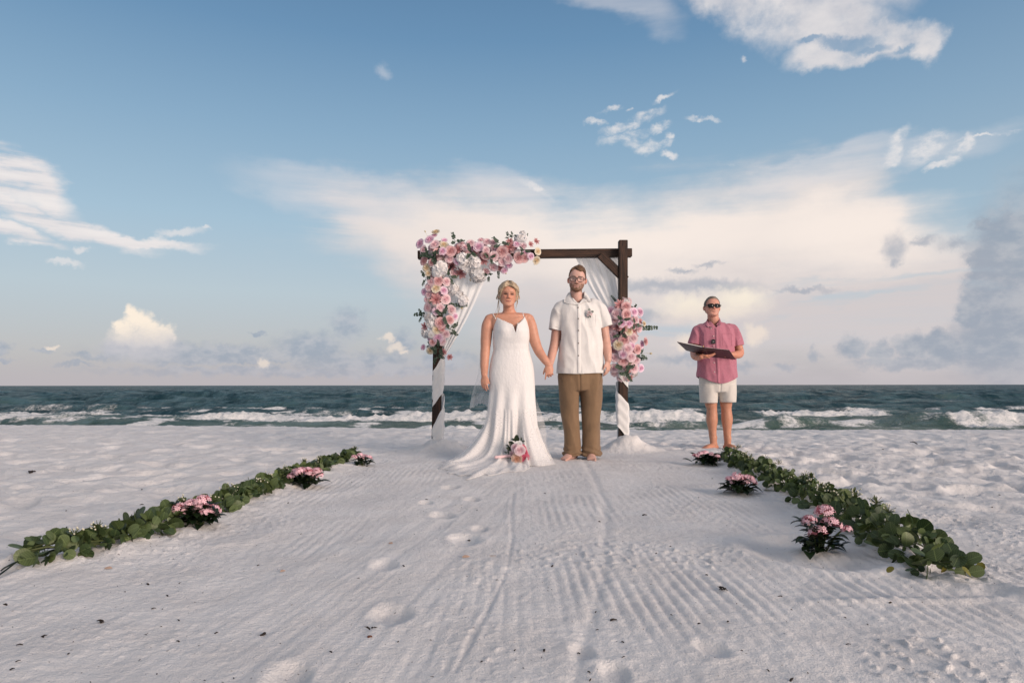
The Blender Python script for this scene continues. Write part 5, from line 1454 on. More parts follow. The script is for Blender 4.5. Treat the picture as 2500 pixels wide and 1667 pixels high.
    fattr(do.data, 'lace', np.maximum.reduce([1 - sst(rr, nb - 16, nb + 4), sst(rr, len(S) - 14, len(S) - 9), lane * .8]))
    do.modifiers.new('thickness', 'SOLIDIFY').thickness = -.002
    Bd = bvh_of(V, Fq)
    # ---- straps
    for a_, b_ in (((349, 342, .03), (367, 378)), ((551, 338, .03), (563, 378))):
        A_ = p(*a_); Bq = p(*b_, -.1); Bq[1] = front_y(Bd, Bq[0], Bq[2] - .012, -.08) - .003; Bq[2] -= .012
        P_ = []
        for yy_ in (.075, .05, .025, .0, -.02):
            h_ = body_b.ray_cast(Vector((A_[0], yy_, 2.0)), Vector((0, 0, -1)))
            if h_[0] is not None and h_[0].z > A_[2] - .12: P_.append(np.array(h_[0]) + np.array([0, 0, .0025]))
        if not P_: P_.append(A_)
        tp = P_[-1]
        for f_ in (.25, .5, .75):
            q = tp * (1 - f_) + Bq * f_; P_.append(np.array([q[0], min(front_y(body_b, q[0], q[2], q[1]) - .0025, q[1] + .02), q[2]]))
        P_.append(Bq)
        v, f = tube(P_, [(.0038, .0018)] * len(P_), seg=8, sub=4, ref=(1, 0, 0)); add_obj('strap', mesh_np('strap', v, f), SATIN, do)
    # ---- appliqued lace: leaves and petals standing proud of the cloth
    Nn = vnormals(V, Fq); fx = []; fv = []; r_ = np.random.default_rng(21)
    row = np.repeat(np.arange(len(S)), nth)
    dens = np.where(row < 46, .16, np.where(row < nb - 4, .10, 0.0)); dens = np.where((row >= nb - 10) & (row < nb + 14), .07, dens); dens = np.where(row > len(S) - 9, .3, dens)
    lane = (np.degrees(th[np.arange(len(V)) % nth]) > 8) & (np.degrees(th[np.arange(len(V)) % nth]) < 40) & (row > nb + 8); dens = np.where(lane, np.maximum(dens, .22), dens)
    dens[(row < 2)] = .3
    pick = np.where(r_.random(len(V)) < dens * .8)[0]
    for i in pick:
        n_ = Nn[i]; t_ = r_.normal(size=3); t_ -= n_ * (t_ @ n_); t_ /= np.linalg.norm(t_); b_ = np.cross(n_, t_)
        L = r_.uniform(.008, .017) * (.55 if row[i] < 4 else 1); w_ = L * r_.uniform(.35, .55); c = V[i] + n_ * .0015; o0 = len(fv)
        fv += [c - t_ * L, c + b_ * w_ + n_ * .002, c + t_ * L, c - b_ * w_ + n_ * .002, c + n_ * .0045]
        fx += [[o0, o0 + 1, o0 + 4], [o0 + 1, o0 + 2, o0 + 4], [o0 + 2, o0 + 3, o0 + 4], [o0 + 3, o0, o0 + 4]]
    cand = np.where((row > 6) & (row < nb - 2) | (row > len(S) - 12) & (row < len(S) - 3) | lane & (row > nb + 6))[0]
    for i in r_.choice(cand, 420, replace=False):
        n_ = Nn[i]; a_ = r_.normal(size=3); a_ -= n_ * (a_ @ n_); a_ /= np.linalg.norm(a_); b_ = np.cross(n_, a_); q5 = r_.integers(4, 7); R0 = r_.uniform(.012, .022); ph_ = r_.uniform(0, 6)
        for k_ in range(q5):
            t5 = ph_ + k_ * 2 * np.pi / q5; u5 = a_ * np.cos(t5) + b_ * np.sin(t5); v5 = -a_ * np.sin(t5) + b_ * np.cos(t5); c5 = V[i] + n_ * .001; o0 = len(fv)
            fv += [c5 + n_ * .002, c5 + u5 * R0 * .6 + v5 * R0 * .36 + n_ * .0055, c5 + u5 * R0 + n_ * .002, c5 + u5 * R0 * .6 - v5 * R0 * .36 + n_ * .0055, c5 + u5 * R0 * .55 + n_ * .003]
            fx += [[o0, o0 + 1, o0 + 4], [o0 + 1, o0 + 2, o0 + 4], [o0 + 2, o0 + 3, o0 + 4], [o0 + 3, o0, o0 + 4]]
    ap = simple_mat('applique_thread', (.86, .85, .84), .8, .05); ao = add_obj('lace_applique', mesh_np('lace_applique', np.array(fv), np.array(fx)), ap, do); ao['kind'] = 'stuff'
    # ---- sheer tulle overskirt, wider than the lining at the right
    trs = []; sol = []
    for j, Rw in enumerate(S[nb - 10:]):
        f = j / (len(S) - nb + 10); side = np.clip(np.sin(th - .15), 0, 1) ** 1.5
        n0 = np.stack([np.sin(th), -np.cos(th), 0 * th], 1)
        off = .006 + (.055 * side * np.sin(np.clip(f * 1.35, 0, 1) * np.pi) + .012 * f * (1 + np.sin(th * 17)))
        trs.append(Rw + n0 * off[:, None] + np.array([0, 0, .006]))
        sol.append(np.where(f > .90, .8, .36 * min(1.0, j / 14)) + 0 * th)
    Vt = np.vstack(trs); Ft = grid_faces(len(trs), nth, wrap=True)
    me = mesh_np('tulle_overskirt', Vt, Ft); fattr(me, 'solid', np.concatenate(sol)); add_obj('tulle_overskirt', me, SHEER, do)
    # ---- veil hanging behind her arm
    nv, nu = 60, 120; Vv = []; sv = []
    for j in range(nv):
        t = j / (nv - 1); cy = 250 + (985 - 250) * t
        xa = np.interp(cy, [250, 420, 600, 760, 900, 985], [395, 330, 258, 245, 200, 186]); xb = np.interp(cy, [250, 420, 600, 760, 985], [500, 520, 480, 440, 400])
        for i in range(nu):
            u = i / (nu - 1); cx = xa + (xb - xa) * u
            dy = .17 + .03 * math.sin(u * 22 + t * 3) * (.3 + t) + .05 * t
            Vv.append(p(cx, cy + (3 * math.sin(u * 60) + 12 * math.sin(u * 11 + 1) - 20 * u) * sst(t, .7, 1), dy))
            sv.append(max(.34, .95 * sst(t, .87, .91)) if t < .995 else .9)
            if u < .05: sv[-1] = max(sv[-1], .6)
    me = mesh_np('veil', np.array(Vv), grid_faces(nv, nu)); fattr(me, 'solid', sv); add_obj('veil', me, SHEER, g.root)
    g.dress_bvh = Bd
    return g
bride = build_bride()
# ================================================================== WOODEN ARCH
def wood_mat():
    m, nt, b = new_mat('dark_stained_wood'); oc = obj_coord(nt)
    n = noise(nt, mapping(nt, oc, scale=(40, 40, 2.5)), 1.0, 5, .65, 1.2); n2 = noise(nt, oc, 6, 4, .6)
    col = mixc(nt, n.step(.36, .64), (.014, .0072, .005), (.062, .030, .018)); col = mixc(nt, n2.step(.55, .8) * .5, col, (.085, .045, .028))
    nt.links.new(col.s, b.inputs['Base Color']); b.inputs['Roughness'].default_value = .6; b.inputs['Specular IOR Level'].default_value = .3
    bump(nt, b, n, .6, .004); return m
WOOD = wood_mat()
def timber(name, a, b_, w, d, parent, bev=.004):
    """square-sawn timber from a to b: grain runs along local z"""
    a, b_ = Vector(a), Vector(b_); L = (b_ - a).length
    bm_ = bmesh.new(); bmesh.ops.create_cube(bm_, size=1); bmesh.ops.scale(bm_, vec=(w, d, L), verts=bm_.verts)
    bmesh.ops.bevel(bm_, geom=bm_.edges[:], offset=bev, segments=2, affect='EDGES')
    me = bpy.data.meshes.new(name); bm_.to_mesh(me); bm_.free()
    q = (b_ - a).to_track_quat('Z', 'Y'); o = add_obj(name, me, WOOD, parent, loc=(a + b_) / 2)
    dirv = (b_ - a).normalized()
    xx = Vector((0, -1, 0)).cross(dirv) if abs(dirv.y) < .9 else Vector((1, 0, 0)); xx.normalize(); yy = dirv.cross(xx)
    o.rotation_euler = Matrix((xx, yy, dirv)).transposed().to_euler()
    return o
ARCH = empty('wedding_arch', (0.19, POST_Y, 0))
tag(ARCH, 'dark wooden arch of two posts and a crossbeam standing on the sand', 'arch')
def al(v): return Vector(v) - ARCH.location
def APx(x, y, dy=0.0): return px(x, y, POST_Y + dy)
_t = APx(1521, 588); _b = Vector((POST_R, POST_Y, -.35))
timber('post', al((_t.x, POST_Y, -.35)), al(_t), .092, .092, ARCH)
_tl = APx(1066, 590); timber('post', al((_tl.x - .012, POST_Y, -.35)), al((_tl.x + .03, POST_Y, _tl.z)), .092, .092, ARCH)
_l, _r = APx(1018, 619), APx(1546, 614); timber('beam', al((_l.x, POST_Y + .093, _l.z)), al((_r.x, POST_Y + .093, _r.z)), .088, .088, ARCH)
timber('brace', al(APx(1466, 622, .004)), al(APx(1528, 684, .004)), .086, .060, ARCH)
timber('brace', al(APx(1122, 622, .004)), al(APx(1060, 684, .004)), .086, .060, ARCH)

# ------------------------------------------------------------------ sheer drapes
def chiffon():
    m, nt, b = new_mat('white_chiffon'); oc = obj_coord(nt)
    at = n_new(nt, 'ShaderNodeAttribute', attribute_name='solid')
    n = noise(nt, mapping(nt, oc, scale=(20, 20, 3)), 1, 4, .6)
    b.inputs['Base Color'].default_value = (.87, .87, .87, 1); b.inputs['Roughness'].default_value = .8; b.inputs['Specular IOR Level'].default_value = .15
    bump(nt, b, n, .5, .006)
    tr = nt.nodes.new('ShaderNodeBsdfTranslucent'); tr.inputs[0].default_value = (.87, .87, .87, 1)
    mx = nt.nodes.new('ShaderNodeMixShader'); mx.inputs[0].default_value = .20; nt.links.new(b.outputs[0], mx.inputs[1]); nt.links.new(tr.outputs[0], mx.inputs[2])
    tp = nt.nodes.new('ShaderNodeBsdfTransparent'); m2 = nt.nodes.new('ShaderNodeMixShader'); nt.links.new(at.outputs['Fac'], m2.inputs[0]); nt.links.new(tp.outputs[0], m2.inputs[1]); nt.links.new(mx.outputs[0], m2.inputs[2])
    nt.links.new(m2.outputs[0], nt.nodes['Material Output'].inputs[0]); return m
CHIFFON = chiffon()
def drape(label, topA, topB, path, wid, seed, wrap_from, side, cat_pos):
    """pleated cloth from a run of beam gathered to the post, then wound round it down to the sand"""
    root = empty('drape', cat_pos); tag(root, label, 'drape')
    nu, nv = 44, 46; V = []; sol = []
    gath = path[0]
    for j in range(nv):
        t = j / (nv - 1)
        for i in range(nu):
            u = i / (nu - 1)
            A_ = Vector(topA).lerp(Vector(topB), u)
            G_ = Vector(gath) + Vector(((u - .5) * wid, 0, 0))
            P_ = A_.lerp(G_, t ** 1.0)
            sag = math.sin(math.pi * t) * .10 * (1 - u if side > 0 else u) * .6
            fold = (.014 * (1 - .5 * t)) * math.sin(u * 2 * math.pi * 6 + seed + 1.5 * math.sin(t * 3 + u * 4))
            V.append((P_.x - side * sag * .35, P_.y + fold + .02 * math.sin(t * 4 + u * 7), P_.z - sag * .5)); sol.append(.68 + .10 * abs(math.cos(u * 2 * math.pi * 6 + seed)) + .2 * t)
    me = mesh_np('drape_panel', np.array(V) - np.array(cat_pos), grid_faces(nv, nu)); fattr(me, 'solid', np.clip(sol, 0, 1)); add_obj('drape_panel', me, CHIFFON, root)
    # winding: a ribbon of cloth round the square post
    n = 130; m_ = 18; V = []
    z0, z1 = path[0][2] + .05, -.08; X0 = path[0][0]
    for i in range(n):
        t = i / (n - 1); z = z0 + (z1 - z0) * t; a = R(wrap_ref[0]) + side * (wrap_ref[1] - z) / wrap_pitch * 2 * math.pi
        for k in range(m_):
            w = (k / (m_ - 1) - .5); zz = z + w * wrap_w * (1 + .12 * math.sin(t * 9 + seed))
            r = .058 + .0034 * math.sin(k * 1.15 + t * 4) + .0015 * math.sin(k * 2.6 - t * 9) + .006 * math.sin(t * 11 + seed) + .010 * max(0, .5 - abs(w))
            sq = min(1.32, 1 / max(abs(math.cos(a)), abs(math.sin(a))))
            V.append((X0 + lean(zz) + r * sq * math.cos(a), POST_Y + r * sq * math.sin(a), zz))
    V = np.array(V)
    me = mesh_np('drape_winding', V - np.array(cat_pos), grid_faces(n, m_)); fattr(me, 'solid', np.full(len(V), .98)); add_obj('drape_winding', me, CHIFFON, root)
lean = lambda z: 0.0
wrap_ref, wrap_pitch, wrap_w = (270, .376), .51, .34
gR = px(1518, 800, POST_Y); tA, tB = px(1405, 626, POST_Y + .15), px(1512, 622, POST_Y + .15)
drape('white sheer drape wound round the arch post behind the bearded man', tA, tB, [(POST_R - .005, POST_Y + .03, gR.z)], .10, 1.0, R(200), 1, (POST_R, POST_Y, 0))
lean = lambda z: .012 * (z - .5)
wrap_ref, wrap_pitch, wrap_w = (270, .138), .60, .43
gL = px(1078, 880, POST_Y); tA, tB = px(1078, 630, POST_Y + .15), px(1205, 630, POST_Y + .15)
drape('white sheer drape wound round the arch post beside the bride', tA, tB, [(POST_L + .015, POST_Y + .03, gL.z)], .10, 2.0, R(-50), -1, (POST_L, POST_Y, 0))

# ================================================================== FLOWERS
def petal(r0, ang, wid, h, out, curl, nu=5, nv=5, cup=.35, point=0.0):
    V = []
    for j in range(nv):
        v = j / (nv - 1)
        for i in range(nu):
            u = (i / (nu - 1) - .5) * 2
            ww = wid * (math.sin(math.pi * (.18 + .62 * v)) ** .7) * (1 - point * v ** 2)
            a = ang + u * ww
            r = r0 + out * v ** 1.3 + curl * max(0, v - .6) ** 2 * 6 - cup * r0 * (1 - u * u) * .0 + .12 * r0 * (u * u) * (1 if cup else 0)
            z = h * (v - .12 * u * u * v) - curl * max(0, v - .7) * 2.2
            V.append((r * math.cos(a), r * math.sin(a), z))
    return np.array(V), [list(map(int, f)) for f in grid_faces(nv, nu)]
def rose_mesh(name, seed, blowsy=0.0):
    """many-petalled rose of unit radius opening along +z"""
    r = random.Random(seed); P = [ellipsoid((0, 0, .42), (.15, .15, .20), nu=10, nv=6), ellipsoid((0, 0, .22), (.55, .55, .30), nu=14, nv=8)]
    for k, (n, r0, h, out, curl, wid) in enumerate(((3, .10, .72, .07, .0, 1.15), (4, .17, .74, .14, .04, .95), (5, .24, .70, .26, .10, .82), (6, .32, .64, .36, .14, .80), (7, .38, .54, .48, .16 + blowsy * .1, .72))):
        o = r.uniform(0, 6)
        for i in range(n): P.append(petal(r0 * r.uniform(.92, 1.08), o + i * 2 * math.pi / n + r.uniform(-.12, .12), wid, h * r.uniform(.92, 1.05), out * r.uniform(.85, 1.15), curl * r.uniform(.7, 1.3)))
    v, f = join(P); return mesh_np(name, v, f)
def starflower_mesh(name, seed, n=6, layers=2):
    r = random.Random(seed); P = [ellipsoid((0, 0, .12), (.10, .10, .16), nu=8, nv=6)]
    for l in range(layers):
        for i in range(n): P.append(petal(.06, i * 2 * math.pi / n + l * .5 + r.uniform(-.15, .15), .55 - .1 * l, .42 - .22 * l + r.uniform(-.08, .1), .80 - .1 * l, .06, point=.75))
    v, f = join(P); return mesh_np(name, v, f)
def floret(c, nrm, s, r, n=4):
    nrm = Vector(nrm).normalized(); M = nrm.to_track_quat('Z', 'Y').to_matrix(); a0 = r.uniform(0, 6); P = []
    for i in range(n):
        a = a0 + i * 2 * math.pi / n; d = np.array([math.cos(a), math.sin(a), 0]); e = np.array([-math.sin(a), math.cos(a), 0])
        q = np.array([d * .05, d * .5 + e * .46 + [0, 0, .10], d * 1.0 + e * .30 + [0, 0, .05], d * 1.08 + [0, 0, .0], d * 1.0 - e * .30 + [0, 0, .05], d * .5 - e * .46 + [0, 0, .10], d * .55 + [0, 0, .03]])
        P.append(((q * s) @ np.array(M).T + np.array(c), [[0, 1, 6], [1, 2, 6], [2, 3, 6], [3, 4, 6], [4, 5, 6], [5, 0, 6]]))
    return P
def hydrangea_mesh(name, seed, nfl=15, n=5, s=.62):
    r = random.Random(seed); P = [ellipsoid((0, 0, .15), (.36, .36, .28), nu=10, nv=6)]
    for i in range(nfl):
        z = r.uniform(-.1, 1); a = r.uniform(0, 6.28); q = math.sqrt(max(0, 1 - z * z)); d = (q * math.cos(a), q * math.sin(a), z)
        P += floret((d[0] * .72, d[1] * .72, .15 + d[2] * .5), d, s * r.uniform(.8, 1.15), r, n)
    v, f = join(P); return mesh_np(name, v, f)
def leafdisc(s=1.0, oval=1.0, cup=.12, n=10):
    V = [(0, .5 * s * oval, .03 * s)]; Fc = []
    for i in range(n):
        a = 2 * math.pi * i / n; V.append((.5 * s * math.sin(a), (.5 - .5 * math.cos(a)) * s * oval, cup * s * (abs(math.sin(a))) ** 1.5 - .05 * s * (1 - math.cos(a)) * .5))
    for i in range(n): Fc.append([0, 1 + i, 1 + (i + 1) % n])
    return np.array(V), Fc
def eucalyptus_mesh(name, seed, n=9, size=.30):
    """a spray of round leaves on short stems, unit radius"""
    r = random.Random(seed); P = []
    for b_ in range(3):
        a = b_ * 2.1 + r.uniform(-.4, .4); d = Vector((math.cos(a), math.sin(a), .35)).normalized()
        P.append(tube([(0, 0, 0), d * .5, d * .95 + Vector((0, 0, .08))], [.022, .018, .012], seg=5, sub=2))
        for i in range(n):
            t = .25 + .75 * i / (n - 1); s = size * r.uniform(.8, 1.2) * (1.1 - .4 * t)
            ax = d.cross(Vector((0, 0, 1))).normalized() * (1 if i % 2 else -1); up = (ax * .8 + d * .35 + Vector((0, 0, r.uniform(-.1, .5)))).normalized()
            nrm = Vector((r.uniform(-.5, .5), r.uniform(-.5, .5), 1)).normalized(); yv = up; xv = yv.cross(nrm).normalized(); zv = xv.cross(yv)
            v, f = leafdisc(s * .9, 1.05); M = np.array(Matrix((xv, yv, zv)).transposed()); P.append((v @ M.T + np.array(d * t), f))
    v, f = join(P); return mesh_np(name, v, f)
def sprig_mesh(name, seed, n=6):
    """one stem with leaf pairs along +x, unit length"""
    r = random.Random(seed); P = [tube([(0, 0, 0), (.5, .04, .03), (1, 0, 0)], [.014, .012, .006], seg=5, sub=3)]
    for i in range(n):
        t = .25 + .75 * i / (n - 1)
        for s_ in (-1, 1):
            v, f = leafdisc(.20 * (1.15 - .5 * t) * r.uniform(.85, 1.15), .85); a = s_ * r.uniform(.9, 1.3) - math.pi / 2; c, q = math.cos(a), math.sin(a); tl = r.uniform(-.5, .5)
            M = np.array([[c, -q, 0], [q, c, 0], [0, 0, 1]]) @ np.array([[math.cos(tl), 0, math.sin(tl)], [0, 1, 0], [-math.sin(tl), 0, math.cos(tl)]])
            P.append((v @ M.T + np.array([t, 0, .02]), f))
    v, f = join(P); return mesh_np(name, v, f)
def bud_mesh(name):
    P = [tube([(0, 0, 0), (.35, .05, .02), (.78, .0, 0)], [.022, .02, .02], seg=5, sub=3), ellipsoid((.9, 0, 0), (.16, .11, .11), nu=8, nv=6)]
    v, f = join(P); return mesh_np(name, v, f)

def petal_mat(name, inner, outer, objvar=.08):
    m, nt, b = new_mat(name); oc = obj_coord(nt)
    sp = n_new(nt, 'ShaderNodeSeparateXYZ'); nt.links.new(oc.s, sp.inputs[0])
    rad = vmath(nt, 'LENGTH', combine(nt, X(nt, sp.outputs[0]), X(nt, sp.outputs[1]), 0.0), out=1)
    n = noise(nt, oc, 5, 3, .5)
    c = mixc(nt, (rad + (n - .5) * .3).step(.15, .85), inner, outer)
    oi = X(nt, nt.nodes.new('ShaderNodeObjectInfo').outputs['Random'])
    c = vmath(nt, 'SCALE', c, scale=oi.lin(0, 1, 1 - objvar, 1 + objvar))
    nt.links.new(c.s, b.inputs['Base Color']); b.inputs['Roughness'].default_value = .65; b.inputs['Specular IOR Level'].default_value = .2
    tr = nt.nodes.new('ShaderNodeBsdfTranslucent'); nt.links.new(c.s, tr.inputs[0]); mx = nt.nodes.new('ShaderNodeMixShader'); mx.inputs[0].default_value = .34
    nt.links.new(b.outputs[0], mx.inputs[1]); nt.links.new(tr.outputs[0], mx.inputs[2]); nt.links.new(mx.outputs[0], nt.nodes['Material Output'].inputs[0]); return m
MP = petal_mat('blush_petal', (.82, .56, .61), (.87, .71, .74)); ML = petal_mat('lilac_pink_petal', (.80, .48, .64), (.87, .70, .80)); MD = petal_mat('dusty_rose_petal', (.66, .36, .37), (.80, .56, .57))
MC = petal_mat('cream_petal', (.78, .62, .42), (.80, .74, .62)); MW = petal_mat('white_petal', (.88, .85, .84), (.90, .90, .91)); MA = petal_mat('rosewood_petal', (.44, .17, .18), (.68, .38, .38))
def leaf_mat(name, a, b_, vein=0.0, objvar=.25, rough=.5):
    m, nt, b = new_mat(name); oc = obj_coord(nt); n = noise(nt, oc, 9, 4, .6)
    oi = (X(nt, nt.nodes.new('ShaderNodeObjectInfo').outputs['Random']) + X(nt, nt.nodes.new('ShaderNodeNewGeometry').outputs['Random Per Island']))._m('FRACT')
    c = mixc(nt, oi, a, b_); c = vmath(nt, 'SCALE', c, scale=n.lin(.3, .7, .85, 1.15))
    if vein:
        sp = n_new(nt, 'ShaderNodeSeparateXYZ'); nt.links.new(oc.s, sp.inputs[0]); ax = X(nt, sp.outputs[0])._m('ABSOLUTE'); yy = X(nt, sp.outputs[1])
        side = ((yy - ax * .75) * 40.0)._m('SINE').step(.75, .98) * .6
        v = ax.step(.030, .012).mx(side); c = mixc(nt, v * vein, c, tuple(min(1, q * 1.9 + .012) for q in b_))
    nt.links.new(c.s, b.inputs['Base Color']); b.inputs['Roughness'].default_value = rough; b.inputs['Specular IOR Level'].default_value = .35
    tr = nt.nodes.new('ShaderNodeBsdfTranslucent'); c2 = vmath(nt, 'MULTIPLY', c, (1.3, 1.4, .6)); nt.links.new(c2.s, tr.inputs[0]); mx = nt.nodes.new('ShaderNodeMixShader'); mx.inputs[0].default_value = .12
    nt.links.new(b.outputs[0], mx.inputs[1]); nt.links.new(tr.outputs[0], mx.inputs[2]); nt.links.new(mx.outputs[0], nt.nodes['Material Output'].inputs[0]); return m
ME = leaf_mat('eucalyptus_leaf', (.034, .062, .040), (.075, .110, .080)); MB = simple_mat('pale_bud', (.50, .42, .26), .6)
def matd(me, m): me.materials.append(m); return me
FL = {
 'P': ('rose', [matd(rose_mesh('rose', s), MP) for s in (1, 2, 3)]), 'L': ('rose', [matd(rose_mesh('rose', s, .5), ML) for s in (4, 5)]), 'D': ('rose', [matd(rose_mesh('rose', s), MD) for s in (6, 7)]),
 'C': ('rose', [matd(rose_mesh('rose', s, .3), MC) for s in (8, 9)]), 'W': ('hydrangea', [matd(hydrangea_mesh('hydrangea', s), MW) for s in (10, 11)]), 'A': ('star_flower', [matd(starflower_mesh('star_flower', s), MA) for s in (12, 13)]),
 'E': ('eucalyptus_spray', [matd(eucalyptus_mesh('eucalyptus_spray', s), ME) for s in (14, 15, 16)]), 'S': ('eucalyptus_sprig', [matd(sprig_mesh('eucalyptus_sprig', s), ME) for s in (17, 18)]), 'B': ('flower_bud', [matd(bud_mesh('flower_bud'), MB)]),
}
def put(parent, typ, pos, size, face, r):
    nm, ms = FL[typ]; o = add_obj(nm, r.choice(ms), None, parent, loc=Vector(pos) - parent.location)
    q = Vector(face).normalized().to_track_quat('Z', 'Y') @ Euler((0, 0, r.uniform(0, 6.28))).to_quaternion(); o.rotation_mode = 'QUATERNION'; o.rotation_quaternion = q; o.scale = (size,) * 3
    return o
def swag(name, label, lst, k, ox, oy, spine, fill, seed, gaps=()):
    """lst: (x, y, diameter, type) in crop pixels; spine: points of the core line in crop pixels"""
    r = random.Random(seed); pts = [px(ox + x / k, oy + y / k, POST_Y - .05) for x, y in spine]
    c = sum(pts, Vector()) / len(pts); root = empty(name, c); tag(root, label, 'flower swag')
    sp = np.array(spine, float)
    def core(x, y):
        best = None
        for i in range(len(sp) - 1):
            a, b_ = sp[i], sp[i + 1]; t = np.clip(((np.array([x, y]) - a) @ (b_ - a)) / ((b_ - a) @ (b_ - a)), 0, 1); q = a + (b_ - a) * t; d = np.hypot(x - q[0], y - q[1])
            if best is None or d < best[0]: best = (d, q)
        return best
    for x, y, d, t in lst:
        dist, q = core(x, y); off = min(dist / 110.0, 1.5)
        dep = POST_Y - .135 - (.04 if t == 'E' else 0) + .06 * off ** 2 + r.uniform(-.02, .02)
        rad = d / 2 / k / F * POST_Y
        face = Vector(((x - q[0]) / 150 * .8 + r.uniform(-.25, .25), -1, -(y - q[1]) / 150 * .8 + r.uniform(-.15, .3)))
        if t == 'B' or t == 'S':
            dirv = Vector((x - q[0], 0, -(y - q[1]))).normalized(); tip = px(ox + x / k, oy + y / k, dep + .03); L = (d * (1.8 if t == 'B' else 1.0)) / k / F * POST_Y
            nm, ms = FL[t]; o = add_obj(nm, r.choice(ms), None, root, loc=tip - dirv * L * .9 - c); yv = Vector((0, -1, 0)).cross(dirv).normalized()
            o.rotation_euler = Matrix((dirv, yv, dirv.cross(yv))).transposed().to_euler(); o.scale = (L,) * 3
            continue
        put(root, t, px(ox + x / k, oy + y / k, dep) + Vector((0, rad * .5, 0)), rad * {'E': 1.75, 'W': 1.2, 'A': 1.35}.get(t, 1.16), face, r)
    # the back rows seen through the gaps, and foliage behind
    for i in range(fill):
        j = r.randrange(len(sp) - 1); t = r.random(); q = sp[j] * (1 - t) + sp[j + 1] * t; w = spw
        x, y = q[0] + r.uniform(-1, 1) * w, q[1] + r.uniform(-1, 1) * w
        put(root, r.choice('PPPLLDEEWCA'), px(ox + x / k, oy + y / k, POST_Y - .055 + r.uniform(0, .05)), r.uniform(34, 44) / k / F * POST_Y * 1.1, (r.uniform(-.5, .5), -1, r.uniform(-.5, .5)), r)
    return root
LEFT = [(210,108,40,'B'),(325,120,75,'C'),(165,240,95,'L'),(260,200,90,'L'),(305,160,60,'L'),(200,305,85,'P'),(315,255,100,'P'),(405,255,80,'C'),(415,210,60,'L'),(395,320,75,'L'),(335,325,70,'D'),(485,320,105,'D'),(525,205,115,'E'),(280,365,130,'E'),(240,355,90,'E'),(210,420,95,'D'),(285,440,70,'D'),(230,495,80,'C'),
 (365,495,150,'W'),(340,545,110,'W'),(490,465,100,'A'),(470,400,80,'P'),(560,300,90,'A'),(600,250,70,'P'),(640,285,85,'P'),(690,240,80,'P'),(690,325,100,'E'),(780,275,95,'L'),(805,205,62,'P'),(870,225,80,'P'),(935,235,80,'P'),(855,310,75,'P'),(1010,235,110,'E'),(1110,275,100,'A'),(1225,200,120,'W'),(1110,215,70,'A'),(1185,250,70,'L'),(1255,270,70,'P'),(1330,245,60,'A'),(1390,215,65,'A'),(1245,135,60,'W'),(1270,175,60,'W'),
 (1100,165,80,'E'),(1150,150,60,'E'),(1300,140,60,'S'),(1400,320,75,'C'),(1330,370,65,'L'),(1385,410,80,'C'),(1260,320,70,'E'),(1200,380,105,'D'),(1255,385,90,'D'),(1095,395,90,'P'),(1030,325,105,'D'),(1030,420,90,'P'),(940,365,90,'P'),(895,390,80,'E'),(830,400,110,'A'),(850,360,80,'D'),(640,430,180,'W'),(600,390,110,'W'),(735,430,120,'W'),(555,420,75,'L'),(590,540,110,'A'),(600,500,70,'A'),(505,560,90,'P'),(770,560,150,'W'),(720,540,90,'W'),(820,590,80,'W'),(860,520,75,'P'),(935,475,90,'P'),(1010,485,85,'A'),(1050,515,65,'L'),(1100,455,70,'L'),(1070,555,40,'B'),(880,570,80,'E'),(990,590,110,'S'),(805,635,70,'S'),(690,625,50,'B'),
 (215,600,100,'E'),(245,555,60,'C'),(350,635,95,'D'),(275,640,80,'P'),(430,640,80,'P'),(465,590,95,'E'),(255,700,80,'P'),(325,715,85,'C'),(400,740,80,'L'),(205,750,65,'L'),(255,780,75,'P'),(505,715,120,'W'),(480,745,80,'W'),(570,790,90,'W'),(610,840,110,'W'),(420,830,100,'P'),(325,830,110,'A'),(300,790,70,'A'),(545,890,170,'S'),(640,900,110,'S'),(245,915,90,'P'),(365,915,80,'P'),(330,960,80,'L'),(120,990,170,'S'),(180,1000,90,'E'),(475,940,95,'P'),(265,1010,120,'W'),(395,1000,110,'E'),(460,1050,90,'D'),(520,1010,65,'L'),(370,1085,105,'D'),(210,1115,80,'A'),(270,1090,90,'W'),(330,1155,80,'C'),(470,1140,110,'E'),(520,1190,110,'S'),(385,1140,65,'A'),(215,1190,90,'W'),(275,1200,90,'W'),(420,1200,80,'P'),(345,1240,95,'L'),(385,1275,80,'P'),(295,1285,75,'D'),(215,1230,110,'S'),(195,1340,58,'L'),(265,1370,70,'C'),(350,1345,100,'E'),(330,1420,100,'E'),(465,1440,62,'A'),(400,1390,65,'A'),(230,830,60,'P'),(600,925,50,'B')]
spw = 75
swag('floral_swag', 'long swag of pink and white roses round the corner of the arch', LEFT, 4.3556, 990, 540, [(1250, 300), (1000, 330), (640, 340), (330, 330), (320, 600), (330, 900), (340, 1330)], 120, 31)
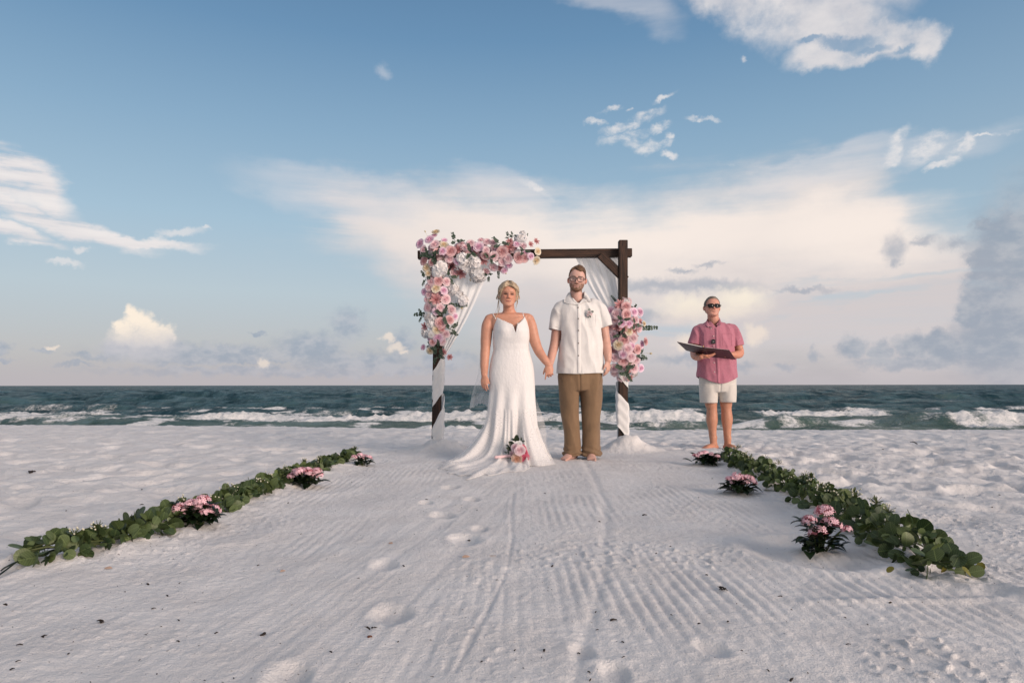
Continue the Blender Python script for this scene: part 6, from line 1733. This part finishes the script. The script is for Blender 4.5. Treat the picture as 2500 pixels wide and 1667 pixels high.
RIGHT = [(295,175,95,'A'),(270,200,60,'A'),(345,195,85,'D'),(210,235,80,'L'),(265,265,100,'P'),(345,265,90,'D'),(420,245,75,'L'),(475,245,75,'L'),(245,320,75,'P'),(425,315,80,'P'),(320,320,75,'E'),(310,355,68,'L'),(375,355,68,'L'),(435,360,80,'E'),(480,335,65,'A'),(515,355,48,'C'),(205,385,80,'D'),(270,385,80,'A'),(320,400,75,'A'),(465,400,75,'P'),(370,430,75,'C'),(425,420,75,'A'),(300,455,80,'E'),(235,460,80,'P'),(235,510,80,'L'),(325,510,95,'D'),(410,495,85,'P'),(275,560,85,'C'),(395,570,75,'L'),(360,600,90,'P'),(450,600,85,'D'),(490,555,65,'L'),(525,525,70,'D'),(225,605,65,'A'),(320,650,70,'L'),(245,685,85,'P'),(390,675,90,'P'),(325,715,90,'D'),(435,700,80,'P'),(410,640,60,'A'),(530,690,120,'S'),(480,660,80,'E'),(245,780,85,'P'),(415,780,85,'P'),(485,780,65,'L'),(330,785,110,'E'),(355,840,90,'E'),(385,870,60,'A'),(365,800,55,'A'),(620,395,170,'S'),(585,640,50,'B'),(215,95,80,'S'),(335,45,60,'B'),(300,610,60,'P'),(180,480,70,'P'),(190,310,60,'L'),(185,660,70,'P')]
spw = 110
swag('floral_swag', 'short swag of pink roses on the post behind the bearded man', RIGHT, 3.92, 1440, 700, [(320, 230), (320, 500), (330, 800)], 60, 33)
# ================================================================== EUCALYPTUS GARLANDS ALONG THE AISLE
MG = leaf_mat('silver_dollar_leaf', (.024, .048, .022), (.092, .125, .046), vein=.55, objvar=.3)
MY = leaf_mat('yellowing_leaf', (.12, .13, .025), (.20, .17, .03)); MGS = leaf_mat('green_stem', (.06, .085, .03), (.09, .11, .04)); MWF = simple_mat('small_white_blossom', (.62, .60, .48), .7)
LEAVES = [mesh_np('leaf', *leafdisc(1.0, o, c, 12)) for o, c in ((1.0, .10), (.92, .16), (1.15, .08))]
for l in LEAVES: l.materials.append(MG)
LEAFY = mesh_np('leaf', *leafdisc(1.0, 1.35, .15, 10)); LEAFY.materials.append(MY)
def orient(o, yv, nrm):
    yv = Vector(yv).normalized(); nrm = Vector(nrm); xv = yv.cross(nrm).normalized(); zv = xv.cross(yv); o.rotation_euler = Matrix((xv, yv, zv)).transposed().to_euler()
def blossom_cluster(r, n=7, s=.010):
    P = []
    for i in range(n):
        d = Vector((r.gauss(0, 1), r.gauss(0, 1), abs(r.gauss(0, 1)) + .3)).normalized(); L = r.uniform(.022, .045)
        P.append(tube([(0, 0, 0), d * L * .6 + Vector((0, 0, .004)), d * L], [.0012] * 3, seg=4, sub=1)); 
    return join(P), [ (Vector((r.gauss(0, 1), r.gauss(0, 1), abs(r.gauss(0, 1)) + .3)).normalized() * r.uniform(.022, .045)) for i in range(n)]
def garland(label, G, seed, width, ends, yl=()):
    r = random.Random(seed); P = np.array(G); seg = np.hypot(*np.diff(P, axis=0).T); cum = np.concatenate([[0], np.cumsum(seg)]); Ltot = cum[-1]
    root = empty('garland', (P[len(P) // 2][0], P[len(P) // 2][1], 0)); tag(root, label, 'garland', 'eucalyptus garlands edging the aisle'); o0 = root.location
    at = lambda s: np.array([np.interp(s, cum, P[:, 0]), np.interp(s, cum, P[:, 1])])
    tang = lambda s: (lambda q: q / np.linalg.norm(q))(at(min(s + .05, Ltot)) - at(max(s - .05, 0)))
    # main stems
    Pm = []
    for k in range(3):
        pts = []
        for s in np.linspace(0, Ltot, 60):
            q = at(s); t = tang(s); nn = np.array([-t[1], t[0]]); w = .025 * math.sin(s * 7 + k * 2.1); z = sand_z(*q) + .035 + .018 * math.sin(s * 9 + k)
            pts.append((q[0] + nn[0] * w - o0.x, q[1] + nn[1] * w - o0.y, z))
        Pm.append(tube(pts, [.0035] * 60, seg=5, sub=1))
    v, f = join(Pm); add_obj('stem', mesh_np('stem', v, f), MGS, root)
    cand = []
    s = 0.0; ph = r.uniform(0, 6)
    while s < Ltot:
        q = at(s); t = tang(s); nn = np.array([-t[1], t[0]]); dist = q[1]; dens = .75 + .5 * pnoise(np.array([s * 4]), np.array([seed * 1.0]))[0]
        for k in range(7):
            a = r.uniform(-.25, math.pi + .25); rr = width * (1 - .35 * s / Ltot) * r.uniform(.35, 1.0) * (1 + .25 * math.sin(s * 11 + ph)); c = np.array([q[0] + nn[0] * math.cos(a) * rr, q[1] + nn[1] * math.cos(a) * rr])
            z0 = sand_z(*q); z = z0 + .012 + max(0, math.sin(a)) * rr * .72
            sz = r.choice((.018, .026, .034, .042, .052)) * r.uniform(.85, 1.15) * (.85 + .35 * dens)
            out = Vector((nn[0] * math.cos(a), nn[1] * math.cos(a), math.sin(a) * .9 + .1)); yv = (out * .8 + Vector((t[0], t[1], 0)) * r.uniform(-1, .6) + Vector((r.gauss(0, .35), r.gauss(0, .35), r.gauss(0, .3)))).normalized()
            nrm = (out * .9 + Vector((r.gauss(0, .55), r.gauss(0, .55) - .35, r.gauss(0, .4) + .35))).normalized()
            cand.append((sz / max(dist, 1), (c[0], c[1], max(z, sand_z(*c) + .01)), yv, nrm, sz, r.randrange(3)))
        s += .0128 * (1 + .12 * dist)
    cand.sort(key=lambda q: -q[0])
    for _, c, yv, nrm, sz, m_ in cand[:300]:
        o = add_obj('leaf', LEAVES[m_], None, root, loc=Vector(c) - o0, scale=sz); orient(o, yv, nrm)
    Pm = []
    for _, c, yv, nrm, sz, m_ in cand[300:]:
        xv = yv.cross(nrm).normalized(); M = np.array(Matrix((xv, yv, xv.cross(yv))).transposed()); v, f = leafdisc(sz, 1.0, .1, 8); Pm.append((v @ M.T + np.array(Vector(c) - o0), f))
    if Pm:
        v, f = join(Pm); o = add_obj('foliage', mesh_np('foliage', v, f), MG, root); o['kind'] = 'stuff'
    # filler: light green sprays with small white blossoms
    st, bl = [], []
    for i in range(int(230 * width)):
        s = r.uniform(.1, Ltot - .05); q = at(s); (tv, tf), hs = blossom_cluster(r, 8); zc = sand_z(*q) + width * r.uniform(.55, 1.05); off = width * r.uniform(-.7, .7); t = tang(s)
        c = np.array([q[0] - t[1] * off - o0.x, q[1] + t[0] * off - o0.y, zc]); st.append((tv + c, tf))
        for h in hs:
            e, ef = ellipsoid(c + np.array(h), (.0040, .0040, .0038), nu=6, nv=5); bl.append((e, ef))
            st.append(tube([c, c + np.array(h)], [.0011, .0011], seg=4, sub=1, caps=False))
        for _ in range(5):
            d = Vector((r.gauss(0, 1), r.gauss(0, 1), abs(r.gauss(0, .7)))).normalized(); v, f = leafdisc(r.uniform(.014, .022), 2.0, .1, 6); xv = d.cross(Vector((0, 0, 1))).normalized(); M = np.array(Matrix((xv, d, xv.cross(d))).transposed()); st.append((v @ M.T + c, f))
    v, f = join(st); o = add_obj('filler_sprig', mesh_np('filler_sprig', v, f), MGS, root); o['kind'] = 'stuff'
    v, f = join(bl); o = add_obj('blossom', mesh_np('blossom', v, f), MWF, root); o['kind'] = 'stuff'
    for e in ends:
        z = [sand_z(*q) + h for q, h in e]; pts = [(q[0] - o0.x, q[1] - o0.y, zz) for (q, h), zz in zip(e, z)]
        v, f = tube(pts, [.0032] * len(pts), seg=6, sub=5); add_obj('wire_end', mesh_np('wire_end', v, f), plain('green_wire', (.012, .022, .018), .45), root)
    for x, y, sz in yl:
        q = gp(x, y); o = add_obj('yellow_leaf', LEAFY, None, root, loc=Vector((q[0], q[1], sand_z(*q) + .02)) - o0, scale=sz); orient(o, (r.uniform(-1, 1), -.3, .5), (0, -.6, .8))
    return root
garland('eucalyptus garland whose loose wire end pokes out at its near tip', GARL_L, 3, .078,
        [[(gp(140, 1358), .05), (gp(70, 1378), .045), (gp(35, 1390), .02), (gp(-8, 1404), .012)], [(gp(150, 1362), .05), (gp(80, 1384), .03), (gp(40, 1392), .028), (gp(14, 1400), .03), (gp(2, 1398), .02)]])
garland('thick eucalyptus garland with a few yellow leaves at its near tip', GARL_R, 5, .118, [], ((2368, 1428, .03), (2385, 1420, .034), (2372, 1440, .026), (2164, 1420, .022), (2355, 1436, .03), (2300, 1400, .024)))

# ================================================================== FLOWERING PLANTS
MDL = leaf_mat('dark_glossy_leaf', (.008, .017, .008), (.018, .033, .013), rough=.35); MPK = simple_mat('pink_star_petal', (.80, .51, .58), .6, .15, 40, objvar=.1); MPK2 = simple_mat('deep_pink_throat', (.62, .22, .28), .6)
def lance(L, w, n=5, droop=.35):
    V = []; Fc = []
    for i in range(n + 1):
        t = i / n; ww = w * math.sin(math.pi * min(1, .08 + t * .92)) ** .8; z = .18 * L * math.sin(t * 1.6) - droop * L * t * t
        V += [(-ww, t * L, z + ww * .35), (0, t * L, z), (ww, t * L, z + ww * .35)]
    for i in range(n):
        b_ = i * 3; Fc += [[b_, b_ + 1, b_ + 4, b_ + 3], [b_ + 1, b_ + 2, b_ + 5, b_ + 4]]
    return np.array(V), Fc
LANCES = [matd(mesh_np('leaf', *lance(1, .33, 5, d)), MDL) for d in (.25, .45, .1)]
def umbel_mesh(seed, n=40):
    """head of star florets, unit radius"""
    r = random.Random(seed); P = []; T = []
    for i in range(n):
        z = r.uniform(.12, 1); a = r.uniform(0, 6.28); q = math.sqrt(1 - z * z); d = Vector((q * math.cos(a), q * math.sin(a), z * .75))
        T.append(tube([d * .25, d * .85], [.030, .05], seg=5, sub=1))
        nr = d.normalized(); M = np.array(nr.to_track_quat('Z', 'Y').to_matrix()); a0 = r.uniform(0, 6)
        for k in range(5):
            b_ = a0 + k * 1.2566; e = np.array([math.cos(b_), math.sin(b_), .12]); f = np.array([-math.sin(b_), math.cos(b_), 0])
            qv = np.array([e * .02, e * .14 + f * .065, e * .27, e * .14 - f * .065]); P.append((qv @ M.T + np.array(d * .9), [[0, 1, 2], [0, 2, 3]]))
    v, f = join(P); v2, f2 = join(T); me = mesh_np('flower_head', np.vstack([v, v2]), f + [[i + len(v) for i in q] for q in f2]); me.materials.append(MPK); me.materials.append(MPK2)
    me.polygons.foreach_set('material_index', np.array([0] * len(f) + [1] * len(f2), dtype=np.int32)); return me
UMB = [umbel_mesh(s) for s in (1, 2, 3)]
def plant(label, bx, by, w, h, heads, seed, nleaf):
    r = random.Random(seed); X0, Y0 = gp(bx, by); z0 = sand_z(X0, Y0) - .004; root = empty('flowering_plant', (X0, Y0, z0)); tag(root, label, 'plant', 'pink flowering plants along the garlands')
    P = []
    tops = []
    for hx, hz, s in heads:
        c = Vector((hx * w, r.uniform(-.35, .15) * w * .6, hz * h)); tops.append((c, s)); P.append(tube([(hx * w * .25, 0, 0), c * .6 + Vector((0, 0, .01)), c], [.0045, .004, .003], seg=5, sub=3))
    v, f = join(P); add_obj('stem', mesh_np('stem', v, f), MGS, root)
    for c, s in tops:
        o = add_obj('flower_head', r.choice(UMB), None, root, loc=c - Vector((0, 0, s * .35)), scale=s * 0.98); o.rotation_euler = (r.uniform(-.1, .5), (c.x / w) * .7, r.uniform(0, 6))
    for i in range(nleaf):
        a = r.uniform(0, 6.283); lv = r.random(); base = Vector((math.cos(a) * w * .20 * r.random() * 1.4, math.sin(a) * w * .18, h * (.05 + .62 * lv)))
        base.x += r.uniform(-.25, .25) * w * (1 - .3 * lv)
        d = Vector((math.cos(a), math.sin(a) * .9, r.uniform(-.15, .55))); L = w * r.uniform(.24, .38) * (1.1 - .3 * lv)
        o = add_obj('leaf', LANCES[i % 3], None, root, loc=base, scale=L); orient(o, d, (0, 0, 1))
    return root
plant('smallest pink flowering plant, at the far end of the garland with the loose wire', 884, 1138, .17, .105, [(-.36, .82, .032), (-.12, .95, .034), (.12, .85, .030), (.36, .80, .036), (.0, .70, .026)], 1, 60)
plant('pink flowering plant with one wide flat row of blossom beside the thinner garland', 745, 1190, .235, .115, [(-.42, .62, .040), (-.28, .88, .042), (-.08, 1.0, .046), (.12, 1.0, .044), (.32, .92, .044), (.40, .70, .038), (-.15, .78, .036), (.15, .80, .036)], 2, 90)
plant('wide pink flowering plant with drooping leaves, nearest one beside the garland with the loose wire', 485, 1292, .225, .135, [(-.34, .72, .042), (-.14, .82, .045), (.12, .98, .046), (.06, .70, .044), (.32, .62, .042), (-.26, .48, .024), (.22, .58, .03)], 3, 95)
plant('low pink flowering plant in front of the bare feet of the man in pink', 1722, 1138, .25, .115, [(-.38, .75, .036), (-.22, .90, .038), (-.05, .98, .038), (.15, .85, .034), (.32, .70, .040), (.30, .42, .036), (.38, .52, .032)], 4, 80)
plant('pink flowering plant with rounded blossom, middle one beside the thick garland', 1806, 1208, .21, .120, [(-.28, .80, .044), (-.08, .96, .046), (.12, .86, .044), (.30, .86, .042), (.38, .66, .036), (-.15, .62, .036), (.10, .66, .034)], 5, 90)
plant('tallest pink flowering plant with four big blossom heads beside the thick garland', 2000, 1358, .180, .190, [(-.22, .74, .036), (.14, .94, .046), (.24, .70, .048), (-.06, .52, .048), (.52, .58, .026)], 6, 110)

# ================================================================== BOUQUET, BOUTONNIERE
def build_bouquet():
    r = random.Random(9); Yb = 5.98; base = px(1258, 1126, Yb); root = empty('bouquet', (base.x, base.y, sand_z(base.x, base.y) + .03)); tag(root, 'bridal bouquet of pink and cream roses lying on the train of the white dress', 'bouquet')
    MHOT = petal_mat('hot_pink_petal', (.55, .06, .13), (.68, .16, .25)); MPE = petal_mat('peach_petal', (.70, .40, .28), (.80, .58, .48))
    def fl(x, y, d, me, dep, face=(0, -1, .3)):
        rad = d / 2 / F * Yb; o = add_obj('rose', me, None, root, loc=px(x, y, Yb + dep) - root.location, scale=rad * 1.15); q = Vector(face).normalized().to_track_quat('Z', 'Y') @ Euler((0, 0, r.uniform(0, 6))).to_quaternion(); o.rotation_mode = 'QUATERNION'; o.rotation_quaternion = q
    mk = lambda s, m: matd(rose_mesh('rose', s), m)
    a, b_, c, d = mk(40, MPE), mk(41, MP), mk(42, MHOT), mk(43, MW)
    fl(1263, 1120, 24, a, -.05, (-.2, -1, .1)); fl(1269, 1101, 24, b_, -.05, (0, -1, .5)); fl(1258, 1093, 18, b_, .0, (-.6, -1, .5)); fl(1277, 1107, 20, c, .0, (.7, -1, .2)); fl(1281, 1119, 20, c, .0, (.7, -1, -.1)); fl(1265, 1086, 18, d, .02, (0, -.8, .8)); fl(1275, 1094, 16, c, .03, (.6, -.8, .6)); fl(1252, 1108, 16, b_, .03, (-.8, -.8, .2))
    for x, y, s in ((1243, 1115, 22), (1248, 1100, 22), (1262, 1076, 24), (1272, 1078, 18), (1245, 1090, 18), (1270, 1126, 18), (1240, 1106, 16)):
        o = put(root, 'E', px(x, y, Yb + .05), s / 2 / F * Yb * 1.1, (-.3, -1, .4), r)
    for x, y, x2, y2 in ((1255, 1090, 1242, 1078), (1262, 1080, 1260, 1062), (1250, 1098, 1236, 1093)):
        A_, B_ = px(x, y, Yb + .04), px(x2, y2, Yb + .03); dv = (B_ - A_); o = add_obj('long_leaf', LANCES[2], None, root, loc=A_ - root.location, scale=dv.length * 1.1); orient(o, dv, (0, -1, .2)); o.active_material = ME if False else o.active_material
    A_, B_ = px(1246, 1112, Yb + .03), px(1210, 1116, Yb - .02); v, f = tube([A_ - root.location, (A_ + B_) / 2 - root.location, B_ - root.location], [(.014, .014), (.013, .013), (.015, .015)], seg=12, ref=(0, 1, 0)); add_obj('wrapped_handle', mesh_np('wrapped_handle', v, f), simple_mat('pale_pink_ribbon', (.70, .50, .52), .5), root)
build_bouquet()
def build_boutonniere():
    r = random.Random(4); g = groom; c = g.shirt_at(1003, 355, .012); root = empty('boutonniere'); root.parent = g.root; root.location = tuple(c)
    def add(nm, me, off, s, face):
        o = add_obj(nm, me, None, root, loc=off, scale=s); o.rotation_mode = 'QUATERNION'; o.rotation_quaternion = Vector(face).normalized().to_track_quat('Z', 'Y'); return o
    LEAFB = matd(mesh_np('leaf', *lance(1, .22, 5, .2)), ME); wme = matd(rose_mesh('rose', 51), MC if False else petal_mat('ivory_pink_petal', (.78, .62, .62), (.84, .76, .76)))
    add('rose', wme, (-.002, -.012, .008), .020, (-.2, -1, .2)); add('rose', wme, (.014, -.012, -.006), .016, (.4, -1, 0)); add('rose', wme, (-.012, -.01, -.012), .015, (-.4, -1, -.3))
    for dx, dz, a in ((.0, .03, (0, 0, 1)), (.042, .02, (1, -.1, .45)), (-.022, -.010, (-1, 0, -.2)), (-.012, -.036, (-.4, 0, -1)), (.008, -.034, (.3, 0, -1))):
        o = add_obj('leaf', LEAFB, None, root, loc=(dx * .4, -.006, dz * .4), scale=.028); orient(o, a, (0, -1, .1))
    MSL = leaf_mat('sage_leaf', (.20, .24, .22), (.30, .33, .31))
    for dx, dz, a in ((.012, .010, (1, -.2, .5)), (-.004, .018, (.1, -.1, 1))):
        me = mesh_np('leaf', *leafdisc(.026, 1.2, .1)); me.materials.append(MSL); o = add_obj('leaf', me, None, root, loc=(dx, -.008, dz)); orient(o, a, (0, -1, .1))
build_boutonniere()

# ================================================================== SMALL THINGS ON THE SAND
MDB = simple_mat('dry_seaweed', (.022, .015, .012), .8, .3); MSH = simple_mat('broken_shell', (.50, .34, .25), .55, .25)
def scrap_mesh(name, seed, k=5, wid=.12):
    r = random.Random(seed); P = []
    for i in range(k):
        a = r.uniform(0, 6.28); p0 = Vector((r.uniform(-.3, .3), r.uniform(-.3, .3), .05)); d = Vector((math.cos(a), math.sin(a), r.uniform(-.1, .4)))
        P.append(tube([p0, p0 + d * .35 + Vector((0, 0, .12)), p0 + d * .75], [(wid, wid * .35), (wid * 1.1, wid * .4), (wid * .4, wid * .2)], seg=6, sub=2))
    v, f = join(P); return mesh_np(name, v, f)
def lying(name, me, mat, x, y, s, label, cat, rot=0.0, group=None):
    q = gp(x, y); o = add_obj(name, me, None, None, loc=(q[0], q[1], sand_z(*q) + .001), rot=(0, 0, rot), scale=s)
    if len(me.materials) == 0: me.materials.append(mat)
    return tag(o, label, cat, group)
lying('seaweed_clump', scrap_mesh('seaweed_clump', 3, 9, .11), MDB, 1766, 1441, .026, 'dark tangled clump of dry seaweed lying in the raked sand of the aisle', 'seaweed')
lying('dry_leaf', scrap_mesh('dry_leaf', 5, 2, .28), MDB, 245, 1516, .020, 'dark brown dry leaf on raked sand in front of the garland with the loose wire', 'dry leaf', .4)
lying('dry_leaf', scrap_mesh('dry_leaf', 6, 3, .18), MDB, 72, 1154, .05, 'dark scrap of seaweed on the trampled sand beyond the garland with the loose wire', 'seaweed', .2)
lying('driftwood_stick', scrap_mesh('driftwood_stick', 8, 1, .16), MDB, 2233, 1078, .10, 'dark stick of driftwood on the far trampled sand near the water', 'stick', .9)
lying('seaweed_strand', scrap_mesh('seaweed_strand', 9, 2, .10), MDB, 905, 1536, .024, 'curved dark strand of seaweed at the lip of a footprint', 'seaweed')
lying('brown_chip', scrap_mesh('brown_chip', 10, 1, .40), simple_mat('rust_brown', (.12, .04, .02), .7), 906, 1554, .014, 'small reddish brown chip just below the dark strand by the footprint', 'chip')
lying('pebble', scrap_mesh('pebble', 13, 3, .40), MDB, 642, 1546, .012, 'small dark brown pebble on the smooth sand of the aisle', 'pebble')
def shell_mesh(seed):
    r = random.Random(seed); V = []; n, m_ = 9, 5
    for j in range(m_):
        t = (j + .3) / m_
        for i in range(n):
            a = -.9 + 1.8 * i / (n - 1); V.append((math.sin(a) * t, math.cos(a) * t - .3, .28 * (1 - t * t) + .03 * math.cos(i * 3.1) * t))
    o = mesh_np('shell_piece', np.array(V), grid_faces(m_, n)); return o
shl = shell_mesh(2); shl.materials.append(MSH)
for x, y, s, lab in ((1136, 1361, .026, 'larger of two peach shell pieces side by side in the smooth middle of the aisle'), (1203, 1358, .020, 'smaller of two peach shell pieces side by side in the smooth middle of the aisle'), (955, 1327, .020, 'tan shell fragment beside a footprint above the smooth drag trail'), (688, 1393, .018, 'pale pink shell bit alone on the raked strip of the aisle'), (265, 1391, .022, 'pale shell bit just beside the near part of the garland with the loose wire')):
    lying('shell_piece', shl, MSH, x, y, s, lab, 'shell', x * .7)
def debris():
    r = random.Random(77); P = []
    for i in range(260):
        Y = 1.5 / (r.random() * .86 + .14) ** 1.0; X_ = r.uniform(-.80, .80) * Y
        if Y > 10: continue
        s = min(r.expovariate(1 / .0016) + .0012, .007) * (1 + .10 * Y); a = r.uniform(0, 6.28); d = np.array([math.cos(a), math.sin(a), r.uniform(-.1, .3)]); z = sand_z(X_, Y) + .002
        c = np.array([X_, Y, z]); P.append(tube([c - d * s, c + np.array([0, 0, s * .3]), c + d * s * r.uniform(.4, 1.6)], [(s * .45, s * .25), (s * .5, s * .3), (s * .2, s * .15)], seg=5, sub=1))
    v, f = join(P); o = add_obj('beach_debris', mesh_np('beach_debris', v, f), MDB); tag(o, 'tiny dark bits of dry seaweed strewn over the pale sand', 'beach debris', kind='stuff')
debris()
